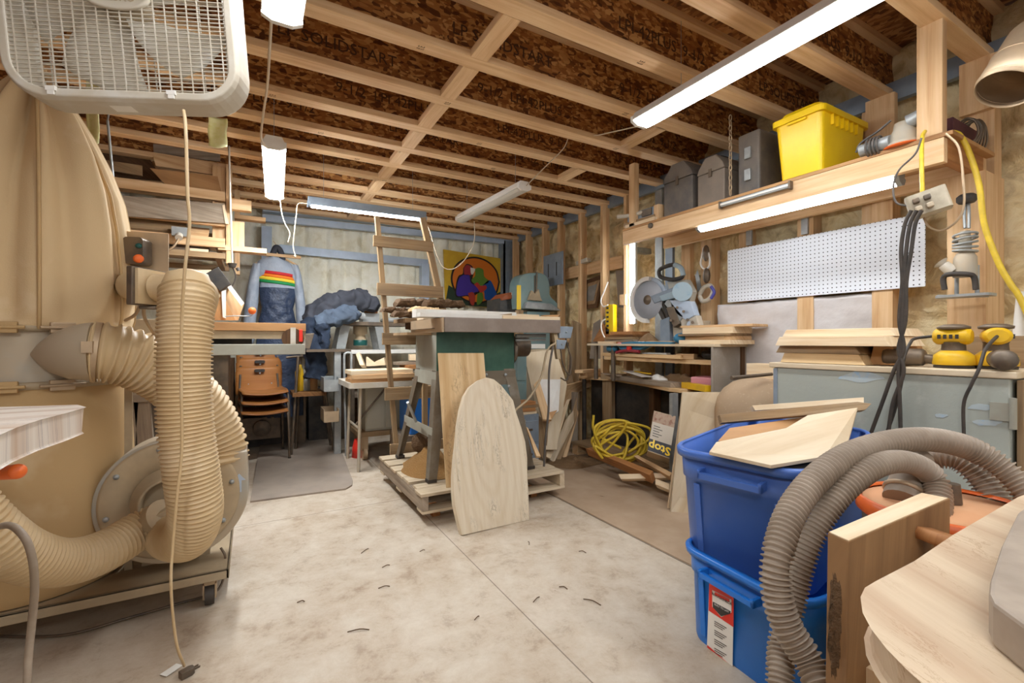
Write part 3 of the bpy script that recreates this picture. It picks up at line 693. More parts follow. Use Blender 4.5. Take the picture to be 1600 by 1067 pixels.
sl = [o for o in bpy.data.objects if o.name.startswith('live_edge_slab')][0]
tb = thing('slab_bench', 'bench frame under the live-edge slab at the left edge', 'bench', (-.95, 1.25, 0))
q = MB()
for x, y in ((-1.15, 1.0), (-1.15, 1.55)): q.bb(x-.03, x+.03, y-.03, y+.03, 0, .895)
q.bb(-1.3, -1.0, .95, 1.6, .85, .898); part('frame', q, m['grey_wood'], tb)
# red clamp handle
q = MB(); a, b = P(-60, 745, D=.85), P(27, 736, D=.80); q.cyl(a, b, .009, .013, seg=18); d = (b-a).normalized()
q.lathe([(.013, 0), (.0125, .003), (.008, .006), (0, .007)], b, ax=d, seg=18)
cl = thing('bar_clamp', 'red clamp handle under the slab at the left edge', 'clamp', a); part('handle', q, m['orange'], cl)
q = MB(); q.cyl(a-d*.12, a, .006); q.cyl(a-d*.12, a-d*.12+V((0, 0, .19)), .008); q.cyl(a-d*.12+V((0, 0, .19)), a-d*.04+V((0, 0, .19)), .008); part('clamp_bar', q, m['iron'], cl)
# ------------------------------------------------------------------ lumber rack at the back left
YR = 4.35
def rail(u0, v0, u1, v1, Y, h, dpt, mt, lab, name='rack_rail', cat='rail'):
    a, b = P(u0, v0, Y=Y), P(u1, v1, Y=Y); z = (a.z+b.z)/2
    q = MB(); q.bb(a.x, b.x, Y-dpt/2, Y+dpt/2, z-h, z); return q
rack = thing('lumber_rack', 'rough pine lumber rack hung from the joists at the back left', 'rack', (P(364, 400, Y=YR).x, YR, 1.75))
px = P(364, 300, Y=YR).x
q = MB(); q.bb(px-.045, px-.007, YR-.045, YR+.045, 1.72, HJ); part('post', q, m['pine'], rack, bevel=.002)
q = MB(); q.bb(px-.14, px-.05, YR+.0, YR+.038, 1.86, HJ); part('post', q, m['pine'], rack, bevel=.002)
q = MB(); q.bb(px-.007, px+.035, YR+.6, YR+.69, 1.72, HJ); part('post', q, m['pine'], rack, bevel=.002)
for x in (-1.2, -2.1):
    q = MB(); q.bb(x-.02, x+.02, YR-.045, YR+.045, 1.7, HJ); part('post', q, m['pine'], rack)
zs = []
for v, dz in ((302, .075), (341, .075), (374, .075), (397, .045)):
    z = P(350, v, Y=YR).z; zs.append(z)
    q = MB(); q.bb(-2.5, px-.05, YR-.06, YR-.022, z-dz, z); part('rail', q, m['pine'] if dz > .05 else m['old_wood'], rack, bevel=.002)
    q = MB(); q.bb(-2.5, px-.05, YR+.65, YR+.69, z-dz, z)
    part('rail', q, m['old_wood'], rack)
    for k, x in enumerate((px-.1, -1.0, -1.9)):
        q = MB(); q.bb(x-.02, x+.02, YR-.02, YR+.65, z-dz, z-.002); part('arm', q, m['old_wood'], rack)
# arms that stick out to the right of the post
q = MB(); z = P(375, 325, Y=YR).z; q.bb(px-.01, px+.13, YR-.13, YR-.06, z-.045, z+.04); part('arm', q, m['pine'], rack, bevel=.002)
q = MB(); z = P(400, 392, Y=YR).z; q.bb(px-.1, px+.24, YR-.05, YR+.04, z-.02, z+.02); part('arm', q, m['pine'], rack, bevel=.002)
q = MB(); z = P(400, 331, Y=YR).z; q.bb(px+.0, px+.24, YR+.3, YR+.39, z, z+.035); part('arm', q, m['pine'], rack, bevel=.002)
q = MB(); z = P(370, 350, Y=YR).z; q.bb(px-.02, px+.08, YR-.02, YR+.02, z-.22, z+.02); part('brace', q, m['pine'], rack)
# lumber on the rack
def plank(u0, u1, v, Y, dpt, th, mt, lab, tilt=0, grp=None):
    a, b = P(u0, v, Y=Y), P(u1, v, Y=Y); zz = zs[min(range(4), key=lambda i: abs(zs[i]-P((u0+u1)/2, v, Y=Y).z))]
    q = MB(); q.box(((a.x+b.x)/2, Y+dpt/2, 0), (b.x-a.x, dpt, th)); q.M = Matrix.Identity(4)
    return q, a, b
def onrack(level, x0, x1, y, w, th, mt, lab, tilt=0., dz=0., name='board'):
    """a board lying (or leaning by tilt) on rack level"""
    z = zs[level]; R = Matrix.Rotation(tilt, 3, 'X'); hh = (abs(math.sin(tilt))*w+abs(math.cos(tilt))*th)/2
    q = MB(); q.box(((x0+x1)/2, y, z+hh+dz), (x1-x0, w, th), R); return solo(name, q, m[mt], lab, 'board', bevel=.001)
def yboard(pts, Y, mt, lab, th=.02, tilt=0):
    q = MB(); p = [P(u, v, Y=Y) for u, v in pts]; zm = min(x.z for x in p)
    p = [x+V((0, (x.z-zm)*tilt, 0)) for x in p]; q.prism(p, (0, th, 0)); return solo('board', q, m[mt], lab, 'board', bevel=.0015)
yboard([(258, 288), (234, 262), (340, 275), (346, 300)], YR-.01, 'dark_ply', 'lowest brown plywood offcut on the top shelf of the lumber rack')
yboard([(243, 258), (238, 240), (341, 254), (343, 274)], YR+.03, 'pine', 'second brown offcut up in the stack on the top rack shelf')
yboard([(240, 238), (239, 224), (344, 239), (344, 252)], YR+.06, 'grey_wood', 'weathered grey strip topmost in the stack on the top rack shelf')
yboard([(150, 272), (150, 202), (211, 206), (236, 250), (254, 282)], YR+.14, 'dark_wood', 'big dark brown sheet at the left of the top rack shelf')
yboard([(236, 251), (206, 203), (212, 202), (243, 250)], YR+.10, 'cut_pine', 'pale sawn edge of a sheet slanting on the top rack shelf')
yboard([(150, 262), (150, 247), (222, 258), (222, 274)], YR+.02, 'old_wood', 'brown board in front of the big dark sheet on the top rack shelf')
yboard([(180, 336), (180, 304), (350, 318), (359, 349)], YR-.085, 'grey_wood', 'long grey weathered plank on the second rack shelf')
yboard([(352, 349), (347, 320), (351, 319), (358, 350)], YR-.092, 'cut_pine', 'pale sawn end strip beside the grey plank on the second rack shelf', .004)
onrack(1, -1.7, -.7, YR+.22, .2, .03, 'old_wood', 'thick old board behind the grey plank on the second rack shelf', tilt=.0)
onrack(2, -2.2, -.45, YR+.02, .14, .03, 'old_wood', 'rough brown board on the third rack shelf beside the outlet box', tilt=.8)
onrack(2, -.46, -.3, YR+.0, .14, .025, 'pine', 'short pine block on the third rack shelf', tilt=.5)
onrack(3, -2.0, -.3, YR+.05, .12, .03, 'grey_wood', 'dark board on the lowest rack shelf', tilt=.3)
onrack(3, -.42, -.3, YR-.02, .07, .02, 'cut_pine', 'small pale offcut on the lowest rack shelf')
p = P(281, 362, Y=YR-.07)
ob = thing('outlet_box', 'small metal outlet box with plug and cord on the lumber rack', 'outlet', p)
q = MB(); q.box(p, (.1, .05, .07)); part('box', q, m['galv'], ob, bevel=.003)
q = MB(); q.cyl(p+V((-.0, -.03, -.03)), p+V((0, -.06, -.055)), .024); part('plug', q, m['white_dusty'], ob)
q = MB(); q.tube([p+V((0, -.05, -.06)), p+V((-.04, -.05, -.13)), p+V((-.12, -.03, -.18)), p+V((-.25, 0, -.2))], .008, 8, 6); part('cord', q, m['galv_dusty'], ob)
# long thin rod hanging left of the rack, fly strips
q = MB(); q.tube([P(168, 188, Y=3.2), P(182, 334, Y=3.2)], .006, 8, 2); q.tube([P(168, 188, Y=3.2), V((P(168, 188, Y=3.2).x, 3.3, HJ))], .004, 6, 2); solo('hanging_rod', q, m['galv'], 'thin metal rod hanging beside the filter bag', 'rod')
ft = M('fly_tape', '#cdcb7c', .4, 0, '#e6e3bd', .5, 20)
for u0, u1, v0, v1, Y in ((133, 156, 150, 225, 3.0), (325, 355, 150, 230, 3.4)):
    a, b = P(u0, v0, Y=Y), P(u1, v1, Y=Y)
    def ff(i, j): return (a.x+(b.x-a.x)*i+.003*math.sin(j*9), Y+.02*math.sin(i*3+j*2), HJ+(b.z-HJ)*j-.015*math.sin(i*3.1)*(j > .95))
    q = MB(); q.grid(ff, 8, 14)
    solo('foam_strip', q, ft, 'yellow foam strip hanging from the joists %s' % ('above the filter bag' if u0 < 200 else 'by the rack post'), 'strip', solid=.004)
# thin white conduit beside the rack post
q = MB(); a = P(358, 235, Y=3.9); b = P(363, 411, Y=3.9); q.tube([V((a.x, 3.9, HJ)), a, P(360, 320, Y=3.9), b], .0065, 8, 4); cv = thing('conduit', 'thin white pipe with small black plug hanging beside the rack post', 'pipe', b); part('pipe', q, m['white_dusty'], cv)
q = MB(); q.cyl(b, b+V((0, 0, -.03)), .03, .02); q.cyl(b+V((.03, 0, -.03)), b+V((.04, 0, -.05)), .012); part('plug', q, m['black'], cv)
q = MB(); q.tube([b+V((0, 0, -.02)), b+V((.02, .02, -.1)), b+V((-.02, .05, -.2))], .005, 6, 6); part('wire', q, m['grey_cord'], cv)
# ------------------------------------------------------------------ long machine table behind the hoses
YT = 3.75
zt = P(478, 505, Y=YT).z
ltx0, ltx1 = -1.3, P(478, 510, Y=YT).x
lt = thing('machine_table', 'long wood-edged machine table on the left with white rail under it', 'machine', ((ltx0+ltx1)/2, YT+.3, 0))
zb = P(478, 517, Y=YT).z; q = MB(); q.bb(ltx0, ltx1, YT, YT+.6, zb, zt); part('tabletop', q, m['dark_ply'], lt, bevel=.002)
z2 = P(478, 529, Y=YT).z; q = MB(); q.bb(ltx0, ltx1, YT+.02, YT+.05, z2, zb-.001); part('apron', q, m['dusty_tan'], lt)
z3, z4 = P(470, 537, Y=YT).z, P(470, 553, Y=YT).z; q = MB(); q.bb(ltx0, ltx1-.01, YT-.03, YT+.03, z4, z3); part('rail', q, m['saw_grey'], lt, bevel=.004)
q = MB(); q.bb(ltx1-.03, ltx1-.001, YT+.04, YT+.55, z4, zb); part('end_rail', q, m['white'], lt)
for x in (ltx0+.1, -.35):
    for y in (YT+.05, YT+.52):
        q = MB(); q.bb(x-.03, x+.03, y-.03, y+.03, 0, z4); part('leg', q, m['iron'], lt)
q = MB(); q.bb(ltx0+.3, -.15, YT+.1, YT+.5, .35, z4-.001); part('cabinet', q, m['iron'], lt)
q = MB(); q.bb(ltx0+.2, ltx1-.35, YT+.2, YT+.5, z4, zb-.001); part('motor_box', q, m['black'], lt)
p = P(458, 524, Y=YT-.02); q = MB(); q.box(p+V((0, 0, .0)), (.035, .012, .12)); part('bracket', q, m['white_dusty'], lt)
q = MB(); q.cyl(p+V((0, .012, -.02)), p+V((0, .03, -.02)), .075); part('disc', q, m['dark_wood'], lt)
p = P(470, 524, Y=YT-.01); q = MB(); q.box(p, (.025, .02, .09)); part('clamp_handle', q, m['red'], lt, bevel=.004)
# wood guards on it
gd = thing('blade_guard', 'plywood and sheet-metal guard standing on the machine table', 'guard', P(340, 502, Y=YT+.15))
q = MB(); Y = YT+.12; q.prism([P(u, v, Y=Y) for u, v in ((303, 500), (303, 462), (330, 425), (345, 453), (368, 500))], (0, .02, 0)); part('side_panel', q, m['dark_ply'], gd)
q = MB(); q.prism([P(u, v, Y=Y-.01) for u, v in ((300, 440), (316, 424), (346, 462), (322, 480), (300, 480))], (0, .012, 0)); part('metal_plate', q, m['dusty_tan'], gd)
q = MB(); q.prism([P(u, v, Y=Y-.03) for u, v in ((321, 427), (341, 416), (361, 443), (343, 454))], (0, .08, 0)); part('black_box', q, m['black'], gd, bevel=.003)
q = MB(); q.prism([P(u, v, Y=Y-.02) for u, v in ((346, 455), (353, 452), (353, 497), (348, 495))], (0, .012, 0)); q.prism([P(u, v, Y=Y-.02) for u, v in ((355, 448), (361, 445), (382, 473), (377, 478))], (0, .012, 0)); part('white_strip', q, m['white'], gd)
q = MB(); q.prism([P(u, v, Y=Y+.06) for u, v in ((354, 452), (360, 448), (381, 475), (372, 500), (353, 500))], (0, .015, 0)); part('rear_panel', q, m['pine'], gd)
q = MB(); q.prism([P(u, v, Y=YT+.4) for u, v in ((273, 500), (273, 421), (330, 421), (330, 500))], (0, .015, 0)); part('back_board', q, m['sheet_ply'], gd)
q = MB(); q.tube([P(352, 494, Y=YT+.02), P(366, 493, Y=YT+.02), P(392, 493, Y=YT+.02), P(394, 488, Y=YT+.02)], .004, 6, 4); hd = part('lever', q, m['galv'], gd)
q = MB(); q.ball(P(394, 485, Y=YT+.02), .026); part('knob', q, m['orange'], hd)
# pile of tan boxes/boards behind the duct
q = MB(); q.prism([P(u, v, Y=3.3) for u, v in ((196, 498), (262, 498), (262, 607), (196, 607))], (0, .35, 0)); cb1 = solo('cabinet', q, m['dusty_tan'], 'dusty tan cabinet behind the wide hose', 'cabinet', bevel=.004)
q = MB(); q.bb(P(190, 600, Y=3.3).x, P(262, 600, Y=3.3).x, 3.28, 3.36, P(200, 628, Y=3.3).z, P(200, 608, Y=3.3).z)
wf = thing('trestle', 'old wooden trestle behind the vertical hose', 'trestle', (P(225, 600, Y=3.3).x, 3.32, 0)); part('crossbar', q, m['grey_wood'], wf)
for u0, u1 in ((222, 242), (205, 190)):
    q = MB(); q.beam(P(u0, 625, Y=3.32), V((P(u1, 700, Y=3.32).x, 3.32, 0)), .07, .04); part('leg', q, m['grey_wood'], wf)
cb1['label'] = 'dusty tan box standing on the trestle behind the wide hose'
q = MB(); q.lathe([(.16, 0), (.17, .12), (.14, .2), (.05, .26), (0, .27)], (-.35, 2.95, 0), seg=24); q.wob(.02, 9); solo('cloth_bag', q, m['pink'], 'faded pink bag on the floor behind the blower', 'bag')
# ------------------------------------------------------------------ snowsuit
Ys = 5.35
def SP(u, v, dy=0): return P(u, v, Y=Ys+dy)
suit = thing('snowsuit', 'grey and navy snowsuit with rainbow chest stripe hanging at the back', 'snowsuit', SP(432, 640))
jg = M('grey_nylon', '#aab2bd', .5, 0, '#8b96a4', .5, 12, .4, 16, bd=.02); jn = M('navy_nylon', '#262f42', .35, 0, '#3f4d66', .5, 14, .6, 26, bd=.02)
def cloth(rows, depth, amp=.006, seed=0, n=22):
    """rows: (uL, uR, v); rounded front and back"""
    rs = []; 
    rr = []
    for i in range(len(rows)-1):
        for k in range(5): t = k/5; rr.append(tuple(rows[i][j]*(1-t)+rows[i+1][j]*t for j in range(3)))
    rr.append(rows[-1])
    for ul, ur, v in rr:
        a, b = SP(ul, v), SP(ur, v); c = (a+b)/2; w = (b-a).length/2
        rs.append([c+V((math.cos(2*math.pi*k/n)*w, math.sin(2*math.pi*k/n)*depth, 0))+V((0, -1, 0))*amp*2*noise.noise(V((k*1.1, v*.11+seed, 0))) for k in range(n)])
    return MB().rings(rs)
q = cloth([(418, 436, 402), (404, 452, 408), (398, 462, 416), (400, 465, 428), (406, 464, 441), (406, 463, 450)], .075, seed=1); part('shoulder_yoke', q, jg, suit)
q = cloth([(405, 462, 450), (406, 461, 470), (409, 458, 482), (404, 462, 500), (401, 466, 520), (399, 470, 560), (398, 474, 600), (400, 474, 650)], .085, .012, 2, 30); part('body', q, jn, suit)
for k, (c, lab) in enumerate((('#c8242b', 'red'), ('#ef7b1d', 'orange'), ('#f0d13a', 'yellow'), ('#1f8a4a', 'green'))):
    v0 = 422+k*4.6
    q = MB(); nn = 14
    def sf(i, j):
        v = v0+j*4.8; vv = v+i*7
        a, b = SP(404.5, v), SP(462.5, v); c_ = (a+b)/2; w = (b-a).length/2*1.01; th = math.pi+math.pi*i
        return V((c_.x+math.cos(th)*w, c_.y+math.sin(th)*.082, P(430, vv, Y=Ys).z))
    q.grid(sf, 16, 2); part('chest_stripe', q, colr('stripe_'+lab, c), suit, '%s stripe' % lab, solid=.004)
for rows in ([(395, 412, 412), (391, 408, 425), (387, 405, 445), (383, 404, 470), (380, 400, 500), (378, 398, 530), (380, 394, 538)], [(452, 466, 414), (457, 471, 430), (459, 475, 455), (462, 478, 480), (463, 480, 510), (465, 480, 528), (467, 478, 532)]):
    part('sleeve', cloth(rows, .06, .008, rows[0][0]), jg, suit)
q = MB(); q.tube([SP(424, 404), SP(428, 392), SP(432, 386), SP(438, 392), SP(442, 406)], .03, 10, 6); part('collar', q, m['cloth_dark'], suit)
q = MB(); q.tube([SP(399, 412), SP(416, 403), SP(431, 396), SP(446, 404), SP(464, 414)], .01, 8, 6); q.tube([SP(431, 396), SP(431, 382), SP(427, 376)], .003, 6, 4); part('hanger', q, m['pine'], suit)
q = MB(); a = P(366, 390, Y=Ys); q.beam(P(300, 386, Y=Ys-.02), P(470, 402, Y=Ys-.02), .03, .03); solo('clothes_bar', q, m['pine'], 'pine bar that carries the snowsuit', 'bar')
# ------------------------------------------------------------------ stacked chairs
def make_chair():
    t = thing('stacking_chair', '', 'chair', (0, 0, 0), 'stacked school chairs')
    def seat(u, v):
        x = (u-.5)*.40*(1-.12*abs(v-.5)); y = (v-.5)*.40
        return (x, y-.02, .45+.02*(2*u-1)**2+.012*(v < .15)*-1+.03*max(0, v-.75)*4*.3)
    q = MB(); q.grid(seat, 14, 12, us=.4, vs_=.4); part('seat', q, m['chair_ply'], t, solid=.012)
    def back(u, v):
        x = (u-.5)*(.40 if v > .1 else .36); z = .55+.30*v
        if v > .85: x *= 1-.9*(v-.85)
        return (x, .185+.05*v+.03*-(1-(2*u-1)**2)+.03, z)
    q = MB(); q.grid(back, 14, 12, us=.4, vs_=.3); bk = part('backrest', q, m['chair_ply'], t, solid=.011)
    q = MB(); q.rrect(.09, .028, .013, -.012, .012, Matrix.Translation((.0, .20, .815)) @ Matrix.Rotation(math.pi/2, 4, 'X')); part('hand_hole', q, m['black'], bk)
    for x, z in ((0, .79), (-.1, .6), (.1, .6)):
        q = MB(); q.lathe([(.008, 0), (.006, .004), (0, .005)], (x, .178, z), ax=(0, -1, 0), seg=8); part('screw', q, m['galv'], bk)
    for s in (-1, 1):
        q = MB(); q.tube([(s*.20, -.2, 0), (s*.195, -.19, .3), (s*.19, -.17, .415), (s*.185, -.12, .435), (s*.18, .05, .435), (s*.18, .16, .46), (s*.17, .21, .6), (s*.16, .235, .78)], .0105, 8, 5); part('frame_tube', q, m['iron'], t)
        q = MB(); q.tube([(s*.215, .25, 0), (s*.205, .2, .25), (s*.19, .14, .42)], .0105, 8, 4); part('leg', q, m['iron'], t)
        for y in (-.2, .25): 
            q = MB(); q.cyl((s*(.2 if y < 0 else .215), y, 0), (s*(.2 if y < 0 else .215), y, .02), .014); part('foot_cap', q, m['black'], t)
    return t
ch = make_chair()
cpos = (P(408, 705, Z=0)+P(455, 716, Z=0))/2; cx, cy = P(410, 650, Y=4.95).x, 4.95
ch.rotation_euler = (0, 0, R_(6)); ch.location = (cx, cy, 0); ch['label'] = 'plywood stacking chair, bottom one of the stack on the back left'
def stackchair(k, lab):
    r = dup(ch, (0, 0, 0), lab); r.location = (cx+.003*k, cy+.035*k, .085*k); return r
stackchair(1, 'plywood stacking chair, middle one of the stack on the back left')
stackchair(2, 'plywood stacking chair, topmost of the stack with its backrest showing')
# rubber mat
q = MB(); pts = [P(u, v, Z=.0) for u, v in ((391, 785), (540, 765), (550, 759), (551, 752), (524, 680), (407, 690))]; q.prism(pts, (0, 0, .012)); solo('rubber_mat', q, m['mat_rubber'], 'worn grey rubber mat on the floor by the stacked chairs', 'mat')
# ------------------------------------------------------------------ helpers for the middle and right
def lean(name, mt, label, cat, pts, th, group=None, **k):
    """board given by its outline (u, v, D) and thickness, pushed away from the viewer"""
    p = [P(u, v, D=d) for u, v, d in pts]; n = V((0, 0, 0))
    for i in range(1, len(p)-1): n += (p[i]-p[0]).cross(p[i+1]-p[0])
    n.normalize(); c = sum(p, V((0, 0, 0)))/len(p)
    if n.dot(c-V((0, 0, CAMH))) < 0: n = -n
    q = MB(); q.prism(p, n*th); return solo(name, q, m[mt] if isinstance(mt, str) else mt, label, cat, group, bevel=.0015, **k)
def ybox(name, mt, label, cat, u0, u1, Y, z0, z1, dep, **k):
    a, b = P(u0, 500, Y=Y), P(u1, 500, Y=Y); q = MB(); q.bb(a.x, b.x, Y, Y+dep, z0, z1); return solo(name, q, m[mt], label, cat, **k)
# ------------------------------------------------------------------ painting on the back wall
pa, pb = P(693, 389, Y=5.74), P(784, 482, Y=5.74)
pw, ph = pb.x-pa.x, pa.z-pb.z
art = thing('painting', 'colourful painting of huddled figures before an orange disc on the back wall', 'painting', V(((pa.x+pb.x)/2, 5.74, pb.z)))
def A(x, y, d=0): return V((pa.x+pw*x, 5.74-d, pa.z-ph*y))
def blob(pts, c, name, d, lab=None, smooth=True):
    pp = spline([V((x, y, 0)) for x, y in pts+[pts[0]]], 6)[:-1] if smooth else [V((x, y, 0)) for x, y in pts]
    q = MB(); q.prism([A(p.x, p.y, d) for p in pp], (0, .0012, 0)); part(name, q, colr(c[0], c[1], .5), art, lab)
q = MB(); q.prism([A(0, 0), A(1, .06), A(.96, 1), A(.03, .93)], (0, .02, 0)); part('canvas', q, M('art_yellow', '#d9b331', .5, 0, '#b98f22', .5, 5), art)
blob([(.08, .62), (.25, .72), (.5, .8), (.8, .78), (.98, .68), (.97, .98), (.5, .97), (.03, .93)], ('art_dark', '#2c3b2c'), 'dark_ground', .0015, smooth=False)
circ = lambda cx, cy, r, s=1.0: [(cx+r*math.cos(a/12*2*math.pi), cy+r*s*math.sin(a/12*2*math.pi)) for a in range(12)]
blob(circ(.54, .5, .425, 1.0), ('art_black', '#241a14'), 'disc_outline', .003)
blob(circ(.54, .5, .395, 1.0), ('art_orange', '#d2711c'), 'orange_disc', .0045)
blob([(.32, .3), (.38, .22), (.47, .25), (.5, .35), (.48, .5), (.56, .62), (.6, .72), (.52, .78), (.5, .95), (.42, .95), (.4, .8), (.2, .82), (.2, .6), (.24, .45), (.31, .4)], ('art_black', '#241a14'), 'figure_outline', .006)
blob([(.26, .47), (.33, .42), (.42, .42), (.45, .55), (.55, .62), (.58, .7), (.5, .74), (.5, .93), (.44, .9), (.41, .78), (.22, .8), (.22, .6)], ('art_purple', '#45308f'), 'purple_robe', .0075)
blob([(.33, .3), (.38, .24), (.46, .27), (.46, .4), (.4, .42), (.34, .41)], ('art_maroon', '#9a2d33'), 'maroon_hood', .0075)
blob([(.44, .28), (.52, .3), (.48, .4), (.45, .38)], ('art_white', '#dcd6c8'), 'white_face', .009)
blob([(.52, .3), (.58, .27), (.66, .3), (.68, .42), (.76, .5), (.7, .56), (.6, .6), (.5, .56), (.46, .5), (.52, .42)], ('art_green', '#5c7f2c'), 'green_cloak', .009)
blob([(.5, .58), (.56, .54), (.62, .6), (.7, .58), (.72, .64), (.62, .72), (.56, .64)], ('art_redd', '#b5362a'), 'red_arms', .0105)
blob([(.64, .6), (.74, .5), (.8, .5), (.86, .62), (.9, .75), (.84, .84), (.7, .84), (.68, .72)], ('art_blue', '#1f4f95'), 'blue_robe', .009)
blob([(.4, .74), (.48, .72), (.52, .8), (.5, .95), (.45, .94), (.42, .84)], ('art_red2', '#a33a2c'), 'red_skirt', .0105)
blob([(.56, .74), (.64, .72), (.66, .84), (.6, .93), (.55, .93)], ('art_green', '#5c7f2c'), 'green_skirt', .0105)
# foam patch frame round it
q = MB(); q.beam(P(560, 330, Y=4.9), P(560, 330, Y=4.9)+V((.01, 0, 0)), .01, .01)
# ------------------------------------------------------------------ electrical panel cover on a stud
a = P(849, 420, X=XS-.06); b = P(879, 420, X=XS-.06)
z0, z1 = P(863, 446, X=XS-.06).z, P(863, 396, X=XS-.06).z
ep = thing('panel_cover', 'grey slotted metal plate mounted on a stud of the right wall', 'panel', (XS-.06, (a.y+b.y)/2, z0))
q = MB(); q.bb(XS-.06, XS-.045, b.y, a.y, z0, z1); part('plate', q, m['steel'], ep, bevel=.003)
q = MB(); yy = (a.y+b.y)/2
for dy in (-.08, .09):
    q = MB(); q.bb(XS-.062, XS-.0595, yy+dy-.008, yy+dy+.008, (z0+z1)/2-.08, (z0+z1)/2+.08); part('slot', q, m['black'], ep)
# picture frames and boards on the wall rails
fr = thing('picture_frame', 'brown framed picture leaning between studs on the right wall', 'picture', P(925, 480, X=3.25))
a = [P(u, v, X=3.22) for u, v in ((904, 484), (916, 437), (943, 428), (932, 480))]
c = sum(a, V((0, 0, 0)))/4
def ringframe(a, k, th):
    q = MB(); inn = [c+(p-c)*k for p in a]
    for i in range(4):
        j = (i+1) % 4; q.prism([a[i], a[j], inn[j], inn[i]], (th, 0, 0))
    return q
part('frame', ringframe(a, .72, .03), m['dark_wood'], fr); q = MB(); q.prism([c+(p-c)*.73 for p in a], (.02, 0, 0)); q.M = Matrix.Identity(4); part('mat_board', q, m['old_wood'], fr)
q = MB(); q.prism([c+(p-c)*.5+V((-.002, 0, 0)) for p in a], (.004, 0, 0)); part('picture', q, m['glass'], fr)
def wallboard(pts, X, th, mt, lab, name='board', cat='board'):
    q = MB(); q.prism([P(u, v, X=X) for u, v in pts], (th, 0, 0)); return solo(name, q, m[mt], lab, cat, bevel=.001)
wallboard([(962, 422), (985, 422), (984, 480), (966, 480)], 3.22, .02, 'dark_case2', 'dark panel leaning behind the stud left of the vertical tube light', 'panel', 'panel')
wallboard([(968, 460), (977, 459), (977, 476), (968, 476)], 3.1, .04, 'pine', 'small pine block on the wall rail beside the vertical tube light')
wallboard([(921, 560), (927, 505), (947, 492), (950, 560)], 3.12, .03, 'dark_case2', 'dark triangular panel leaning at the wall behind the yellow power strip', 'panel', 'panel')
wallboard([(926, 533), (942, 505), (955, 517), (952, 534)], 3.08, .02, 'red_wood', 'reddish board leaning behind the yellow power strip')
wallboard([(886, 560), (893, 500), (905, 505), (905, 640), (890, 640)], 3.05, .03, 'old_wood', 'old board leaning at the wall right of the saw')
wallboard([(900, 408), (916, 402), (917, 408), (900, 414)], 3.12, .06, 'white_dusty', 'pale strip lying on the upper wall rail', 'strip', 'strip')
# fillers standing behind the middle boxes: old sheets against the wall
for i, (u0, u1, v0) in enumerate(((806, 822, 520), (866, 880, 520))):
    pass
# yellow power strip on stud
ps = thing('power_strip', 'yellow power strip mounted upright on a stud of the right wall', 'power strip', P(953, 520, X=3.08))
a = [P(u, v, X=3.08) for u, v in ((946, 522), (958, 522), (958, 475), (946, 475))]
q = MB(); q.prism(a, (.05, 0, 0)); part('body', q, m['yellow'], ps, bevel=.004)
for k in range(6):
    z = a[0].z+(a[2].z-a[0].z)*(.14+k*.15); q = MB(); q.box((3.078, (a[0].y*.7+a[1].y*.3), z), (.006, .03, .02)); part('socket', q, m['black'], ps)
q = MB(); q.tube([P(950, 476, X=3.06), P(942, 478, X=3.05), P(939, 468, X=3.05), P(944, 455, X=3.06), P(950, 440, X=3.08)], .007, 8, 6); part('cord', q, m['white'], ps)
q = MB(); q.tube([P(946, 498, X=3.05), P(940, 503, X=3.03), P(940, 515, X=3.03), P(946, 530, X=3.03)], .007, 8, 6); part('cord', q, m['white'], ps)
# ------------------------------------------------------------------ white bench, router table and blanket at the back
YQ = 5.0
zwb = P(600, 546, Y=YQ).z
wb = thing('work_table', 'narrow white-topped bench against the back wall', 'bench', (P(620, 500, Y=YQ).x, YQ+.25, 0))
q = MB(); q.bb(P(541, 500, Y=YQ).x, P(700, 500, Y=YQ).x, YQ, YQ+.6, zwb-.04, zwb); part('tabletop', q, m['white'], wb, bevel=.003)
for u, y in ((550, YQ+.05), (690, YQ+.05), (550, YQ+.5), (690, YQ+.5)):
    x = P(u, 500, Y=YQ).x; q = MB(); q.bb(x-.03, x+.03, y-.03, y+.03, 0, zwb-.04); part('leg', q, m['iron'], wb)
q = MB(); q.bb(P(552, 500, Y=YQ).x, P(688, 500, Y=YQ).x, YQ+.1, YQ+.5, .5, .54); part('shelf', q, m['grey_wood'], wb)
zr = P(570, 502, Y=YQ).z
rt = thing('router_table', 'grey metal router table standing on the white bench at the back', 'router table', (P(570, 500, Y=YQ).x, YQ+.2, zwb))
q = MB(); q.bb(P(500, 500, Y=YQ).x, P(642, 500, Y=YQ).x, YQ+.02, YQ+.4, zr-.04, zr); part('tabletop', q, m['iron'], rt, bevel=.003)
for u0, u1 in ((541, 533), (594, 601)):
    for y in (YQ+.05, YQ+.34):
        a, b = P(u0, 508, Y=YQ), P(u1, 546, Y=YQ); q = MB(); q.beam((a.x, y, zr-.04), (b.x, y, zwb+.001), .09, .02); part('leg', q, m['galv'], rt)
q = MB(); x = P(569, 500, Y=YQ).x; q.lathe([(.03, 0), (.07, .01), (.07, .08), (.055, .09), (.05, .13), (.075, .14), (.075, .22)], (x, YQ+.2, zr-.265), seg=20); part('router_motor', q, m['dusty_tan'], rt)
q = MB(); q.lathe([(.072, .012), (.074, .015), (.074, .07), (.072, .072)], (x, YQ+.2, zr-.265), seg=20); part('green_band', q, m['green_btn'], rt, 'green band')
q = MB(); q.cyl((P(566, 495, Y=YQ).x, YQ+.0, P(566, 493, Y=YQ).z), (P(566, 495, Y=YQ).x, YQ+.2, P(566, 493, Y=YQ).z), .036); part('dust_port', q, m['galv'], rt)
q = MB(); q.bb(P(570, 500, Y=YQ).x, P(596, 500, Y=YQ).x, YQ+.1, YQ+.3, zr, P(580, 488, Y=YQ).z); part('fence', q, m['galv'], rt)
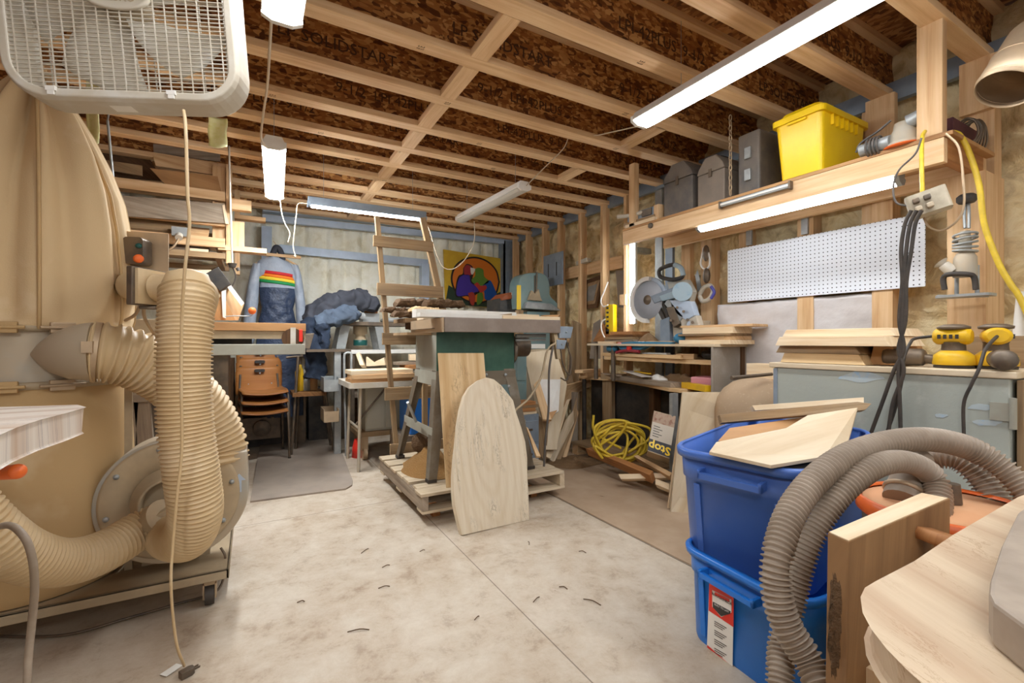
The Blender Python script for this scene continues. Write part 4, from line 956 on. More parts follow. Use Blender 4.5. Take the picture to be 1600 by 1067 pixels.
ybox('block', 'red_wood', 'reddish wood block on the router table fence', 'block', 569, 590, YQ+.12, P(580, 488, Y=YQ).z+.001, P(580, 481, Y=YQ).z, .15)
q = MB(); q.bb(P(604, 500, Y=YQ).x, P(634, 500, Y=YQ).x, YQ+.04, YQ+.3, zr, zr+.05); solo('clear_guard', q, m['galv'], 'grey rounded guard at the right end of the router table', 'guard', bevel=.02)
# blanket
def blan(i, j):
    u = 478+112*i; v = 466+22*(2*i-1)**2*(1 if i < .5 else .35)+8*(i < .2)*1
    a = P(u, v, Y=5.05+.4*j); return a+V((0, 0, .02*noise.noise(V((i*6, j*4, 0)))))
def roll(name, mt, path, r0, lab, cat):
    q = MB(); q.tube(path, r0, 40, 14)
    q.wob(.045, 6, 3); q.wob(.03, 15, 5); q.wob(.009, 45, 5); return q
bl = thing('padded_blanket', 'dark grey and blue padded blanket folded over the router table', 'blanket', P(530, 502, Y=5.0))
q = roll('', '', [P(482, 503, Y=5.0), P(500, 486, Y=5.02), P(525, 475, Y=5.05), P(552, 470, Y=5.08), P(574, 474, Y=5.1), P(576, 486, Y=5.1)], lambda t: .075+.05*math.sin(t*math.pi)-.0, '', ''); part('outer_fold', q, m['cloth_dark'], bl)
q = roll('', '', [P(495, 502, Y=4.93), P(515, 497, Y=4.93), P(540, 492, Y=4.95), P(560, 484, Y=4.97)], lambda t: .06+.02*math.sin(t*math.pi), '', ''); part('inner_fold', q, m['cloth_blue'], bl)
q = roll('', '', [P(483, 500, Y=4.98), P(485, 530, Y=4.93), P(497, 560, Y=4.9), P(492, 592, Y=4.9)], lambda t: .085-.01*t, '', ''); part('hanging_leg', q, M('dark_denim', '#2f3d52', .85, 0, '#1f2735', .6, 12, .4, 60), bl)
q = roll('', '', [P(505, 505, Y=4.9), P(508, 530, Y=4.88), P(504, 548, Y=4.88)], lambda t: .06, '', ''); part('hanging_flap', q, m['dark_denim'] if 'dark_denim' in m else bpy.data.materials['dark_denim'], bl)
# vise / sheet-metal box with red clamp left of the blanket
q = MB(); q.prism([P(u, v, Y=4.3) for u, v in ((474, 521), (491, 520), (484, 545), (472, 543))], (0, .12, 0)); vb = solo('metal_box', q, m['iron'], 'small grey metal box at the right end of the machine table', 'box', bevel=.003)
# stand with two small parts drawers
st = thing('parts_stand', 'grey steel stand carrying two open parts bins at the back', 'stand', (P(526, 600, Y=4.75).x, 4.75, 0))
q = MB(); x = P(527, 600, Y=4.75).x; q.bb(x-.03, x+.03, 4.72, 4.78, .0, P(527, 548, Y=4.75).z); part('upright', q, m['galv'], st)
q = MB(); q.bb(x-.28, x+.12, 4.7, 5.0, P(520, 549, Y=4.75).z-.0, P(520, 545, Y=4.75).z); part('shelf', q, m['iron'], st)
for i, (v0, v1) in enumerate(((589, 612), (638, 660))):
    a = P(506, v1, Y=4.6); b = P(530, v0, Y=4.6); q = MB()
    t = .006; q.bb(a.x, b.x, 4.6, 4.6+t, a.z, b.z-.02); q.bb(a.x, b.x, 4.84, 4.85, a.z, b.z); q.bb(a.x, a.x+t, 4.6, 4.85, a.z, b.z); q.bb(b.x-t, b.x, 4.6, 4.85, a.z, b.z); q.bb(a.x, b.x, 4.6, 4.85, a.z, a.z+t)
    part('parts_bin', q, m['galv_dusty'] if i else m['galv'], st)
# workhorse / stool behind chairs and dark bottles
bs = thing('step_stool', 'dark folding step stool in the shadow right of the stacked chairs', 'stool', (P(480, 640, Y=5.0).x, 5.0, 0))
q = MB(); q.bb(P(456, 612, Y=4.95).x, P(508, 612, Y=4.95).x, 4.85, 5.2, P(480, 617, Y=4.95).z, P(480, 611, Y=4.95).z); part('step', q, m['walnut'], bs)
for u0, u1, Y in ((470, 462, 5.15), (500, 522, 4.9), (497, 517, 5.15), (466, 455, 4.9)):
    q = MB(); q.tube([P(u0, 556, Y=Y), V((P(u1, 690, Y=Y).x, Y, 0))], .013, 8, 2); part('leg', q, m['iron'], bs)
q = MB(); q.tube([P(447, 558, Y=5.1), P(470, 556, Y=5.1), P(500, 556, Y=5.1)], .012, 8, 3); part('top_rail', q, m['iron'], bs)
for k, (u, v1, c) in enumerate(((468, 562, 'yellow2'), (478, 560, 'galv'), (488, 566, 'dark_ply'))):
    x = P(u, 560, Y=5.1).x; z = P(480, 611, Y=4.95).z+.001; q = MB(); q.lathe([(.04, 0), (.045, .01), (.045, .19), (.02, .23), (.015, .26), (.0, .262)], (x, 5.05, z), seg=14); solo('spray_can', q, m[c], ['yellowed can', 'grey can', 'brown can'][k]+' standing on the dark step stool', 'can', 'cans on the step stool')
# ------------------------------------------------------------------ folding table and what is on it
ft_ = thing('folding_table', 'white plastic folding table with grey tube legs behind the table saw', 'table', (1.35, 4.25, 0))
zt_ = .752; x0, x1, y0, y1 = .70, 2.0, 3.98, 4.6
q = MB(); q.rrect(x1-x0, y1-y0, .05, zt_-.045, zt_, Matrix.Translation(((x0+x1)/2, (y0+y1)/2, 0))); part('tabletop', q, m['white_dusty'], ft_, bevel=.006)
for x in (x0+.1, x1-.15):
    for yy in (y0+.06, y1-.08):
        q = MB(); q.tube([(x+(.0), yy, zt_-.05), (x-.02, yy+(-.02 if yy < 4.2 else .02), 0)], .014, 10, 2); part('leg', q, m['dusty_grey'], ft_)
    q = MB(); q.tube([(x, y0+.06, .35), (x, y1-.08, .35)], .011, 8, 2); part('crossbar', q, m['dusty_grey'], ft_)
    q = MB(); q.tube([(x, y0+.3, .35), (x+.3, y0+.3, zt_-.05)], .009, 8, 2); part('brace', q, m['iron'], ft_)
def stackb(x, y, z, items, rz=0, name='board', cat='board'):
    for i, (w, d, h, mt, lab) in enumerate(items):
        q = MB(Matrix.Translation((x, y, 0)) @ Matrix.Rotation(rz+.03*(-1)**i, 4, 'Z')); q.bb(0, w, 0, d, z, z+h-.0005); solo(name, q, m[mt], lab, cat, bevel=.002); z += h
    return z
stackb(.72, 4.0, zt_+.001, [(.52, .25, .03, 'dark_ply', 'brown board, lowest of the stack on the folding table'), (.54, .26, .036, 'pine', 'thick pine board in the middle of the stack on the folding table'), (.53, .27, .036, 'cut_pine', 'pale pine board on top of the stack on the folding table')])
lean('offcut', 'cut_pine', 'pale offcut leaning upright behind the stacked boards', 'offcut', [(556, 553, 4.5), (561, 549, 4.5), (569, 570, 4.4), (562, 570, 4.4)], .05)
lean('offcut', 'cut_pine', 'pale triangular offcut behind the stacked boards', 'offcut', [(572, 572, 4.4), (572, 557, 4.4), (583, 566, 4.4), (600, 558, 4.4), (602, 570, 4.4)], .05)
for k, (u, v, w, h, dpt, rz, mt, lab) in enumerate(((612, 575, .10, .05, .2, .3, 'cut_pine', 'pale block in the scrap heap on the folding table'), (625, 565, .16, .05, .1, -.4, 'old_wood', 'dull brown block in the scrap heap on the folding table'), (640, 562, .12, .04, .2, .2, 'red_wood', 'reddish block in the scrap heap on the folding table'), (634, 577, .22, .03, .1, .1, 'grey_wood', 'grey strip in the scrap heap on the folding table'), (650, 572, .14, .06, .12, -.2, 'cut_pine', 'pale block at the right of the scrap heap'))):
    p = P(u, v, Y=4.42+.02*k); q = MB(place((p.x, p.y, zt_+.04*k), rz)); q.box((0, 0, h/2), (w, dpt, h)); solo('scrap_block', q, m[mt], lab, 'block', bevel=.002)
dr_ = thing('cordless_drill', 'light blue and black drill lying on the folding table', 'drill', P(620, 583, Y=4.1))
p = P(620, 583, Y=4.12); p.z = zt_+.04
q = MB(); q.lathe([(.02, -.1), (.035, -.08), (.038, .02), (.03, .05), (.02, .06), (.012, .1)], p, ax=(1, -.2, 0), seg=18); part('body', q, M('light_blue', '#8db9cf', .4, 0, '#5b92b5', .5, 20), dr_)
q = MB(); q.lathe([(.018, .06), (.022, .07), (.02, .11), (.008, .13)], p, ax=(1, -.2, 0), seg=14); part('chuck', q, m['iron'], dr_)
q = MB(); q.beam(p+V((-.04, .02, -.01)), p+V((-.06, .16, -.015)), .04, .035); part('handle', q, m['black'], dr_, bevel=.008)
ybox('parcel', 'iron', 'dark tool case behind the drill on the folding table', 'case', 640, 655, 4.15, zt_+.001, zt_+.07, .12)
# beige cabinet on a wooden dolly under the table
dl = thing('wooden_dolly', 'rough wooden dolly with grey casters under the folding table', 'dolly', (1.25, 4.45, 0))
zd = P(600, 672, Y=4.35).z
q = MB(); q.bb(P(560, 670, Y=4.35).x, P(668, 670, Y=4.35).x, 4.35, 4.8, zd-.045, zd); part('deck', q, m['old_wood'], dl, bevel=.002)
for u in (572, 660):
    for yy in (4.42, 4.75):
        x = P(u, 670, Y=4.35).x; q = MB(); q.bb(x-.03, x+.03, yy-.02, yy+.02, .09, zd-.045); cs = part('caster', q, m['galv_dusty'], dl)
        q = MB(); q.cyl((x-.02, yy, .055), (x+.02, yy, .055), .055); part('wheel', q, m['galv_dusty'], cs)
cbz = thing('storage_cabinet', 'small beige two-door cabinet on the wooden dolly under the folding table', 'cabinet', (P(600, 600, Y=4.38).x, 4.5, zd))
xa, xb_ = P(571, 600, Y=4.38).x, P(632, 600, Y=4.38).x
q = MB(); q.bb(xa, xb_, 4.38, 4.75, zd+.001, .69); part('body', q, m['cabinet_beige'], cbz, bevel=.004)
for k in range(2):
    q = MB(); w = (xb_-xa)/2; q.bb(xa+k*w+.008, xa+(k+1)*w-.008, 4.368, 4.38, zd+.02, .67); part('door', q, m['cabinet_beige'], cbz, bevel=.004)
q = MB(); q.lathe([(.07, 0), (.075, .2), (.08, .33), (.07, .34)], (P(645, 640, Y=4.1).x, 4.1, .02), seg=20)
q = MB(); x = P(662, 620, Y=3.95).x; q.bb(x-.12, x+.07, 3.95, 4.3, .28, .62); solo('storage_tub', q, m['blue2'], 'bright blue tub seen between the legs of the table saw', 'tub', bevel=.01)
q = MB(); q.bb(x-.2, x+.25, 3.93, 4.33, .0, .279); solo('crate', q, m['grey_wood'], 'grey crate carrying the bright blue tub behind the table saw', 'crate')
q = MB(); q.lathe([(.0, 0), (.06, 0), (.062, .1), (.04, .16), (0, .18)], (P(560, 650, Y=4.55).x, 4.55, 0), seg=16); q.wob(.02, 14); solo('rag', q, m['red'], 'crumpled red and white rag on the floor under the folding table', 'rag')
# vise on white pedestal at left of table
q = MB(); q.tube([P(538, 576, Y=4.65), P(538, 556, Y=4.65), P(541, 551, Y=4.65), P(547, 551, Y=4.65), P(549, 556, Y=4.65), P(549, 576, Y=4.65)], .012, 8, 4); q.tube([P(538, 576, Y=4.65), V((P(541, 576, Y=4.65).x, 4.65, 0))], .012, 8, 2); solo('folding_trolley', q, m['galv'], 'grey tubular trolley handle behind the folding table', 'trolley')
# ------------------------------------------------------------------ home-made wooden ladder
YL = 3.84
ld = thing('wooden_ladder', 'home-made wooden ladder with wide plank rungs standing behind the table saw', 'ladder', (P(640, 700, Y=YL).x, YL, 0))
a, b = P(589, 338, Y=YL), P(622, 736, Y=YL); b.z = 0
q = MB(); q.beam(a, b, .038, .04, up=(0, -1, 0)); part('side_rail', q, m['old_wood'], ld, bevel=.002)
a2, b2 = P(660, 340, Y=YL), P(745, 735, Y=YL); b2.z = 0
q = MB(); q.beam(a2, b2, .05, .04, up=(0, -1, 0)); part('side_rail', q, m['old_wood'], ld, bevel=.002)
for (u0, v0, u1, v1, h) in ((583, 371, 676, 374, .088), (589, 443, 692, 446, .1), (597, 519, 712, 521, .098), (601, 601, 728, 603, .105), (609, 684, 740, 688, .13)):
    a, b = P(u0, v0, Y=YL-.03), P(u1, v1, Y=YL-.03); z = (a.z+b.z)/2
    q = MB(); q.bb(a.x, b.x, YL-.045, YL-.021, z-h, z); part('rung', q, m['old_wood'], ld, bevel=.002)
# ------------------------------------------------------------------ pallet
pl_ = thing('pallet', 'pale wooden pallet raised on short blocks under the table saw', 'pallet', (1.4, 3.17, 0))
x0, x1, y0, y1 = .885, 1.93, 2.66, 3.72; zt0 = .185
nb = 7; ys = [y0, y0+.13, y0+.28, y0+.42, y0+.585, y0+.75, y0+.93]; ws = [.125, .09, .13, .14, .13, .14, .13]
for k, (y, w) in enumerate(zip(ys, ws)):
    q = MB(); q.bb(x0+rnd(-.01, .01), x1+rnd(-.01, .01), y, y+w, zt0-.018, zt0); part('deck_board', q, m['pallet_wood'], pl_, bevel=.002)
for x in (x0, (x0+x1)/2-.02, x1-.04):
    q = MB(); q.bb(x, x+.04, y0+.005, y1-.005, zt0-.105, zt0-.0185); part('stringer', q, m['grey_wood'] if x == x0 else m['pallet_wood'], pl_, bevel=.002)
for y in (y0, y0+.47, y0+.93):
    q = MB(); q.bb(x0, x1, y, y+.11, zt0-.122, zt0-.1055); part('bottom_board', q, m['pallet_wood'], pl_, bevel=.002)
for x in (x0+.1, x1-.22):
    for y in (y0+.1, y1-.2):
        q = MB(); q.bb(x, x+.05, y, y+.09, 0, zt0-.1225); part('support_block', q, m['red_wood'], pl_, bevel=.002)
# ------------------------------------------------------------------ table saw
ts = thing('table_saw', 'green and grey table saw on splayed steel legs standing on the pallet', 'table saw', (1.36, 3.1, zt0))
cx0, cx1, cy0, cy1, cz0, cz1 = 1.062, 1.652, 2.9, 3.34, .885, 1.185
q = MB(); q.bb(cx0, cx1, cy0, cy0+.006, cz0, cz1); part('front_panel', q, m['saw_green'], ts, bevel=.002)
q = MB(); q.prism([V((cx0, cy0+.007, cz0)), V((cx0, cy1, cz0+.0)), V((cx0, cy1, cz1)), V((cx0, cy0+.007, cz1))], (.006, 0, 0)); part('side_panel', q, m['saw_grey'], ts)
q = MB(); q.bb(cx1-.006, cx1, cy0+.007, cy1, cz0, cz1); q.bb(cx0, cx1, cy1, cy1+.006, cz0, cz1); q.bb(cx0, cx1, cy0, cy1, cz0-.006, cz0-.001); part('body', q, m['saw_green'], ts)
feet = [((cx0, cy0), (.985, 2.84)), ((cx1, cy0), (1.765, 2.80)), ((cx0, cy1), (.985, 3.62)), ((cx1, cy1), (1.765, 3.62))]
for (x, y), (fx_, fy_) in feet:
    q = MB(); s = 1 if x < 1.3 else -1; sy = 1 if y < 3.1 else -1
    a = V((x, y, cz0+.02)); b = V((fx_, fy_, zt0+.0))
    q.prism([a, a+V((s*.085, 0, 0)), b+V((s*.055, 0, 0)), b], (0, sy*.004, 0)); q.prism([a+V((0, sy*.004, 0)), a+V((0, sy*.09, 0)), b+V((0, sy*.06, 0)), b+V((0, sy*.004, 0))], (s*.004, 0, 0))
    lg = part('leg', q, m['saw_legs'], ts)
    q = MB(); q.box(b+V((s*.027, sy*.03, .012)), (.06, .06, .024)); part('foot', q, m['rubber'], lg, bevel=.003)
def mid(i, t): (x, y), (fx_, fy_) = feet[i]; return V((x, y, cz0)).lerp(V((fx_, fy_, zt0)), t)
for i, j in ((0, 1), (0, 2), (1, 3)):
    for t, h in ((.05, .09), (.55, .07)) if (i, j) != (0, 1) else ((.06, .1),):
        q = MB(); q.beam(mid(i, t), mid(j, t), .005, h); part('cross_brace', q, m['saw_legs'] if j == 1 else m['saw_grey'], ts)
q = MB()
for u, v in ((790, 585), (795, 603), (760, 585)):
    q = MB(); q.lathe([(.012, 0), (.01, .006), (0, .008)], P(u, v, Y=2.885), ax=(0, -1, 0), seg=10); part('bolt', q, m['galv'], ts)
Yt = 2.74; tx0, tx1 = P(695, 505, Y=Yt).x, P(876, 505, Y=Yt).x; tz0, tz1 = P(780, 519, Y=Yt).z, P(780, 497, Y=Yt).z
q = MB(); q.bb(tx0, tx1, Yt+.013, 3.42, tz0+.03, tz1); q.bb(tx0, tx1, Yt, Yt+.012, tz0, tz1); part('tabletop', q, m['cast'], ts, bevel=.004)
q = MB(); q.bb(tx0-.012, tx0-.001, Yt+.01, 3.42, tz0, tz1-.003); part('table_edge', q, m['galv_dusty'], ts)
q = MB(); q.bb(tx0-.03, cx1-.05, Yt+.15, 3.4, cz1, tz0+.028); part('trunnion_box', q, m['iron'], ts)
q = MB(); q.tube([P(806, 524, Y=2.85), P(852, 524, Y=2.85)], .014, 12, 2); q.tube([P(806, 531, Y=2.85), P(852, 530, Y=2.85)], .009, 12, 2); part('rail_tube', q, m['galv'], ts)
q = MB(); q.lathe([(.09, 0), (.1, .01), (.1, .022), (.08, .03), (.06, .022), (.03, .03), (0, .03)], V((cx1+.012, 3.0, 1.03)), ax=(1, 0, 0), seg=28); part('handwheel', q, m['iron'], ts)
q = MB(); q.cyl((cx1+.05, 3.28, 1.06), (cx1+.33, 3.28, 1.06), .085, seg=20); part('motor', q, m['iron'], ts)
q = MB(); q.beam(P(866, 519, Y=2.78), P(872, 560, Y=2.78), .03, .03); swb = part('switch_bracket', q, m['dusty_tan'], ts)
for v0, v1, u0, u1 in ((509, 528, 874, 896), (530, 545, 870, 886)):
    q = MB(); q.prism([P(u, v, Y=2.76) for u, v in ((u0, v0), (u1, v0+1), (u1-4, v1), (u0, v1))], (0, .05, 0)); sb = part('switch_box', q, m['steel'], ts, bevel=.004)
    q = MB(); q.lathe([(.008, 0), (.006, .006), (0, .008)], P((u0+u1)/2, (v0+v1)/2, Y=2.758), ax=(0, -1, 0), seg=10); part('screw', q, m['galv'], sb)
for k, pts in enumerate(([(868, 535), (855, 548), (845, 590), (826, 622), (806, 640), (802, 655)], [(864, 540), (858, 580), (857, 640), (852, 690), (850, 728)])):
    q = MB(); q.tube([P(u, v, Y=2.74-.02*k if i < 4 else 2.74) for i, (u, v) in enumerate(pts)], .008, 8, 8); part('power_cord', q, m['dusty_tan'] if k == 0 else m['grey_cord'], ts)
for k, pts in enumerate(([(876, 545), (880, 570), (890, 585), (893, 560), (888, 546)], [(884, 528), (891, 560), (886, 592), (876, 590)])):
    q = MB(); q.tube([P(u, v, Y=2.86+.03*k) for u, v in pts], .006, 8, 8); part('loose_cord', q, m['iron'], ts)
# things on the saw table
zz = tz1+.001
def tb_(x0, x1, y, w, h, z, mt, lab, rz=0, name='board', bev=.002):
    q = MB(place(((x0+x1)/2, y+w/2, z), rz)); q.box((0, 0, h/2), (x1-x0, w, h)); return solo(name, q, m[mt], lab, 'board', bevel=bev)
xL = P(655, 490, Y=2.82).x
tb_(xL, 1.62, 2.80, .07, .027, zz, 'white', 'white painted trim board along the front of the saw table', name='trim_board')
tb_(xL, 1.66, 2.88, .09, .055, zz, 'white', 'taller white painted board behind the front trim on the saw table', name='trim_board')
tb_(1.50, 1.98, 2.79+.0, .06, .025, zz, 'cut_pine', 'pale pine strip overhanging the right end of the saw table', 0)
tb_(1.3, 1.93, 2.99, .10, .05, zz, 'cut_pine', 'pale pine board behind the overhanging strip on the saw table', .02)
tb_(1.05, 1.9, 3.12, .16, .06, zz, 'sheet_ply', 'thin plywood sheet at the back of the saw table', -.02)
lean('offcut', 'old_wood', 'long brown wedge of wood lying on the saw table front edge', 'offcut', [(740, 496, 3.16), (800, 489, 3.22), (800, 496, 3.22)], .03)
lean('offcut', 'dark_ply', 'brown triangular offcut at the right of the saw table', 'offcut', [(845, 492, 3.4), (876, 491, 3.42), (868, 497, 3.4)], .03)
q = MB(); q.bb(P(633, 520, Y=3.05).x, cx0+.3, 3.0, 3.35, P(650, 523, Y=3.05).z, P(650, 519, Y=3.05).z); solo('board', q, m['old_wood'], 'flat board poking out left under the saw table top', 'board')
# bark-edged slabs behind left
def bark(u0, u1, v, Y, h, w, lab, seed, mt='bark', rz=0):
    a, b = P(u0, v, Y=Y), P(u1, v, Y=Y); n = 16
    vs = []; rs = []
    for i in range(n+1):
        t = i/n; x = a.x+(b.x-a.x)*t; j = noise.noise(V((t*5, seed, 0))); k = noise.noise(V((t*9, seed+5, 0)))
        z = a.z; hh = h*(1+.3*k)*(.55 if i in (0, n) else 1)
        rs.append([V((x, Y+w*(c_)+.02*j, z+d_*hh)) for c_, d_ in ((0, .25), (.0, .7), (.12, 1), (.5, 1.05), (.88, 1), (1, .6), (.95, .0), (.5, -.0), (.08, .0))])
    q = MB(place(rs[0][0]*0, 0)); q.rings(rs, smooth=False); q.wob(.012, 30, seed); return solo('bark_slab', q, m[mt], lab, 'slab')
bark(600, 652, 486, 3.55, .035, .14, 'bark-edged offcut reaching left past the ladder', 1)
bark(617, 660, 494, 3.45, .045, .13, 'bark-edged slab with scalloped edge, lowest left of the pile', 2)
bark(622, 700, 477, 3.6, .06, .16, 'bark-edged slab in the middle of the pile left of the white boards', 3)
bark(668, 727, 477, 3.45, .055, .15, 'bark-edged slab at the top right of the pile beside the painting', 4)
bark(645, 690, 486, 3.35, .035, .12, 'rounded pale slab end in front of the bark pile', 5, 'slab_warm')
lean('block', 'dark_wood', 'dark wood block supporting the bark slabs', 'block', [(633, 514, 3.7), (633, 500, 3.7), (652, 500, 3.7), (652, 514, 3.7)], .2)
# saw stand under the bark pile
q = MB(); q.bb(P(636, 515, Y=3.4).x, P(695, 515, Y=3.6).x, 3.44, 3.78, P(640, 497, Y=3.5).z-.03, P(640, 497, Y=3.5).z)
wing = solo('wooden_shelf', q, m['old_wood'], 'small wooden shelf behind the saw carrying the bark slabs', 'shelf')
q = MB(); bx_ = P(668, 515, Y=3.6).x; q.bb(bx_-.02, bx_+.02, 3.65, 3.69, zt0, P(640, 497, Y=3.5).z-.031); q.bb(bx_+.25, bx_+.29, 3.65, 3.69, zt0, P(640, 497, Y=3.5).z-.031); solo('prop_post', q, m['old_wood'], 'pair of props under the shelf behind the saw', 'post')
# leaning plank and spalted slab
a_ = [P(697, 757, D=2.88), P(684, 551, D=3.03), P(756, 551, D=3.12), P(762, 770, D=2.93)]; a_[0].z = a_[3].z = zt0+.001
n = (a_[1]-a_[0]).cross(a_[3]-a_[0]).normalized(); n = -n if n.y < 0 else n; a_[3] = a_[0]+(a_[2]-a_[1])
q = MB(); q.prism(a_, n*.028, udir=a_[1]-a_[0]); solo('plank', q, m['slab_warm'], 'tall figured plank leaning on the front of the table saw', 'plank', bevel=.002)
ol = [(722, 836), (716, 812), (711, 790), (709, 770), (709, 745), (711, 715), (714, 690), (716, 665), (720, 640), (726, 618), (735, 603), (748, 593), (760, 589), (772, 592), (784, 602), (795, 616), (802, 625), (807, 645), (815, 668), (821, 690), (824, 715), (824, 740), (826, 770), (827, 812)]
def dd(u, v): 
    t = (v-589)/(836-589); return (2.90*(1-t)+2.60*t)+(u-722)/105*.21
sp_ = [P(u, v, D=dd(u, v)) for u, v in ol]
for p in sp_: p.z = max(p.z, 0)
pp = spline([p for p in sp_]+[sp_[0]], 1)[:-1]
n = (sp_[11]-sp_[0]).cross(sp_[-1]-sp_[0]).normalized(); n = -n if n.y < 0 else n
slc = (sp_[0]+sp_[-1])/2; q = MB(); q.prism(sp_, n*.045, udir=sp_[11]-slc, org=slc.lerp(sp_[11], .55)); solo('spalted_slab', q, m['slab'], 'big rounded spalted maple slab leaning against the pallet', 'slab', bevel=.003)
# sawdust heap and log end on the pallet
def heap(cx, cy, z, rx, ry, h, seed, n=40):
    def f(i, j):
        a = i*2*math.pi; r = j; rr = 1+.25*noise.noise(V((math.cos(a)*1.5, math.sin(a)*1.5, seed)))
        x, y = cx+math.cos(a)*rx*r*rr, cy+math.sin(a)*ry*r*rr
        return (x, y, z+h*(1-r**1.3)**1.2*(1 if r < 1 else 0)+.014*noise.noise(V((x*26, y*26, seed)))*(r < 1)*(1-r)*2+(.0015 if r >= 1 else .002))
    q = MB(); q.grid(f, n, 22); return q
solo('sawdust_heap', heap(1.12, 3.18, zt0, .2, .3, .17, 1), m['sawdust'], 'heap of sawdust under the table saw on the pallet', 'sawdust', kind='stuff')
q = MB(); q.lathe([(0, 0), (.06, 0), (.075, .03), (.07, .06), (0, .062)], P(660, 690, Y=3.3), ax=(-.6, -1, .2), seg=14); q.wob(.012, 20); solo('log_end', q, m['bark'], 'sawn log end lying on the sawdust heap', 'log')
q = MB(); q.tube([P(637, 628, Y=3.0), P(650, 658, Y=3.1)], .01, 8, 2); solo('steel_bar', q, m['galv'], 'short steel bar stuck through the left brace of the table saw', 'bar')
# ------------------------------------------------------------------ behind the saw: planer, bandsaw
bw = thing('bench_planer', 'orange-topped black bench machine below the painting', 'planer', P(798, 500, Y=4.6))
zs_ = P(798, 480, Y=4.6).z
q = MB(); q.bb(P(782, 480, Y=4.6).x, P(814, 480, Y=4.6).x, 4.62, 4.95, zs_-.05, P(798, 466, Y=4.6).z); part('body', q, m['black'], bw, bevel=.006)
q = MB(); q.prism([P(u, v, Y=4.6) for u, v in ((783, 466), (793, 457), (815, 454), (816, 463), (784, 469))], (0, .3, 0)); hd = part('top_cover', q, M('dusty_orange', '#b4552a', .5, 0, '#8d5a3a', .5, 8), bw, bevel=.006)
q = MB(); q.text('RIDGID', .04, Matrix.Translation(P(807, 459, Y=4.597)) @ Matrix.Rotation(math.pi/2, 4, 'X'), bold=.001); part('lettering', q, m['white'], hd)
q = MB(); xx = P(798, 480, Y=4.6).x; q.bb(xx-.12, xx+.08, 4.7, 4.95, 0, zs_-.051); part('stand', q, m['iron'], bw)
bnd = thing('bandsaw', 'grey-green bandsaw with rounded upper housing behind the table saw', 'bandsaw', (P(842, 480, Y=4.4).x, 4.5, 0))
Yb = 4.45
ho = spline([V((u, v, 0)) for u, v in ((812, 482), (810, 460), (811, 441), (816, 430), (826, 426), (845, 426), (855, 432), (859, 445), (860, 461), (870, 472), (878, 484))], 4)
q = MB(); q.prism([P(p.x, p.y, Y=Yb) for p in ho], (0, .22, 0)); part('upper_housing', q, m['blue_grey'], bnd, bevel=.012)
q = MB(); q.prism([P(u, v, Y=Yb-.05) for u, v in ((824, 471), (862, 474), (877, 485), (820, 481))], (0, .3, 0)); part('table', q, m['galv'], bnd, bevel=.004)
q = MB(); q.prism([P(u, v, Y=Yb-.04) for u, v in ((826, 468), (832, 453), (836, 458), (842, 451), (845, 464), (848, 470))], (0, .06, 0)); part('blade_guide', q, m['dusty_tan'], bnd, bevel=.004)
q = MB(); q.bb(P(835, 440, Y=Yb).x-.004, P(835, 440, Y=Yb).x+.004, Yb-.012, Yb-.002, P(835, 468, Y=Yb).z, P(835, 430, Y=Yb).z); q.tube([P(838, 470, Y=Yb-.02), P(839, 424, Y=Yb-.02)], .008, 8, 2); part('blade', q, m['iron'], bnd)
q = MB(); xx = P(842, 480, Y=Yb).x; q.bb(xx-.14, xx+.17, Yb+.02, Yb+.24, 0, P(842, 486, Y=Yb).z); part('lower_housing', q, m['blue_grey'], bnd, bevel=.01)
q = MB(); q.prism([P(u, v, Y=4.0) for u, v in ((809, 483), (814, 483), (814, 445), (809, 445))], (0, .02, 0)); lv = solo('spirit_level', q, m['yellow'], 'short yellow spirit level standing up behind the saw table boards', 'level')
q = MB(); a = P(811.5, 484, Y=4.01); q.bb(a.x-.03, a.x+.03, 3.98, 4.04, 0, a.z-.001); solo('post', q, m['old_wood'], 'post behind the saw carrying the yellow level', 'post')
# blue-grey machine and drawers seen right of the saw cabinet
mc = thing('drawer_unit', 'dusty blue-grey machine cabinet right of and behind the table saw', 'cabinet', (2.1, 3.75, 0))
q = MB(); q.bb(P(806, 600, Y=3.7).x, P(823, 600, Y=3.7).x, 3.7, 4.05, 0, P(820, 546, Y=3.7).z); part('body', q, m['blue_grey'], mc, bevel=.006)
for v0, v1 in ((548, 594), (598, 625)):
    q = MB(); q.prism([P(u, v, Y=3.69) for u, v in ((808, v0), (821, v0), (821, v1), (808, v1))], (0, .009, 0)); part('drawer', q, m['blue_grey'], mc, bevel=.003)
gc = thing('file_cabinet', 'low grey metal drawer box on the floor behind the saw legs', 'cabinet', (P(820, 680, Y=3.35).x, 3.4, 0))
q = MB(); xa = P(806, 660, Y=3.36).x; xb_ = P(842, 660, Y=3.36).x; zc = P(820, 648, Y=3.36).z; q.bb(xa, xb_, 3.36, 3.65, 0, zc); part('body', q, m['steel'], gc, bevel=.003)
for z in (.03, .24):
    q = MB(); q.bb(xa+.01, xb_-.01, 3.35, 3.36, z, z+.18); d_ = part('drawer', q, m['steel'], gc, bevel=.002); q = MB(); q.bb((xa+xb_)/2-.04, (xa+xb_)/2+.04, 3.338, 3.35, z+.1, z+.115); part('handle', q, m['iron'], d_)
stackb(xa, 3.37, zc+.001, [(.22, .2, .025, 'cut_pine', 'pale board, lowest on the grey drawer box behind the saw'), (.2, .18, .03, 'red_wood', 'reddish board second up on the grey drawer box'), (.24, .16, .025, 'old_wood', 'dull board third up on the grey drawer box'), (.2, .15, .03, 'red_wood', 'reddish board topmost on the grey drawer box')])
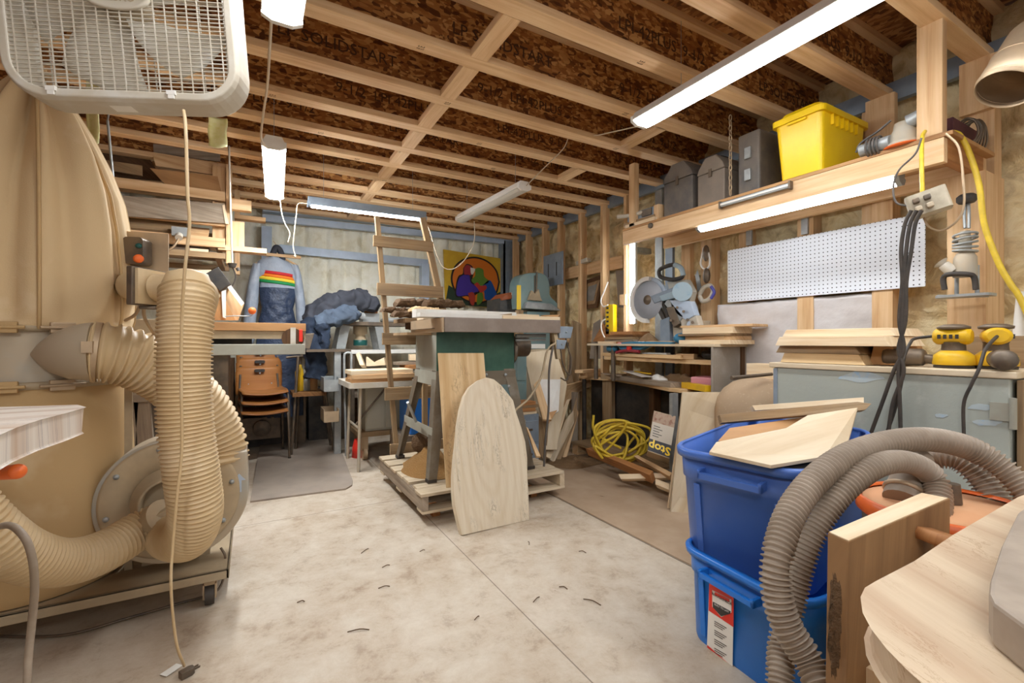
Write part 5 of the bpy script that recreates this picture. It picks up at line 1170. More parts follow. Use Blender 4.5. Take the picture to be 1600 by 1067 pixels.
# boxes right of the saw table
lean('carton', 'paper', 'white carton stacked behind the leaning white board', 'box', [(829, 537, 4.8), (852, 537, 4.85), (852, 544, 4.85), (829, 544, 4.8)], .15)
lean('carton', 'sheet_ply', 'tan carton under the white carton behind the leaning white board', 'box', [(822, 545, 4.8), (858, 545, 4.85), (858, 735, 4.85), (822, 735, 4.8)], .15)
# leaning boards in the corner right of the saw
LB = [
 ('sheet_ply', 'wide pale board leaning right of the saw, behind the cords', [(818, 551, 3.5), (868, 545, 3.6), (886, 600, 3.4), (870, 702, 3.1), (852, 702, 3.08)], .018),
 ('yellow', 'yellow plastic sheet edge behind the wide pale board', [(861, 551, 3.66), (868, 552, 3.68), (880, 585, 3.62), (874, 590, 3.6)], .01),
 ('white', 'white-faced board leaning on the wide pale board', [(842, 592, 3.25), (876, 592, 3.3), (873, 642, 3.12), (858, 650, 3.05)], .03),
 ('pine', 'pine plank leaning left of the white-faced board', [(834, 600, 3.2), (842, 592, 3.22), (862, 655, 2.98), (848, 655, 2.96)], .03),
 ('dark_ply', 'dark brown board end below the white-faced board', [(853, 645, 3.02), (871, 640, 3.05), (857, 662, 2.98)], .03),
 ('old_wood', 'upright brown board standing in the scrap corner', [(841, 652, 3.1), (857, 660, 3.1), (853, 722, 3.1), (840, 706, 3.1)], .12),
 ('pine', 'horizontal brown board leaning across the scrap corner', [(873, 605, 3.6), (922, 592, 3.9), (925, 602, 3.9), (905, 612, 3.85), (874, 640, 3.6)], .03),
 ('cut_pine', 'long pale plank, leftmost of the slanting planks', [(886, 624, 3.5), (891, 622, 3.5), (868, 700, 3.2), (860, 716, 3.1), (852, 712, 3.1), (856, 690, 3.2)], .02),
 ('pallet_wood', 'knotty slab, middle of the slanting planks', [(884, 655, 3.42), (896, 640, 3.5), (897, 660, 3.4), (866, 722, 3.15), (858, 717, 3.15)], .03),
 ('old_wood', 'dull brown plank right of the knotty slab', [(895, 640, 3.55), (901, 618, 3.65), (902, 650, 3.5), (874, 724, 3.2), (868, 722, 3.2)], .03),
 ('pine', 'thin pine strip, rightmost of the slanting planks', [(902, 640, 3.6), (904, 645, 3.6), (884, 720, 3.3), (878, 718, 3.3)], .02),
 ('grey_wood', 'weathered board standing behind the slanting planks', [(893, 612, 3.75), (903, 612, 3.75), (903, 700, 3.7), (893, 700, 3.7)], .03),
 ('old_wood', 'broad brown sheet leaning behind the desk end', [(889, 551, 4.1), (925, 548, 4.15), (921, 606, 4.0), (883, 612, 3.95)], .02)]
for mt, lab, pts, th in LB: lean('board', mt, lab, 'board', [(u, v, d+1.02 if i_ else d+1.02) for i_, (u, v, d) in enumerate(pts)], th)
lean('stick', 'pine', 'thin stick leaning on the right rear leg of the saw', 'stick', [(822, 666, 3.4), (825, 668, 3.4), (845, 712, 3.2), (838, 712, 3.2)], .02)
solo('sawdust_patch', heap(P(900, 722, Z=0).x, P(900, 722, Z=0).y, .006, .3, .22, .03, 4), m['sawdust_dark'], 'thin drift of chips on the floor by the slanting planks', 'sawdust', kind='stuff')

# dark boxes added to stand in for shadow along the back wall
for k, (u0, u1, v0, Y, mt, lab, nm) in enumerate(((300, 366, 560, 5.3, 'dark_wood', 'dark brown cupboard standing in for the shadow left of the stacked chairs', 'filler'), (372, 450, 575, 5.5, 'black', 'added black box standing in for shade at the back wall behind the stacked chairs', 'crate'), (452, 478, 588, 5.45, 'iron', 'added dark box standing in for shade at the back wall right of the chairs', 'metal_box'), (482, 512, 606, 5.5, 'black', 'added black box standing in for shade at the back wall behind the step stool', 'box'), (555, 640, 600, 5.56, 'dark_wood', 'dark cupboard standing in for the shadow under the white bench', 'filler'))):
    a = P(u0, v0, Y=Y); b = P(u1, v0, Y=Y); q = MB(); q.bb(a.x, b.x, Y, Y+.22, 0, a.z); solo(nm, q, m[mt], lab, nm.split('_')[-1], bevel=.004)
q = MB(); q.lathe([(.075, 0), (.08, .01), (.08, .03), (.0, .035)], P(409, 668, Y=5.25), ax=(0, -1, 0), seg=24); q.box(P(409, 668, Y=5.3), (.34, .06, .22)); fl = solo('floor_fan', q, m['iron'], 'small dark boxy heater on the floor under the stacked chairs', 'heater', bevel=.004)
# ------------------------------------------------------------------ desk and riser along the right wall
dk = thing('corner_desk', 'plywood desk with rounded corner and dark legs along the right wall', 'desk', (2.95, 3.0, 0))
zd_ = .742
outl = [V((3.22, 3.95, zd_)), P(893, 584, Z=zd_), P(897, 583.5, Z=zd_), P(960, 592, Z=zd_), P(1010, 600, Z=zd_), P(1045, 607, Z=zd_), P(1062, 609, Z=zd_), P(1080, 608, Z=zd_), P(1100, 605, Z=zd_), P(1116, 601, Z=zd_), V((3.22, 2.12, zd_))]
outl = [V((3.26, 3.85, zd_)), V((2.98, 3.85, zd_)), V((2.93, 3.8, zd_)), P(960, 591, Z=zd_), P(1010, 599, Z=zd_), P(1045, 606, Z=zd_), P(1062, 608, Z=zd_), P(1080, 607, Z=zd_), P(1098, 604, Z=zd_), V((2.83, 2.14, zd_)), V((3.26, 2.14, zd_))]
q = MB(); q.prism([p-V((0, 0, .026)) for p in outl], (0, 0, .026)); part('desktop', q, m['desk_ply'], dk, bevel=.003)
q = MB(); a = P(905, 640, X=2.97); q.cyl((2.97, 3.76, 0), (2.97, 3.76, zd_-.027), .022); part('leg', q, m['black'], dk)
q = MB(); q.bb(2.7, 2.76, 2.38, 2.41, .1, zd_-.027); part('leg', q, m['galv'], dk)
q = MB(); q.bb(3.04, 3.08, 3.42, 3.56, .1, zd_-.027); part('end_panel', q, m['old_wood'], dk)
q = MB(); q.bb(3.095, 3.11, 2.2, 3.8, .1, zd_-.027); part('shade_panel', q, m['black'], dk)  # black sheet added to stand for the shade under the desk
q = MB(); q.bb(3.0, 3.09, 2.85, 2.9, .1, zd_-.027); part('divider', q, m['dark_wood'], dk)
q = MB(); q.bb(3.2, 3.24, 2.2, 3.8, .0, .1); q.bb(2.98, 3.2, 3.42, 3.56, 0, .099); part('plinth', q, m['old_wood'], dk)
rs_ = thing('desk_riser', 'two-tier plywood riser with grey end panel on the corner desk', 'shelf', (3.0, 2.8, zd_))
rx = 2.80
q = MB(); q.bb(rx, 3.26, 2.1, 3.5, 1.062, 1.08); part('top_shelf', q, m['sheet_ply'], rs_, bevel=.002)
q = MB(); q.bb(rx+.08, 3.26, 2.135, 3.35, .93, .965); part('middle_shelf', q, m['desk_ply'], rs_, bevel=.002)
q = MB(); q.bb(rx+.0, 3.2, 2.112, 2.13, zd_+.001, 1.061); part('end_panel', q, M('dusty_grey_board', '#a0978c', .75, 0, '#857a6c', .6, 9, .2, 50), rs_, bevel=.002)
q = MB(); q.bb(rx+.3, rx+.34, 2.1, 2.14, zd_+.001, 1.061); part('wood_strip', q, m['dark_wood'], rs_)
for y in (3.44, 3.2):
    q = MB(); q.cyl((rx+.06, y, zd_+.001), (rx+.06, y, 1.061), .02); part('support', q, m['iron'], rs_)
# loose stuff on the two lower tiers
def xb(name, mt, lab, cat, x, y, z, sz, rz=0, ry=0, bev=.002, rx_=0):
    q = MB(place((x, y, z+sz[2]/2), rz, rx_, ry)); q.box((0, 0, 0), sz); return solo(name, q, m[mt] if isinstance(mt, str) else mt, lab, cat, bevel=bev)
p = P(1000, 596, Z=zd_)
xb('board', 'grey_wood', 'long dusty walnut board lying along the desk front', 'board', 2.93, 2.95, zd_+.001, (.11, .95, .04), rz=R_(-9))
xb('board', 'pine', 'pine batten at the far left of the desk', 'board', 3.0, 3.7, zd_+.045, (.4, .1, .03), rz=.3)
xb('board', 'pine', 'pine support strip under the batten at the far left of the desk', 'board', 3.02, 3.7, zd_+.001, (.3, .1, .043), rz=.3)
xb('box_level', 'yellow2', 'yellow wooden level at the right end of the desk', 'level', 2.86, 2.3, zd_+.001, (.06, .3, .045), rz=R_(-18))
xb('plastic_tray', 'pink', 'pink plastic tray at the back of the desk beside the end panel', 'tray', 3.02, 2.28, zd_+.001, (.2, .25, .09), rz=.2, bev=.01)
xb('folded_paper', 'white', 'white folded sheet lying on the walnut board', 'paper', 2.93, 2.98, zd_+.075, (.1, .42, .003), rz=-.35, rx_=.06)
xb('block', 'old_wood', 'brown block under the white folded sheet', 'block', 2.97, 2.95, zd_+.001, (.1, .2, .07), rz=-.3)
xb('strip', 'yellow2', 'yellow strip lying on the white folded sheet', 'strip', 2.95, 2.93, zd_+.085, (.03, .3, .008), rz=-.4)
q = MB(); q.tube([P(1040, 581, Z=.79), P(1060, 592, Z=.77), P(1072, 597, Z=.765)], .012, 8, 3); solo('screwdriver', q, m['iron'], 'dark screwdriver lying on the desk right of the white sheet', 'screwdriver')
q = MB(); q.ball((2.94, 2.72, zd_+.04), .045, sc=(1, 1.5, .8)); q.wob(.03, 25); solo('wood_chip_clump', q, m['paper'], 'clump of pale wood shavings on the desk', 'shavings', kind='stuff')
solo('sawdust_heap', heap(3.05, 2.62, zd_, .14, .4, .09, 6), m['sawdust_dark'], 'dark sawdust heap at the back of the desk', 'sawdust', kind='stuff')
xb('plank', 'desk_ply', 'long plank edging the middle tier of the riser', 'plank', 2.87, 2.9, .9655, (.03, .95, .03), rz=R_(-2))
# long blue tool case / clamp on the middle tier front
tc = thing('long_clamp', 'long teal and red power tool lying on the middle tier of the riser', 'tool', P(1000, 545, X=2.86))
q = MB(); q.prism([P(u, v, X=2.84) for u, v in ((965, 541), (965, 535), (985, 533), (1048, 534), (1046, 540), (1010, 541), (1000, 546), (970, 546))], (.06, 0, 0)); part('body', q, m['teal'], tc, bevel=.004)
q = MB(); q.lathe([(.0, -.06), (.03, -.055), (.03, .05), (.0, .06)], P(957, 544, X=2.87), ax=(0, 1, 0), seg=14); part('motor', q, m['teal'], tc)
q = MB(); q.ball(P(983, 543, X=2.83), .03, sc=(.5, 1, 1)); part('knob', q, m['red'], tc)
q = MB(); q.ball(P(968, 537, X=2.83), .02, sc=(.5, 1.3, .8)); part('knob', q, m['pink'], tc)
q = MB(); q.tube([P(963, 550, X=2.83), P(980, 547, X=2.83), P(999, 549, X=2.83)], .014, 8, 3); part('trigger_bar', q, M('dark_red', '#8f2b32', .4), tc)
xb('ruler', 'galv', 'grey metal ruler bundle on the middle tier', 'ruler', 2.95, 2.9, .9655, (.06, .5, .03), rz=.05)
solo('sawdust_heap', heap(2.98, 2.5, .9655, .09, .2, .05, 9), m['sawdust_dark'], 'sawdust heap on the middle tier of the riser', 'sawdust', kind='stuff')
q = MB(); q.ball((3.0, 2.28, 1.0), .05, sc=(1.5, 1.5, .9)); q.wob(.02, 20); solo('black_bag', q, m['rubber'], 'black bundle in the dark end of the middle tier', 'bundle')
# on the top tier: left stack of boards and orange box
zt1 = 1.0805
stackb(2.9, 3.0, zt1, [(.25, .42, .018, 'red_wood', 'reddish board, lowest of the pile left of the mitre saw'), (.22, .38, .02, 'grey_wood', 'dusty grey board, second of the pile left of the mitre saw'), (.2, .36, .022, 'old_wood', 'dull board, third of the pile left of the mitre saw'), (.24, .33, .02, 'walnut', 'brown board, fourth of the pile left of the mitre saw'), (.22, .28, .03, 'red_wood', 'orange-brown box on top of the pile left of the mitre saw')])
solo('sawdust_heap', heap(3.02, 2.93, zt1, .1, .12, .1, 12), m['sawdust_dark'], 'brown sawdust heap against the mitre saw', 'sawdust', kind='stuff')
# right stack of boards
xb('board', 'cut_pine', 'pale pine board, lowest of the pile at the right end of the riser', 'board', 3.0, 2.24, zt1, (.3, .42, .03), rz=.05)
xb('board', 'pine', 'bark-edged pine board, second of the pile at the right end of the riser', 'board', 3.02, 2.26, zt1+.031, (.28, .4, .028), rz=-.08)
xb('board', 'old_wood', 'thin brown board, third of the pile at the right end of the riser', 'board', 3.0, 2.26, zt1+.06, (.3, .4, .016), rz=.03)
xb('board', 'cut_pine', 'thick pale board, fourth of the pile at the right end of the riser', 'board', 3.02, 2.25, zt1+.077, (.26, .4, .045), rz=.1)
xb('board', 'pine', 'long pine board on top of the pile at the right end of the riser', 'board', 3.02, 2.2, zt1+.123, (.22, .55, .018), rz=.12)
# ------------------------------------------------------------------ mitre saw
ms = thing('mitre_saw', 'large blue and grey mitre saw standing on the riser', 'mitre saw', (3.05, 2.75, zt1))
Xm = 3.0
def X_(u, v, dx=0): return P(u, v, X=Xm+dx)
bl_c = X_(1012, 468, -.02); R = (X_(1012, 433, -.02)-bl_c).length
q = MB(); q.lathe([(R*.86, -.002), (R*.86, .002), (0, .002)], bl_c, ax=(-1, 0, 0), seg=48); bldp = part('blade', q, M('blade_steel', '#a9acb2', .85, 0, '#9da0a6', .5, 9), ms)
q = MB(); q.lathe([(R*.22, .003), (R*.2, .012), (0, .014)], bl_c, ax=(-1, 0, 0), seg=24); part('arbor_flange', q, m['iron'], bldp)
q = MB(); q.prism([bl_c+V((.015, -math.cos(a)*R*k_, math.sin(a)*R*k_)) for k_, a in [(1.0, math.radians(90-i*9)) for i in range(11)]+[(.35, 0), (.35, math.radians(90))]], (.02, 0, 0)); part('upper_guard', q, m['steel_pale'], ms)
q = MB()
ar = []
for k in range(25):
    a = math.radians(-70+250*k/24+0); ar.append((math.cos(a), math.sin(a)))
# white rim of the blade guard (left half)
pts_o = []; pts_i = []
for k in range(21):
    a = math.radians(80+190*k/20); pts_o.append(bl_c+V((-.02, -math.cos(a)*R*1.03, math.sin(a)*R*1.03))); pts_i.append(bl_c+V((-.02, -math.cos(a)*R*.84, math.sin(a)*R*.84)))
q = MB(); q.prism(pts_o+pts_i[::-1], (.045, 0, 0)); part('blade_guard', q, m['white'], ms)
q = MB(); q.prism([X_(u, v, -.03) for u, v in ((1016, 462), (1052, 448), (1058, 460), (1022, 474))], (.07, 0, 0)); part('gear_case', q, m['steel'], ms, bevel=.006)
q = MB(); q.prism([X_(u, v, -.05) for u, v in ((1030, 462), (1054, 453), (1058, 464), (1034, 470))], (.02, 0, 0)); part('side_cover', q, M('saw_blue', '#7299b3', .45, 0, '#a3b3ba', .7, 14), ms, bevel=.004)
q = MB(); q.cyl(X_(1066, 455, -.06), X_(1066, 455, .12), .075, .065, seg=24); part('motor', q, bpy.data.materials['saw_blue'], ms, bevel=.006)
q = MB(); q.tube([X_(1046, 436, -.02), X_(1032, 432, -.02), X_(1030, 422, -.02), X_(1040, 416, -.02), X_(1055, 413, -.02), X_(1064, 420, -.02), X_(1066, 432, -.02), X_(1054, 436, -.02), X_(1046, 436, -.02)], .017, 10, 6); part('handle', q, m['black'], ms)
q = MB(); q.tube([X_(1054, 413, -.025), X_(1064, 418, -.025), X_(1068, 430, -.025)], .019, 10, 6); part('handle_cap', q, bpy.data.materials['saw_blue'], ms)
q = MB(); q.beam(X_(1046, 470), X_(1070, 498), .08, .06); q.beam(X_(1058, 462), X_(1085, 500), .05, .06); part('pivot_arm', q, m['galv'], ms, bevel=.006)
for pts_, mt_, dx_ in ((((1042, 440), (1072, 436), (1082, 455), (1076, 478), (1050, 472)), 'dusty_grey', 0), (((1046, 468), (1078, 470), (1086, 492), (1072, 500), (1052, 488)), 'steel_pale', -.04), (((1040, 480), (1052, 478), (1062, 505), (1052, 512)), 'iron', -.05), (((1060, 494), (1088, 492), (1092, 508), (1066, 514)), 'white_dusty', -.03), (((1036, 500), (1052, 496), (1056, 530), (1040, 532)), 'steel', .02)):
    q = MB(); q.prism([X_(u, v, dx_) for u, v in pts_], (.06, 0, 0)); part('casting', q, m[mt_], ms, bevel=.006)
for u, v in ((1058, 480), (1068, 486), (1074, 499), (1082, 503), (1048, 500)):
    q = MB(); q.cyl(X_(u, v, -.075), X_(u, v, .0), .011, seg=10); part('bolt', q, m['iron'], ms)
q = MB(); q.beam(X_(1026, 474), X_(1042, 505), .03, .035); q.beam(X_(1036, 470), X_(1046, 500), .025, .03); part('linkage', q, m['black'], ms, bevel=.004)
q = MB(); q.prism([X_(u, v, -.02) for u, v in ((1031, 500), (1046, 494), (1046, 535), (1031, 534))], (.06, 0, 0)); part('fence', q, m['steel'], ms, bevel=.004)
q = MB(); q.prism([X_(u, v, 0) for u, v in ((1050, 500), (1092, 500), (1090, 534), (1052, 534))], (.14, 0, 0)); part('turret', q, m['dusty_grey'], ms, bevel=.008)
for k, (u, v, rr) in enumerate(((1078, 506, .025), (1086, 512, .022), (1070, 520, .03))):
    q = MB(); q.cyl(X_(u, v, -.03), X_(u, v, .05), rr, seg=14); part('adjuster_knob', q, m['galv'] if k else m['steel_pale'], ms)
q = MB(); q.tube([X_(1078, 462, .05), X_(1088, 480, .05), X_(1090, 505, .05)], .012, 8, 4); q.tube([X_(1078, 462, .05), X_(1078, 490, .05)], .009, 8, 2); part('slide_arm', q, m['galv'], ms)
q = MB(); q.lathe([(.0, 0), (.24, 0), (.24, .022), (.1, .024), (0, .024)], (3.04, 2.72, zt1), seg=36, sy=.55, up=(1, 0, 0)); part('turntable', q, m['galv_dusty'], ms)
q = MB(); q.ball(X_(1063, 528, -.1), .05, sc=(1, 1.1, .8)); part('front_knob', q, m['teal'], ms)
# hanging goggles / hand saw on the near stud
Xg = XS-.02
gg = thing('goggles', 'black goggles with white strap hanging on a stud right of the mitre saw', 'goggles', P(1104, 440, X=Xg))
q = MB(); q.tube([P(1100, 386, X=Xg), P(1097, 400, X=Xg), P(1095, 412, X=Xg), P(1101, 420, X=Xg), P(1109, 414, X=Xg), P(1108, 398, X=Xg), P(1103, 386, X=Xg)], .008, 8, 6); part('strap', q, m['white'], gg)
q = MB(); q.ball(P(1103, 395, X=Xg), .05, sc=(.4, .6, 1.3)); q.ball(P(1104, 430, X=Xg), .045, sc=(.5, .7, 1.4)); part('lens_cup', q, m['iron'], gg)
hs_ = thing('hand_saw', 'hand saw with pale handle and purple edge hanging below the goggles', 'hand saw', P(1104, 470, X=Xg-.02))
q = MB(); q.tube([P(1093, 460, X=Xg-.02), P(1100, 449, X=Xg-.02), P(1110, 446, X=Xg-.02), P(1114, 455, X=Xg-.02), P(1108, 467, X=Xg-.02), P(1098, 470, X=Xg-.02), P(1093, 462, X=Xg-.02)], .018, 10, 6); part('handle', q, m['white_dusty'], hs_)
q = MB(); q.tube([P(1111, 447, X=Xg-.035), P(1116, 456, X=Xg-.035), P(1111, 466, X=Xg-.035)], .012, 8, 4); part('grip_edge', q, M('purple_grip', '#4b4a96', .5), hs_)
q = MB(); q.prism([P(u, v, X=Xg) for u, v in ((1090, 455), (1086, 430), (1090, 420), (1096, 450))], (.003, 0, 0)); part('blade', q, m['galv'], hs_)
# foam chunk between studs
q = MB(); q.prism([P(u, v, X=XS+.08) for u, v in ((1072, 376), (1094, 376), (1096, 428), (1084, 432), (1072, 420))], (.06, 0, 0)); q.wob(.02, 12); solo('foam_chunk', q, m['foam'], 'brown foam chunk between the studs behind the mitre saw', 'foam')
# ------------------------------------------------------------------ vertical tube light
a = P(987, 377, X=3.09); b = P(987, 505, X=3.09)
vl = thing('vertical_tube_light', 'lit tube light standing upright beside the mitre saw', 'light', (3.09, a.y, 1.15))
q = MB(); q.bb(3.105, 3.13, a.y-.03, a.y+.03, b.z, a.z+.03); part('housing', q, m['white'], vl)
q = MB(); q.cyl((3.09, a.y, b.z), (3.09, a.y, a.z), .02, seg=16); part('tube', q, m['led'], vl)
q = MB(); q.bb(3.07, 3.13, a.y-.03, a.y+.03, a.z, a.z+.02); part('end_cap', q, m['white'], vl)
q = MB(); q.bb(3.13, 3.33, a.y-.03, a.y+.03, a.z-.1, a.z-.05); part('bracket', q, m['galv'], vl)
# ------------------------------------------------------------------ pegboard and plastic sheet
XP = XS-.012
t = NT('pegboard'); sx = t.n('ShaderNodeSeparateXYZ'); t.l(t.map((1/.0254, 1/.0254, 1), 'UV'), sx.inputs[0])
fr_ = []
for o in (0, 1):
    f = t.n('ShaderNodeMath', operation='FRACT'); t.l(sx.outputs[o], f.inputs[0]); g = t.n('ShaderNodeMath', operation='SUBTRACT'); t.l(f.outputs[0], g.inputs[0]); g.inputs[1].default_value = .5
    h = t.n('ShaderNodeMath', operation='POWER'); t.l(g.outputs[0], h.inputs[0]); h.inputs[1].default_value = 2; fr_.append(h)
ad = t.n('ShaderNodeMath', operation='ADD'); t.l(fr_[0].outputs[0], ad.inputs[0]); t.l(fr_[1].outputs[0], ad.inputs[1])
ls = t.n('ShaderNodeMath', operation='LESS_THAN'); t.l(ad.outputs[0], ls.inputs[0]); ls.inputs[1].default_value = .022
pg = t.mix(ls.outputs[0], '#d9dde3', '#3c3a3c'); m['pegboard'] = t.fin(pg, .4, .1)
ya, yb = P(1137, 430, X=XP).y, P(1445, 400, X=XP).y
zt2, zb2 = P(1137, 391, X=XP).z, P(1137, 472, X=XP).z
q = MB(); q.add([(XP, ya, zb2), (XP, yb, zb2), (XP, yb, zt2), (XP, ya, zt2)], [(0, 1, 2, 3)], [(0, 0), (ya-yb, 0), (ya-yb, zt2-zb2), (0, zt2-zb2)])
q.add([(XP+.006, ya, zb2), (XP+.006, yb, zb2), (XP+.006, yb, zt2), (XP+.006, ya, zt2)], [(3, 2, 1, 0)])
q.bb(XP, XP+.006, yb-.002, yb, zb2, zt2)
peg = solo('pegboard', q, m['pegboard'], 'long white pegboard panel on the right wall under the shelf', 'pegboard')
q = MB(); q.bb(XP-.001, XP+.0, ya+(yb-ya)*.44-.001, ya+(yb-ya)*.44+.001, zb2, zt2)
def vb_(i, j):
    y = P(1120, 480, X=XS).y+(P(1388, 480, X=XS).y-P(1120, 480, X=XS).y)*i; z = .7+(P(1388, 455, X=XS).z-.7)*j
    return (XS+.012+.012*noise.noise(V((i*6, j*5, 2)))+.006*noise.noise(V((i*20, j*14, 2))), y, z)
q = MB(); q.grid(vb_, 60, 30); solo('plastic_sheet', q, m['plastic_sheet'], 'milky plastic sheet stapled over the studs under the pegboard', 'sheet', solid=.002)
# ------------------------------------------------------------------ shelf hung over the bench
SX = 2.60; SZ = 1.985
sh = thing('hanging_shelf', 'long pine shelf hung from the joists on posts and a chain along the right wall', 'shelf', (2.8, 1.8, SZ))
yL, yR = P(973, 370, X=SX).y, P(1475, 230, X=SX).y
q = MB(); q.bb(SX, SX+.038, yR, yL, SZ-.108, SZ-.001); part('front_rail', q, m['pine_beam'], sh, bevel=.002)
q = MB(); q.bb(SX-.002, 3.1, yR-.03, yL, SZ, SZ+.018); part('plank', q, m['dark_ply'], sh, bevel=.002)
q = MB(); q.bb(3.06, 3.1, yR, yL, SZ-.09, SZ-.001); part('back_rail', q, m['pine'], sh)
q = MB(); q.bb(SX+.039, 3.06, yR, yR+.038, SZ-.09, SZ-.001); part('end_rail', q, m['red_wood'], sh)
for yy, w in ((yR+.05, .09), (yL-.1, .06)):
    q = MB(); q.bb(SX+.0, SX+.05, yy-w/2, yy+w/2, SZ+.019, HJ+.05 if yy < 1.2 else HJ); part('post', q, m['pine'], sh, bevel=.003)
q = MB(); yc = P(1146, 290, X=SX+.02).y
k = 0; z = SZ+.02
while z < HJ:
    q = MB() if k == 0 else q
    c_ = V((SX-.01, yc, z+.02)); ang = k % 2
    ax1 = V((0, 1, 0)) if ang else V((1, 0, 0))
    q.tube([c_+ax1*.009*math.cos(t_)+V((0, 0, .02*math.sin(t_))) for t_ in [i*math.pi/4 for i in range(9)]], .0028, 6, 2); z += .031; k += 1
part('chain', q, m['galv_dusty'], sh)
q = MB(); q.lathe([(.016, -.01), (.02, 0), (.02, .01), (.012, .01)], P(1017, 352, X=SX-.004), ax=(-1, 0, 0), seg=18); part('hook_ring', q, m['iron'], sh)
# under-shelf tube and a bare light fixture on the rail
fx8 = fixture(P(1092, 356, X=SX+.07), P(1408, 279, X=SX+.07), .07, .05, 'long lit tube light under the hanging shelf', n=(-.5, 0, -.87), body='galv')
nf = thing('small_fixture', 'short grey light fixture without tube on the front of the hanging shelf', 'fixture', P(1180, 310, X=SX-.02))
a, b = P(1126, 320, X=SX-.02), P(1235, 289, X=SX-.02)
b.z = a.z = (a.z+b.z)/2
q = MB(); q.beam(a, b, .018, .028); part('housing', q, m['galv'], nf, bevel=.003)
q = MB(); q.beam(a+V((-.011, 0, 0)), b+V((-.011, 0, 0)), .004, .01); part('lens', q, m['white'], nf)
for p in (a, b):
    q = MB(); q.box(p, (.03, .012, .045)); part('end_cap', q, m['iron'], nf, bevel=.002)
# things on the shelf
S0 = SZ+.019
def fbox(u0, u1, vt, X, dep):
    ya_, yb_ = P(u0, 300, X=X).y, P(u1, 300, X=X).y; zt_b = P(u0, vt, X=X).z; return yb_, ya_, zt_b
def toolbox(label, u0, u1, vt, X, dep, mt, gable=.3, name='tool_box'):
    y0, y1, z1 = fbox(u0, u1, vt, X, dep); t = thing(name, label, 'tool box', (X+dep/2, (y0+y1)/2, S0)); h = z1-S0
    q = MB(); q.prism([V((X, y0, S0)), V((X, y1, S0)), V((X, y1, S0+h*.68)), V((X, y0, S0+h*.68))], (dep, 0, 0)); part('body', q, m[mt], t, bevel=.006)
    q = MB(); w = y1-y0; q.prism([V((X-.005, y0-.004, S0+h*.685)), V((X-.005, y1+.004, S0+h*.685)), V((X-.005, y1-w*.05, S0+h*.8)), V((X-.005, y1-w*.3, S0+h)), V((X-.005, y0+w*.3, S0+h)), V((X-.005, y0+w*.05, S0+h*.8))], (dep+.01, 0, 0)); ld_ = part('lid', q, m[mt], t, bevel=.006)
    q = MB(); q.tube([(X+dep*.3, (y0+y1)/2, S0+h), (X+dep*.35, (y0+y1)/2, S0+h+.02), (X+dep*.65, (y0+y1)/2, S0+h+.02), (X+dep*.7, (y0+y1)/2, S0+h)], .008, 8, 4); part('handle', q, m['black'], ld_)
    q = MB(); q.bb(X-.01, X-.003, (y0+y1)/2-.012, (y0+y1)/2+.012, S0+h*.58, S0+h*.74); part('latch', q, m['iron'], t); return t
toolbox('dusty black tool box, second item from the left end of the hanging shelf', 1037, 1082, 263, SX+.06, .24, 'dark_case')
toolbox('dusty grey gable-topped tool box beside the chain on the hanging shelf', 1090, 1132, 252, SX+.06, .3, 'dark_case2')
y0, y1, z1 = fbox(1156, 1190, 214, SX+.08, .3)
cs_ = thing('tool_case', 'black upright power tool case with grey latches beside the yellow tote', 'case', (SX+.2, (y0+y1)/2, S0))
q = MB(); q.bb(SX+.06, SX+.36, y0, y1, S0, z1); part('body', q, m['dark_case'], cs_, bevel=.012)
for zf in (.3, .65):
    q = MB(); q.bb(SX+.045, SX+.06, (y0+y1)/2-.02, (y0+y1)/2+.02, S0+(z1-S0)*zf-.03, S0+(z1-S0)*zf+.04); part('latch', q, m['galv'], cs_, bevel=.003)
y0, y1, z1 = fbox(980, 1022, 318, SX+.04, .2)
q = MB(); q.bb(SX+.04, SX+.3, y0, y1, S0+.05, S0+.12); lc = thing('flat_case', 'flat grey case with clear latch at the left end of the hanging shelf', 'case', (SX+.15, (y0+y1)/2, S0+.05)); part('body', q, m['steel'], lc, bevel=.006)
q = MB(); q.bb(SX+.03, SX+.04, y0+.02, y0+.12, S0+.06, S0+.11); part('latch', q, m['iron'], lc, bevel=.003)
q = MB(); q.bb(SX+.02, SX+.3, y0-.02, y1+.02, S0+.025, S0+.0495); solo('board', q, m['old_wood'], 'old board under the flat grey case on the hanging shelf', 'board')
q = MB(); q.bb(SX+.0, SX+.28, y0-.04, y1-.02, S0, S0+.0245); solo('board', q, m['cut_pine'], 'pale board on the plank at the left end of the hanging shelf', 'board')
xb('block', 'pine', 'pine block beside the black tool box on the hanging shelf', 'block', SX+.08, P(1033, 310, X=SX+.06).y+.02, S0, (.1, .05, .12))
q = MB(); q.tube([P(965, 338, X=SX-.02)+V((0, 0, .0)), P(985, 336, X=SX+.02), P(1010, 330, X=SX+.05)], .016, 8, 4); solo('paper_roll', q, m['white_dusty'], 'crumpled white roll poking out at the left end of the hanging shelf', 'roll')
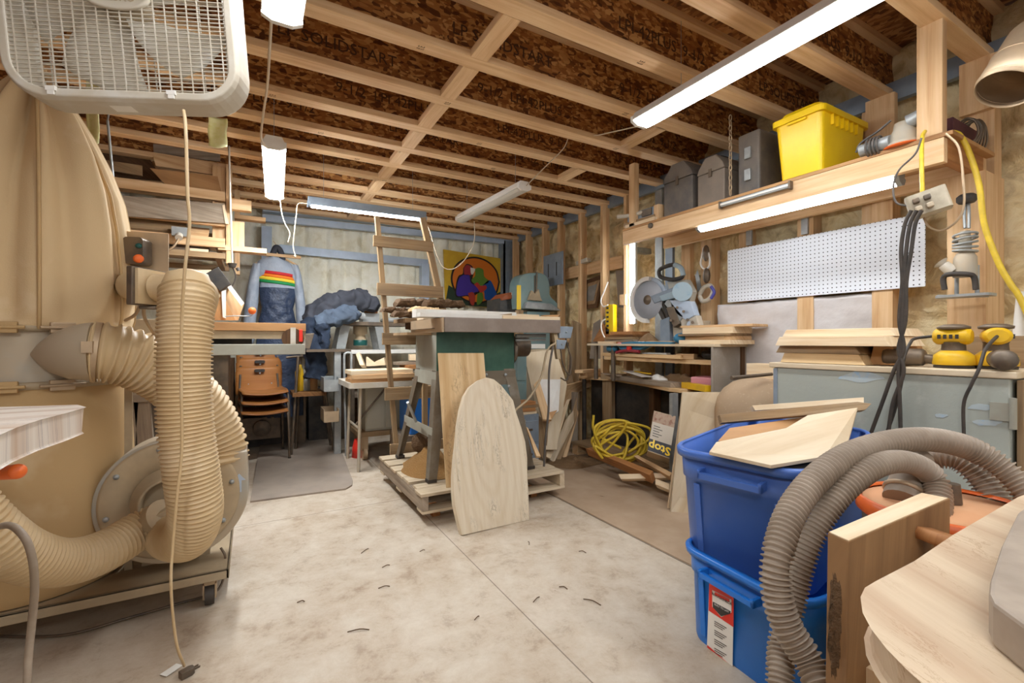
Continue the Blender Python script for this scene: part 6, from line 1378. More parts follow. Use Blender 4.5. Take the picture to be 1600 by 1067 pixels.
# yellow tote
tt = thing('yellow_tote', 'bright yellow lidded storage tote on the hanging shelf', 'tote', (SX+.3, P(1250, 270, X=SX).y, S0))
y1, y0 = P(1212, 250, X=SX-.02).y, P(1286, 250, X=SX-.02).y
zt3 = P(1203, 200, X=SX-.02).z
def tub(x0, x1, y0, y1, z0, z1, taper, mat_, root, name='body', r=.03, open_=False):
    q = MB(Matrix.Translation(((x0+x1)/2, (y0+y1)/2, 0))); w, h = x1-x0, y1-y0
    q.rrect(w*taper, h*taper, r, z0, z1, Matrix.Identity(4), w2=w, h2=h); return part(name, q, mat_, root, bevel=.004)
tub(SX-.03, SX+.43, y0, y1, S0, zt3-.02, .88, m['yellow'], tt)
q = MB(Matrix.Translation((SX+.20, (y0+y1)/2, 0))); q.rrect(.49, (y1-y0)+.03, .03, zt3-.02, zt3+.012, Matrix.Identity(4)); q.rrect(.45, (y1-y0)-.01, .03, zt3+.0121, zt3+.045, Matrix.Identity(4), w2=.41, h2=(y1-y0)-.05); part('lid', q, m['yellow'], tt, bevel=.004)
for k in range(6):
    q = MB(); x = SX+.06+k*.05; q.bb(x, x+.008, y0-.012, y0+.004, zt3-.075, zt3-.021); part('rib', q, m['yellow'], tt)
q = MB(); q.bb(SX-.042, SX-.025, (y0+y1)/2-.05, (y0+y1)/2+.05, zt3-.035, zt3-.022); part('handle', q, m['yellow'], tt, bevel=.003)
# belt sander with wrapped cord
SX_ = SX; SX = SX-.07
sd = thing('old_sander', 'old grey angle sander with wrapped cord at the right of the hanging shelf', 'sander', P(1400, 240, X=SX+.08))
a = P(1345, 226, X=SX+.08); b = P(1392, 210, X=SX+.08)
a.z = b.z = S0+.033
q = MB(); q.cyl(a, b, .03, .032, seg=18); part('motor', q, m['galv'], sd)
c0 = P(1412, 200, X=SX+.12); 
q = MB(); q.lathe([(.07, 0), (.075, .008), (.06, .02), (.055, .05), (.04, .08), (.035, .11), (0, .115)], (c0.x, c0.y, S0+.006), seg=26); part('head', q, m['dusty_grey'], sd)
q = MB(); q.lathe([(0, 0), (.078, 0), (.078, .006)], (c0.x, c0.y, S0), seg=26); part('sanding_pad', q, m['orange'], sd)
q = MB(); q.cyl((c0.x, c0.y-.02, S0+.11), (c0.x, c0.y-.09, S0+.13), .035, .03); part('rear_handle', q, m['galv'], sd)
q = MB()
for k in range(4): 
    t_ = .3+k*.12; cc = a.lerp(b, t_); q.tube([cc+V((.0, .0, 0))+V((math.cos(w)*.042, 0, math.sin(w)*.042)) for w in [i*math.pi/4 for i in range(9)]], .005, 6, 3)
q.tube([a+V((0, .02, .0)), a+V((0, .0, .04)), b+V((0, .05, .07)), c0+V((0, .02, .0)) if False else b+V((0, 0, .1))], .005, 6, 6); part('cord', q, m['grey_cord'], sd)
SX = SX_
# maroon bundle right of the sander
y = P(1440, 190, X=SX+.2).y
xb('folded_bundle', M('maroon', '#6a3a40', .7, 0, '#4c2b2e', .6, 20), 'maroon folded pile behind the shelf post', 'bundle', SX+.33, y-.02, S0, (.3, .2, .12))
bc_ = thing('cable_coil', 'tangled dark wire coil at the right end of the hanging shelf', 'coil', (SX+.35, yR+.04, S0))
q = MB()
for k in range(7): 
    cc = V((SX+.35+.02*k-.05, yR+.02, S0+.075)); q.tube([cc+V((.015*math.sin(w*2+k), math.cos(w)*.045, math.sin(w)*(.06+.004*k))) for w in [i*math.pi/4+k*.2 for i in range(9)]], .004, 6, 3)
part('coil', q, m['iron'], bc_)
# ------------------------------------------------------------------ power block and cords
Xb = 2.42
pbk = thing('outlet_block', 'dusty beige multi-outlet block hanging on a yellow cord', 'outlet', P(1447, 318, X=Xb))
pm = place(P(1450, 317, X=Xb), R_(20), R_(0), R_(0)) @ Matrix.Rotation(R_(-15), 4, 'X')
q = MB(pm); q.rrect(.085, .13, .015, -.045, .045, Matrix.Rotation(0, 4, 'X')); part('body', q, m['dusty_grey'] if False else M('dusty_beige_plastic', '#bfb39c', .5, 0, '#8f8470', .5, 14), pbk, bevel=.006)
for k, (dy, dz) in enumerate(((.035, .015), (.035, -.02), (0, .015), (0, -.02))):
    q = MB(pm); q.box((-.052, dy, dz), (.025, .022, .02)); part('plug', q, m['dusty_grey'] if k % 2 else m['iron'], pbk, bevel=.004)
q = MB(); q.tube([P(1445, 205, X=Xb+.16), P(1441, 215, X=Xb+.1), P(1440, 250, X=Xb+.02), P(1441, 290, X=Xb), P(1441, 305, X=Xb)], .008, 8, 6); part('yellow_cord', q, m['ycord'], pbk)
def cable(pts, r, mt, lab, X=None, name='power_cord', top=False):
    q = MB(); q.tube([P(p[0], p[1], D=p[2]) if len(p) == 3 else P(p[0], p[1], X=X) for p in pts], r, 8, 8)
    return solo('extension_cord', q, m[mt], lab, 'cord') if top else part(name, q, m[mt], pbk, lab)
for k, (o, e) in enumerate(((-8, (1352, 700)), (8, (1386, 690)), (0, (1408, 700)))):
    cable([(1432+o, 328), (1422+o, 350), (1416+o, 390), (1413+o*.4, 440), (1410+o*.6, 500), (1408-o*.5, 545), (1404+o, 580), (e[0]*.5+1404*.5, 630), e], .0075, 'rubber', 'black cord', X=2.30)
cable([(1440, 215), (1430, 240), (1405, 265), (1396, 290), (1400, 315), (1420, 322)], .004, 'grey_cord', 'thin grey cord', X=2.40)
cable([(1478, 208), (1498, 230), (1505, 280), (1506, 320), (1495, 345), (1470, 360), (1450, 352), (1442, 335)], .0042, 'galv_dusty', 'thin pale cord', X=2.45)
cable([(1488, 206), (1500, 212), (1515, 240), (1530, 290), (1538, 350), (1560, 410), (1580, 445), (1592, 462), (1620, 520)], .011, 'ycord', 'thick yellow cord sloping down the wall at the right edge', X=2.72, top=True)
# ------------------------------------------------------------------ router hanging on its stud
Xr = 2.85
ro = thing('plunge_router', 'old grey plunge router hanging on a stud by the right edge', 'router', P(1505, 462, X=Xr))
c = P(1508, 430, X=Xr); r = .042
q = MB(); zb_, zt_ = P(1508, 432, X=Xr).z, P(1508, 395, X=Xr).z
q.lathe([(r, zb_), (r*1.02, zb_+.01), (r*.95, zt_-.02), (r*.7, zt_)], (c.x, c.y, 0), seg=24); part('motor', q, m['dusty_grey'], ro)
q = MB(); q.lathe([(r*.5, zt_), (r*.55, zt_+.05), (r*.4, P(1510, 360, X=Xr).z)], (c.x, c.y, 0), seg=18); part('top_cap', q, m['dusty_grey'], ro)
q = MB()
for k in range(5): 
    z = zt_+.01+k*.018; q.tube([(c.x+math.cos(w)*(.04+.004*(k % 2)), c.y+math.sin(w)*.04, z+.006*math.sin(w+k)) for w in [i*math.pi/4 for i in range(9)]], .0055, 6, 3)
part('wrapped_cord', q, m['galv'], ro)
zz_ = P(1505, 462, X=Xr).z
q = MB(place((c.x, c.y, zz_))); q.rrect(.12, .19, .03, -.006, .006, Matrix.Identity(4)); part('base_plate', q, m['galv'], ro, bevel=.002)
for s in (-.07, .07):
    q = MB(); q.cyl((c.x+.02, c.y+s*.5, zz_), (c.x+.02, c.y+s*.5, zb_+.05), .008); part('plunge_rod', q, m['galv'], ro)
q = MB(); q.tube([P(1476, 452, X=Xr-.04), P(1474, 434, X=Xr-.04), P(1484, 428, X=Xr-.05), P(1512, 428, X=Xr-.05), P(1522, 433, X=Xr-.04), P(1525, 452, X=Xr-.04)], .011, 10, 6); part('handle', q, m['rubber'], ro)
q = MB(); q.cyl(P(1474, 413, X=Xr-.03), P(1488, 424, X=Xr-.02), .022, .026, seg=16); q.cyl(P(1470, 410, X=Xr-.03), P(1474, 413, X=Xr-.03), .03, .012, seg=16); part('side_knob', q, m['white_dusty'], ro)
q = MB(); q.tube([P(1464, 462, X=Xr-.03), P(1545, 462, X=Xr-.0)], .006, 8, 2); part('guide_rod', q, m['galv'], ro)
q = MB(); q.tube([P(1514, 356, X=Xr), P(1514, 330, X=Xr+.02), P(1513, 310, X=Xr+.04)], .006, 8, 4); q.tube([P(1508, 356, X=Xr), P(1507, 335, X=Xr+.02), P(1510, 312, X=Xr+.04)], .006, 8, 4); part('hanging_cord', q, m['galv'], ro)
cc = P(1513, 311, X=Xr+.04); q = MB(); q.lathe([(.028, -.01), (.036, 0), (.036, .02), (.025, .03)], cc-V((.02, 0, .01)), ax=(0, 0, 1), seg=16); solo('cord_spool', q, m['rubber'], 'black cord clip on the stud above the hanging router', 'clip')
# stud behind the router and white pipe at the right edge
q = MB(); y = P(1512, 400, X=3.0).y; q.bb(2.95, 3.2, y-.075, y+.06, 0, SZ-.092); struct('wall_stud', q, m['pine'])
q = MB(); q.tube([P(1599, 455, X=2.75), P(1593, 520, X=2.75), P(1592, 580, X=2.75)], .02, 12, 3); solo('white_pipe', q, m['white'], 'white plastic pipe standing at the right edge of the photo', 'pipe')
# ------------------------------------------------------------------ galvanised duct at the top right
dA, dB, dC = P(1563, 138, X=2.55), P(1590, 95, X=2.66), P(1640, 40, X=2.85)
du = thing('metal_duct', 'open galvanised round duct at the top right corner', 'duct', dA)
d = (dB-dA).normalized(); r = .088
def ringat(c, d, r, n=32): 
    _, s, u = orth(d); return [c+s*math.cos(2*math.pi*k/n)*r+u*math.sin(2*math.pi*k/n)*r for k in range(n)]
dd0 = V((.25, -.12, .42)).normalized(); c0 = P(1570, 140, X=2.45); c1 = c0+dd0*.22; c2 = c1+V((.35, -.15, .1)).normalized()*.25
path = [(c0, dd0, r), (c0+dd0*.02, dd0, r), (c0+dd0*.022, dd0, r+.003), (c0+dd0*.12, dd0, r+.003), (c0+dd0*.122, dd0, r-.001), (c1, dd0.lerp(V((.35, -.15, .1)).normalized(), .3), r), (c1+(dd0+V((.8, -.3, .2))).normalized()*.08, (dd0+V((.9, -.35, .25))).normalized(), r), (c2+V((.05, 0, .0)), V((.9, -.35, .25)).normalized(), r)]
q = MB(); q.rings([ringat(c, d, r) for c, d, r in path], cap=(False, False)); part('duct_pipe', q, m['galv_dusty'], du, solid=.0015)
for t_ in (.02, .12):
    q = MB(); q.rings([ringat(c0+dd0*(t_-.004), dd0, r+.001), ringat(c0+dd0*t_, dd0, r+.006), ringat(c0+dd0*(t_+.004), dd0, r+.001)], cap=(False, False)); part('rib', q, m['galv_dusty'], du)
q = MB(); q.cyl(c1+V((0, 0, .05)), V((c1.x, c1.y, HJ+.03)), .004); part('hanging_strap', q, m['galv'], du)
# ------------------------------------------------------------------ grey chest with sanders and slabs
CX = 2.35; cY1, cY0 = P(1209, 565, X=CX).y, P(1578, 585, X=CX).y; cz = .992
chs = thing('grey_chest', 'large worn grey-painted wooden chest with hinges by the right wall', 'chest', (CX+.3, (cY0+cY1)/2, 0))
q = MB(); q.bb(CX, CX+.62, cY0, cY1, .0, cz-.026); cp_ = M('worn_chest_paint', '#c9ccc1', .6, 0, '#a4a89e', .8, 7, .3, 30); part('body', q, cp_, chs, bevel=.004)
q = MB(); q.bb(CX-.01, CX+.63, cY0-.02, cY1+.02, cz-.025, cz); part('lid', q, m['sheet_ply'], chs, bevel=.004)
bp = M('blue_paint_patch', '#74b4e6', .6, 0, '#b8bcb4', .7, 30)
for k, (u0, v0, u1, v1) in enumerate(((1312, 580, 1380, 596), (1510, 631, 1560, 640), (1460, 646, 1480, 652), (1520, 655, 1565, 665), (1218, 567, 1236, 574))):
    n_ = 9; c = ((u0+u1)/2, (v0+v1)/2); pts = [(c[0]+(u1-u0)/2*math.cos(a)*(1+.2*math.sin(a*3+k)), c[1]+(v1-v0)/2*math.sin(a)*(1+.25*math.cos(a*4+k))) for a in [i/14*2*math.pi for i in range(14)]]
    q = MB(); q.prism([P(u, v, X=CX-.0012) for u, v in pts], (.001, 0, 0)); part('paint_patch', q, bp, chs, 'pale blue paint patch')
hz = .86
q = MB(); q.bb(CX-.008, CX, cY0-.006, cY0+.05, hz-.045, hz+.02); q.cyl((CX-.008, cY0-.01, hz-.07), (CX-.008, cY0-.01, hz+.04), .01); part('hinge', q, m['saw_grey'], chs)
q = MB(); q.bb(CX+.02, CX+.62, cY0-.03, cY0-.012, .05, cz-.03); part('side_door', q, m['old_wood'], chs, bevel=.002)
q = MB(); q.bb(CX-.004, CX-.0005, cY1-.02, cY1, 0, cz-.03); part('corner_strip', q, m['steel'], chs)
# slabs on the chest
def wedge(lab, u0, u1, ztop, h, mt, X, dep, um=None, name='slab'):
    y1, y0 = P(u0, 560, X=X).y, P(u1, 560, X=X).y; q = MB(); a = .03
    q.prism([V((X, y0, ztop-h)), V((X, y1, ztop-h)), V((X+.01, y1-a*.5, ztop)), V((X+.01, y0+a, ztop))], (dep, 0, 0)); return solo(name, q, m[mt], lab, 'slab', bevel=.002)
z = cz+.001
wedge('thick pale slab, lowest of the pile on the grey chest', 1219, 1352, z+.048, .047, 'slab_warm', CX+.02, .3); 
wedge('brown-edged slab, second of the pile on the grey chest', 1212, 1345, z+.085, .036, 'old_wood', CX+.03, .3)
wedge('pale thick slab, third of the pile on the grey chest', 1211, 1392, z+.13, .044, 'cut_pine', CX+.0, .34)
wedge('pale slab, topmost of the pile on the grey chest', 1222, 1400, z+.168, .037, 'cut_pine', CX+.1, .3)
wedge('brown plank end to the right under the pile on the grey chest', 1358, 1404, z+.1, .098, 'dark_ply', CX+.1, .3, name='plank')
def sander(lab, c, rz, withbag):
    t = thing('random_orbit_sander', lab, 'sander', c); MM = place(c, rz)
    q = MB(MM); q.lathe([(0, 0), (.062, 0), (.062, .01)], (0, 0, 0), seg=28); part('pad', q, m['rubber'], t)
    q = MB(MM); q.lathe([(.064, .012), (.066, .018), (.062, .05), (.05, .062), (.04, .07)], (0, 0, 0), seg=28); part('skirt', q, m['yellow2'], t)
    q = MB(MM); q.lathe([(.038, .071), (.036, .1), (.04, .105)], (0, 0, 0), seg=24); part('neck', q, m['iron'], t)
    q = MB(MM); q.lathe([(.03, -.06), (.042, -.05), (.045, .0), (.042, .045), (.03, .055)], (0, 0, .128), ax=(1, 0, 0), seg=20, sy=.8); part('motor_body', q, m['yellow2'], t, bevel=.003)
    q = MB(MM); q.lathe([(.02, -.0), (.05, .005), (.052, .015), (.03, .024), (0, .026)], (0, 0, .152), seg=22); part('palm_grip', q, m['iron'], t)
    for k in range(4):
        q = MB(MM); q.bb(-.04+k*.018, -.03+k*.018, -.047, -.04, .118, .135); part('vent', q, m['black'], t)
    q = MB(MM); q.cyl((-.05, 0, .03), (-.09, 0, .035), .02); q.lathe([(.0, 0), (.028, .003), (.036, .012), (.037, .13), (.032, .145), (0, .148)], (-.085, 0, .04), ax=(-1, 0, 0), seg=20); part('dust_canister', q, m['iron'], t)
    return t, MM
s1, M1 = sander('yellow orbital sander with dark dust canister, left one on the grey chest', V((CX+.14, P(1490, 560, X=CX+.14).y, cz+.001)), R_(-85), True)
s2, M2 = sander('yellow orbital sander seen end-on, right one on the grey chest', V((CX+.2, P(1556, 560, X=CX+.2).y, cz+.001)), R_(20), True)
q = MB(); q.tube([M1 @ V((-.055, 0, .13)), M1 @ V((-.12, 0, .12)), P(1422, 536, X=CX+.05), P(1412, 560, X=CX-.02), P(1408, 600, X=CX-.03), P(1395, 650, X=CX-.03), P(1375, 700, X=CX-.03)], .006, 8, 8); part('power_cord', q, m['rubber'], s1)
q = MB(); q.tube([M2 @ V((-.05, -.0, .13)), P(1540, 545, X=CX+.03), P(1530, 575, X=CX-.02), P(1518, 600, X=CX-.03), P(1506, 630, X=CX-.03), P(1506, 680, X=CX-.03)], .006, 8, 8); part('power_cord', q, m['rubber'], s2)
xb('board', 'old_wood', 'brown board end on the chest behind the right-hand sander', 'board', CX+.45, P(1590, 520, X=CX+.4).y, cz+.001, (.2, .3, .13))
# round stump lid and items between desk and chest
q = MB(); c = P(1175, 640, D=2.95); q.lathe([(.25, 0), (.25, c.z+.0), (.235, c.z+.07), (.20, c.z+.13), (.14, c.z+.175), (.07, c.z+.198), (0, c.z+.203)], (c.x+.05, c.y, 0), seg=32); q.wob(.006, 9); solo('barrel', q, M('dusty_pink_barrel', '#c9b499', .85, 0, '#a58c70', .8, 50), 'dust-covered rounded barrel between the desk and the grey chest', 'barrel')
q = MB(); c2_ = P(1188, 575, D=3.1); q.box((c2_.x+.06, c2_.y, c2_.z-.02), (.12, .2, .1)); bx2 = solo('block', q, m['cut_pine'], 'pale block standing left of the grey chest', 'block', bevel=.002)
q = MB(); q.bb(c2_.x-.02, c2_.x+.14, c2_.y-.12, c2_.y+.12, 0, c2_.z-.071); solo('crate', q, m['old_wood'], 'crate under the pale block left of the grey chest', 'crate')
q = MB(); a, b = P(1143, 590, D=2.75), P(1206, 584, D=2.85); q.cyl(a, b, .012, .01); solo('steel_bar', q, m['iron'], 'dark steel bar lying across the dusty barrel', 'bar')
# plywood pieces leaning on the desk front
lean('plywood_sheet', 'sheet_ply', 'pale plywood sheet leaning on the desk front, nearest the blue bins', 'sheet', [(1048, 800, 2.96), (1067, 612, 3.02), (1143, 612, 3.1), (1146, 640, 3.08), (1140, 808, 2.9)], .018)
lean('plywood_sheet', 'cut_pine', 'narrow plywood strip behind the pale plywood sheet', 'sheet', [(1044, 795, 3.02), (1063, 650, 3.1), (1068, 650, 3.1), (1060, 795, 3.03)], .018)
# under the desk
tp_ = thing('low_pallet', 'short rough pallet under the desk carrying the yellow cord', 'pallet', (2.95, 3.1, 0))
q = MB(); q.bb(2.72, 3.02, 2.55, 3.66, .1, .12); part('deck_board', q, m['old_wood'], tp_)
for y in (3.6, 3.1, 2.57):
    q = MB(); q.bb(2.73, 3.01, y-.04, y+.04, .0 if y > 3 else .0, .099); part('stringer', q, m['grey_wood'] if y < 3.5 else m['pine'], tp_)
for k in range(2):
    pass
lean('board', 'red_wood', 'reddish board sloping to the floor under the desk', 'board', [(915, 700, 3.95), (925, 698, 3.95), (1020, 735, 3.3), (1015, 742, 3.28)], .07)
lean('board', 'pine', 'pine batten sloping from the cord coil to the plywood', 'board', [(990, 712, 3.55), (996, 710, 3.55), (1050, 738, 3.2), (1046, 744, 3.2)], .06)
lean('board', 'cut_pine', 'pale batten lying on the floor under the desk', 'board', [(966, 740, 3.45), (1050, 738, 3.28), (1050, 746, 3.26), (970, 748, 3.42)], .05)
lean('board', 'cut_pine', 'short pale block end poking out under the battens', 'board', [(1024, 747, 3.25), (1046, 755, 3.15), (1046, 765, 3.12), (1024, 756, 3.2)], .04)
# yellow cord coil
yc_ = thing('extension_cord', 'coiled yellow extension cord on the floor pallet under the desk', 'cord', (2.85, 3.05, .12))
cc = P(970, 690, D=3.75)
q = MB(); RND.seed(11)
pts = []
for k in range(9):
    rx_, rz_ = rnd(.17, .24), rnd(.10, .16); ph = rnd(0, 6); ox, oz = rnd(-.03, .03), rnd(-.03, .03); tl = rnd(-.15, .15)
    for i in range(8):
        w = ph+i*2*math.pi/8
        du_, dv_ = (math.cos(w)*rx_+ox), (math.sin(w)*rz_+oz+tl*math.cos(w)*.4)
        pts.append(cc+V((.8712*du_, -.4909*du_, dv_))+V((-.4909*.0+rnd(-.05, .02), rnd(-.05, .02), 0)))
q.tube(pts, .0105, 8, 5); q.tube([cc+V((-.2, .1, .22)), cc+V((-.2, .1, .1)), cc+V((-.12, .05, .02)), cc+V((0, 0, -.05))], .0105, 8, 6)
part('coil', q, m['ycord'], yc_)
# cement / tool carton with yellow lettering
cx_ = thing('carton', 'white and dark carton with yellow letters leaning under the desk', 'box', P(1030, 715, D=3.3))
A_, B_, C_, D_ = P(1022, 641, D=3.45), P(1056, 650, D=3.4), P(1046, 716, D=3.25), P(1012, 704, D=3.3)
dep_ = V((.17, .12, .0))
def qd(t0, t1, m_, name, off=0, lab=None):
    nn = (B_-A_).cross(D_-A_).normalized(); nn = -nn if nn.dot(A_-V((0, 0, CAMH))) < 0 else nn
    a, b, c, d = A_.lerp(D_, t0), B_.lerp(C_, t0), B_.lerp(C_, t1), A_.lerp(D_, t1)
    q = MB(); q.prism([a-nn*off, b-nn*off, c-nn*off, d-nn*off], nn*(.12 if off == 0 else .001)); return part(name, q, m_, cx_, lab), nn
bd_, nn = qd(0, 1, m['dusty_tan'], 'box_body')
qd(.02, .28, M('brown_print', '#7a3c28', .7, 0, '#b9a48c', .6, 40), 'printed_band', .002); qd(.28, .70, colr('carton_white', '#c3b8a6'), 'white_panel', .002); qd(.70, .98, colr('carton_dark', '#3a3a40'), 'dark_panel', .002)
ux = (C_-D_).normalized(); uy = (A_-D_).normalized(); org = C_.lerp(D_, .5)+(A_-D_)*.15-nn*.0045
TM = Matrix.Translation(org) @ Matrix(((-ux.x, -uy.x, -nn.x, 0), (-ux.y, -uy.y, -nn.y, 0), (-ux.z, -uy.z, -nn.z, 0), (0, 0, 0, 1)))
q = MB(); q.text('Stop', .085, TM, bold=.002); part('yellow_lettering', q, m['yellow'], cx_)
q = MB()
for k in range(5):
    o2 = A_.lerp(D_, .36+k*.06)-nn*.0035; q.prism([o2+ux*.015, o2+ux*(.06+.02*(k % 2)), o2+ux*(.06+.02*(k % 2))-uy*.005, o2+ux*.015-uy*.005], nn*.0005)
part('fine_print', q, m['black'], cx_)
# ------------------------------------------------------------------ blue bins
def bin_(name, lab, mtl, z0, h, tilt, cx, cy, yaw, L, Wd):
    t = thing(name, lab, 'bin', (cx, cy, z0)); MM = Matrix.Translation((cx, cy, z0)) @ Matrix.Rotation(yaw, 4, 'Z') @ Matrix.Rotation(tilt, 4, 'Y')
    def ring(k, z, r, n=6):
        o = []; w, hh = L*k, Wd*k
        for ax_, ay_, a0 in ((w/2-r, hh/2-r, 0), (-w/2+r, hh/2-r, 90), (-w/2+r, -hh/2+r, 180), (w/2-r, -hh/2+r, 270)):
            for i in range(n+1):
                a = math.radians(a0+90*i/n); o.append(V((ax_+r*math.cos(a), ay_+r*math.sin(a), z)))
        return o
    q = MB(MM); q.rings([ring(.875, .0, .07), ring(.885, .012, .07), ring(.92, h*.72, .085), ring(.945, h*.735, .09), ring(.95, h*.99, .09), ring(.945, h*.99, .085), ring(.935, h*.74, .085), ring(.91, h*.71, .08), ring(.875, .02, .065), ring(.87, .014, .065)], cap=(True, True), smooth=True); part('body', q, mtl, t)
    q = MB(MM); q.rings([ring(.95, h*.93, .09), ring(1.0, h*.93, .1), ring(1.005, h*.985, .1), ring(.985, h*1.0, .095), ring(.94, h, .085), ring(.94, h*.985, .085)], cap=(False, False)); part('rim', q, mtl, t)
    for s in (-1, 1):
        x = s*L*.47; q = MB(MM); q.bb(x-.002, x+s*.045, -.11, -.098, h*.79, h*.87); q.bb(x-.002, x+s*.045, .098, .11, h*.79, h*.87); q.bb(x+s*.03, x+s*.045, -.11, .11, h*.79, h*.85); part('handle', q, mtl, t, bevel=.003)
        for yy in (-.14, .14):
            q = MB(MM); x0_ = s*L*.442; q.prism([V((x0_, yy-.012, .03)), V((x0_, yy+.012, .03)), V((s*L*.46, yy+.012, h*.70)), V((s*L*.46, yy-.012, h*.70))], (s*.006, 0, 0)); part('rib', q, mtl, t, bevel=.003)
    return t, MM
byaw = R_(15)
dirx = V((math.cos(byaw), math.sin(byaw), 0)); diry = V((-dirx.y, dirx.x, 0))
Lb, Wb = .70, .49
def corner_place(A, yaw):
    dx_, dy_ = V((math.cos(yaw), math.sin(yaw), 0)), V((-math.sin(yaw), math.cos(yaw), 0)); return A+dx_*Lb/2-dy_*Wb/2
bc0 = corner_place(V((1.40, 1.225, 0)), R_(-5)); bc1 = corner_place(V((1.40, 1.245, 0)), R_(9))
b1, BM1 = bin_('storage_bin', 'bright blue storage bin with a red and white sticker, lower of the two', m['blue2'], 0, .345, 0, bc0.x, bc0.y, R_(-5), Lb, Wb)
b2, BM2 = bin_('storage_bin', 'dusty dark blue storage bin full of offcuts, upper of the two', m['blue'], .31, .42, -R_(4.5), bc1.x, bc1.y, R_(9), Lb*.99, Wb*.99)
# sticker on the lower bin
A2, B2, C2, D2 = (P(1110, 906, D=1.0), P(1148, 928, D=1.0), P(1147, 1048, D=1.0), P(1108, 1012, D=1.0))
def onface(u, v):
    # plane of the lower bin's near face
    n = (BM1.to_3x3() @ V((-1, 0, -.075))).normalized(); p0 = BM1 @ V((-Lb*.449, 0, .345*.35)); d = P(u, v, D=1)-V((0, 0, CAMH)); t = (p0-V((0, 0, CAMH))).dot(n)/d.dot(n); return V((0, 0, CAMH))+d*t+n*.008, n
def stk(poly, mt, name, off=0.0, lab=None, parent=None):
    pts = [onface(u, v) for u, v in poly]; n = pts[0][1]; q = MB(); q.prism([p+n*off for p, _ in pts], -n*.0006); return part(name, q, mt, parent or b1, lab)
sk = stk([(1111, 907), (1149, 928), (1147, 1050), (1107, 1012)], m['paper'], 'sticker', lab='white sticker with red top')
stk([(1111, 907), (1149, 928), (1149, 978), (1110, 952)], m['red'], 'red_band', .0008, parent=sk)
stk([(1108, 1006), (1147, 1040), (1147, 1050), (1107, 1012)], m['red'], 'red_band', .0008, parent=sk)
stk([(1116, 920), (1146, 935), (1146, 955), (1130, 962), (1116, 946)], m['white'], 'shield', .0016, parent=sk)
stk([(1117, 938), (1145, 953), (1144, 957), (1130, 961), (1117, 947)], m['black'], 'shield_base', .0022, parent=sk)
stk([(1120, 923), (1143, 934), (1143, 939), (1120, 928)], m['red'], 'oval', .0022, parent=sk)
def stext(u, v, txt, size, mt, off):
    p, n = onface(u, v); px_, _ = onface(u+20, v+11); ex = (px_-p).normalized(); ey = n.cross(ex).normalized(); p = p+n*off
    q = MB(); q.text(txt, size, Matrix.Translation(p) @ Matrix(((ex.x, ey.x, n.x, 0), (ex.y, ey.y, n.y, 0), (ex.z, ey.z, n.z, 0), (0, 0, 0, 1))), .0002); part('lettering', q, mt, sk)
stext(1131, 933.5, 'ROUGHNECK', .0135, m['black'], .0024); stext(1131, 948, 'BUILT TO LAST', .009, m['white'], .003)
for k in range(4):
    for r_ in range(3):
        v = 972+k*14+r_*3.2; stk([(1119, v-4), (1138-3*r_, v+7-1.7*r_), (1138-3*r_, v+8.2-1.7*r_), (1119, v-2.8)], m['grey_cord'], 'fine_print', .001, parent=sk)
# contents of the upper bin
zc_ = .70
lean('plywood_offcut', 'sheet_ply', 'pale jagged plywood offcut filling the upper blue bin', 'offcut', [(1108, 705, 1.58), (1119, 690, 1.70), (1228, 668, 1.8), (1262, 648, 1.87), (1340, 636, 1.84), (1322, 700, 1.58), (1290, 712, 1.5), (1205, 726, 1.42)], .012)
lean('plywood_offcut', 'dark_ply', 'brown plywood offcut under the pale one in the upper blue bin', 'offcut', [(1122, 688, 1.76), (1140, 668, 1.86), (1260, 650, 1.93), (1290, 664, 1.88), (1200, 700, 1.68)], .012)
lean('batten', 'old_wood', 'grey-brown batten lying across the top of the upper blue bin', 'batten', [(1124, 647, 1.93), (1128, 660, 1.92), (1352, 640, 1.86), (1362, 630, 1.87), (1340, 627, 1.88)], .035)
lean('batten', 'cut_pine', 'pale pine batten behind the grey-brown batten on the upper bin', 'batten', [(1175, 633, 2.02), (1180, 641, 2.01), (1350, 629, 1.95), (1350, 620, 1.96)], .04)
lean('panel', 'black', 'dark panel standing inside the upper blue bin under the plywood', 'panel', [(1205, 727, 1.45), (1320, 706, 1.62), (1320, 730, 1.6), (1250, 738, 1.44)], .01)
# ------------------------------------------------------------------ shop-vac hoses, vacuum, slabs in the foreground
HV = [(1285, 1075, .96), (1262, 1030, 1.0), (1228, 975, 1.03), (1213, 920, 1.05), (1215, 865, 1.07), (1236, 800, 1.12), (1275, 748, 1.17), (1325, 712, 1.22), (1385, 692, 1.27), (1450, 686, 1.3), (1515, 700, 1.3), (1570, 735, 1.26), (1620, 790, 1.2), (1650, 860, 1.15)]
q = MB(); q.tube([P(*p[:2], D=p[2]) for p in HV], .034, 22, 10, rib=(.012, .0075)); solo('vacuum_hose', q, m['hvac'], 'outer dusty grey corrugated hose arching over the foreground', 'hose')
HV2 = [(1219, 1110, 1.02), (1219, 1050, 1.06), (1222, 1000, 1.1), (1236, 950, 1.12), (1250, 890, 1.13), (1272, 830, 1.14), (1315, 768, 1.16), (1370, 727, 1.19), (1420, 722, 1.23), (1458, 745, 1.24), (1466, 790, 1.2), (1450, 840, 1.15)]
q = MB(); q.tube([P(*p[:2], D=p[2]) for p in HV2], .03, 22, 10, rib=(.0108, .0068)); solo('vacuum_hose', q, m['hvac'], 'inner grey corrugated hose bending down to the thick plank', 'hose')
HV3 = [(1440, 725, 1.45), (1462, 712, 1.42), (1500, 718, 1.38), (1535, 748, 1.34), (1560, 790, 1.3), (1590, 850, 1.25)]
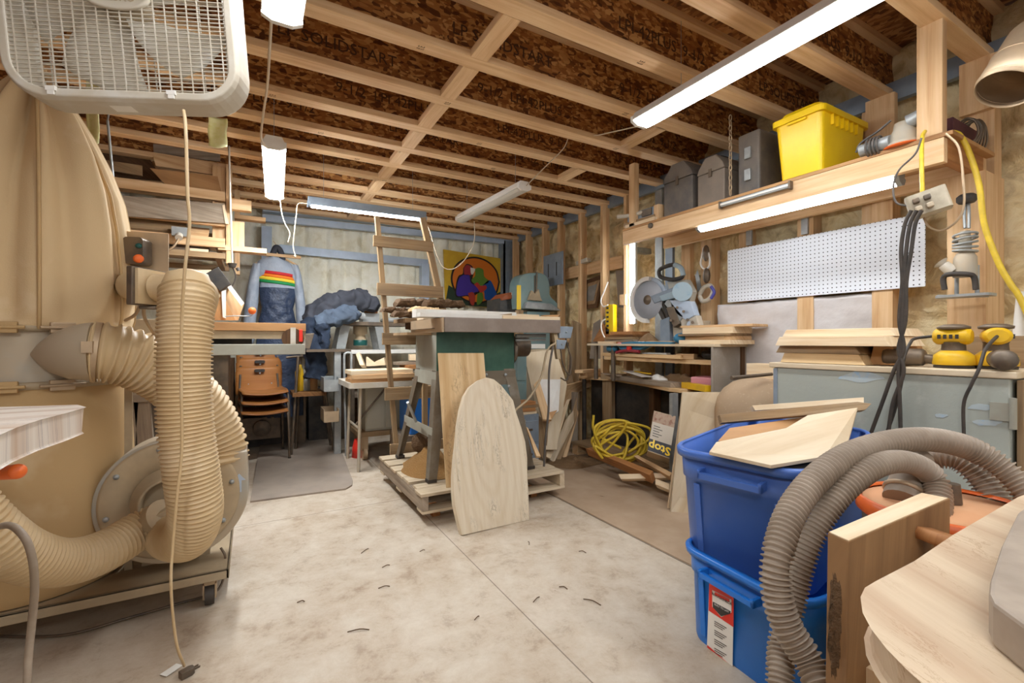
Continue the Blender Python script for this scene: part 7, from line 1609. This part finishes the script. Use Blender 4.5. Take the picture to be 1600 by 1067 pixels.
q = MB(); q.tube([P(*p[:2], D=p[2]) for p in HV3], .038, 22, 10, rib=(.013, .008)); solo('vacuum_hose', q, m['hvac'], 'rear grey corrugated hose curving down at the right', 'hose')
vc = thing('shop_vacuum', 'orange-lidded shop vacuum behind the thick plank', 'vacuum', (1.85, .78, 0))
vcx, vcy = 0, 0
c = V((1.62, .5, 0)); vz = .665; c.z = vz
q = MB(); q.lathe([(.16, 0), (.175, .02), (.185, vz-.06), (.185, vz-.04)], (c.x, c.y, 0), seg=40); part('drum', q, m['dark_case'], vc)
q = MB(); q.lathe([(.188, vz-.045), (.2, vz-.035), (.2, vz-.0), (.192, vz+.004), (.185, vz-.004)], (c.x, c.y, 0), seg=40, cap=False); part('lid_rim', q, m['orange'], vc)
q = MB(); q.lathe([(.184, vz-.02), (.184, vz-.008), (.0, vz-.003)], (c.x, c.y, 0), seg=40); part('lid', q, m['sheet_ply'] if False else M('dust_layer', '#e3b389', .9, 0, '#d79a6c', .5, 6), vc)
pr0 = P(1410, 785, D=1.27); pr0.z = vz-.003; q = MB(); q.tube([pr0, P(1416, 760, D=1.29), P(1426, 735, D=1.31), P(1432, 715, D=1.34)], lambda t: .045-.006*t, 20, 5); part('hose_port', q, m['hvac'], vc)
q = MB(); d_ = P(1416, 760, D=1.29)-pr0; q.lathe([(.046, 0), (.05, .003), (.05, .01), (.046, .012)], pr0+d_*.5, ax=d_, seg=20); part('port_ring', q, m['galv_dusty'], vc)
q = MB(); p3 = P(1487, 815, D=1.25); q.cyl(V((p3.x, p3.y, vz-.002)), V((p3.x, p3.y, vz+.05)), .022, .018); part('knob', q, m['iron'], vc)
# panel/boards on floor behind vacuum
xb('board', 'sheet_ply', 'pale board lying behind the vacuum against the grey chest', 'board', 2.2, .56, .44, (.28, .34, .02))
xb('crate', 'old_wood', 'low crate behind the vacuum under the pale board', 'crate', 2.22, .56, 0, (.22, .3, .4399))
# thick plank standing on end
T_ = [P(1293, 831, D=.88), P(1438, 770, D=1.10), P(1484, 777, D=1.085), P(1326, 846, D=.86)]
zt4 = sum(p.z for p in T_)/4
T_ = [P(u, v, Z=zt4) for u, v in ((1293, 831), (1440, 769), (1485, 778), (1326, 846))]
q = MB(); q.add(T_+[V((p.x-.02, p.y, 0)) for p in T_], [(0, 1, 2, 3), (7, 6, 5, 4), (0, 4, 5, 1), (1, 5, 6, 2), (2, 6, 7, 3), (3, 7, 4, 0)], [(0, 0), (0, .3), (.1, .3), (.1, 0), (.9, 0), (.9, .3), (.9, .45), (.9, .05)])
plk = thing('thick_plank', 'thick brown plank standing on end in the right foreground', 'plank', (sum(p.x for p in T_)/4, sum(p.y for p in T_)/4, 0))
part('board', q, WOOD('foreground_plank', '#94704a', '#6b4c30', '#ad875c', s=(1.0, 26)), plk, bevel=.002)  # shade on the plank's face is put into these darker wood tones
e0, e1 = T_[0], T_[3]
def bk(i, j):
    p = e0.lerp(e1, .06+.8*i); z = zt4-.05-.26*j; n_ = (e1-e0).cross(V((0, 0, 1))).normalized(); n_ = n_ if n_.y < 0 or n_.x < 0 else -n_
    w = math.sin(math.pi*i)*math.sin(math.pi*j); return V((p.x, p.y, z))+n_*(-.002+.016*w+.012*w*noise.noise(V((i*9, j*14, 0))))
q = MB(); q.grid(bk, 14, 24); part('bark_patch', q, m['bark'], plk)
q = MB(); q.add([P(u, v, Z=zt4+.001) for u, v in ((1296, 831), (1440, 770), (1481, 778), (1326, 844.5))], [(0, 1, 2, 3)]); part('sawn_end', q, m['cut_pine'], plk, 'pale sawn end', solid=.002)
# round slab table in the foreground and block on it
zf = .80
fo = [(1600, 778), (1500, 838), (1440, 880), (1380, 912), (1364, 922), (1358, 936), (1362, 960), (1376, 985), (1400, 1015), (1430, 1045), (1475, 1085), (1540, 1130), (1640, 1180), (1900, 1250), (2300, 1250), (2300, 778), (1800, 700)]
F_ = [P(u, v, Z=zf) for u, v in fo]
fs_ = thing('slab_table', 'big rounded pale pine slab lying flat in the right foreground', 'slab', (.9, .25, 0))
uvs = None; q = MB(); nF = len(F_); low = [V((p.x+.008, p.y-.0, zf-.05)) for p in F_]
q.add(F_+low, [tuple(range(nF)), tuple(range(nF, 2*nF))[::-1]]+[(i, (i+1) % nF, nF+(i+1) % nF, nF+i) for i in range(nF)], [(p.x*.5+p.y*.86, p.x*.86-p.y*.5) for p in F_+low]); part('slab', q, m['slab_top'], fs_, bevel=.008)
cF = P(1700, 1000, Z=zf)
for dx, dy in ((0, .08), (.35, -.1)):
    q = MB(); q.bb(cF.x+dx-.03, cF.x+dx+.03, cF.y+dy-.03, cF.y+dy+.03, 0, zf-.051); part('support_leg', q, m['cut_pine'], fs_)
G_ = [P(u, v, Z=zf+.045) for u, v in ((1640, 760), (1590, 800), (1565, 850), (1547, 905), (1545, 925), (1552, 940), (1600, 975), (1700, 1040), (1900, 1000), (1900, 800))]
q = MB(); q.prism([p-V((0, 0, .044)) for p in G_], (0, 0, .044)); solo('slab_offcut', q, M('grey_offcut', '#b5a593', .6, 0, '#7e6f60', .5, 6), 'grey-edged thick offcut lying on the foreground slab', 'offcut', bevel=.004)
q = MB(); c = P(1472, 842, Z=.68); q.lathe([(.0, -.012), (.05, -.012), (.055, 0), (.05, .012), (0, .012)], (c.x, c.y, .68), ax=(.25, -.1, 1), seg=40); q.bb(c.x-.01, c.x+.01, c.y-.01, c.y+.01, 0, .67); solo('round_board', q, m['red_wood'], 'brown round board between the thick plank and the foreground slab', 'board')
q = MB(); xx = P(1420, 1060, Z=.5); q.bb(xx.x, xx.x+.3, xx.y-.1, xx.y+.1, 0, .48); solo('pale_block', q, m['cut_pine'], 'pale block below the foreground slab at the bottom edge', 'block')
# floor debris: chips
RND.seed(3)
for k, (u, v, l) in enumerate(((570, 860, .06), (603, 884, .04), (600, 917, .05), (838, 936, .05), (925, 940, .08), (660, 860, .03), (910, 862, .04), (560, 985, .08), (470, 940, .03), (826, 848, .04), (940, 776, .06), (745, 965, .03), (880, 918, .04))):
    p = P(u, v, Z=.003); q = MB(); a = rnd(0, 3); q.tube([p-V((math.cos(a), math.sin(a), 0))*l/2, p+V((.006, .004, .003)), p+V((math.cos(a), math.sin(a), 0))*l/2], .002, 5, 3)
    solo('wood_splinter', q, m['bark'], 'tiny dark splinter of wood on the bare floor, %s' % ('in front of the leaning slab' if u > 700 and v < 900 else 'toward the blue bins' if u > 800 else 'near the bottom centre of the photo' if v > 930 else 'between the dust collector and the pallet'), 'splinter', 'splinters on the floor')

# more clutter on the desk and riser
RND.seed(21)
for k, (x, y, z, sx, sy, sz, rz, mt, lab) in enumerate((
 (3.0, 3.35, zd_+.001, .14, .2, .05, .4, 'old_wood', 'brown block at the dark left end of the desk'),
 (2.92, 3.3, zd_+.042, .05, .3, .012, -.2, 'grey_wood', 'thin grey strip lying across the left end of the walnut board'),
 (2.9, 2.62, zd_+.001, .05, .16, .03, .5, 'cut_pine', 'pale offcut on the desk between the shavings and the yellow level'),
 (2.98, 2.5, zd_+.001, .06, .22, .02, -.4, 'dark_ply', 'brown offcut on the desk in front of the pink tray'),
 (2.93, 3.15, .9655, .05, .22, .03, .2, 'dark_wood', 'dark block on the middle tier under the teal tool'),
 (2.92, 2.75, .9955, .04, .3, .012, -.1, 'paper', 'white strip on the middle tier in front of the ruler'),
 (2.9, 2.42, .9655, .07, .14, .04, .3, 'pine', 'pine block on the middle tier near the black bundle'),
 (2.88, 3.3, 1.0805, .05, .2, .02, .1, 'cut_pine', 'pale strip at the left end of the riser top'))):
    xb('offcut', mt, lab, 'offcut', x, y, z, (sx, sy, sz), rz=rz)
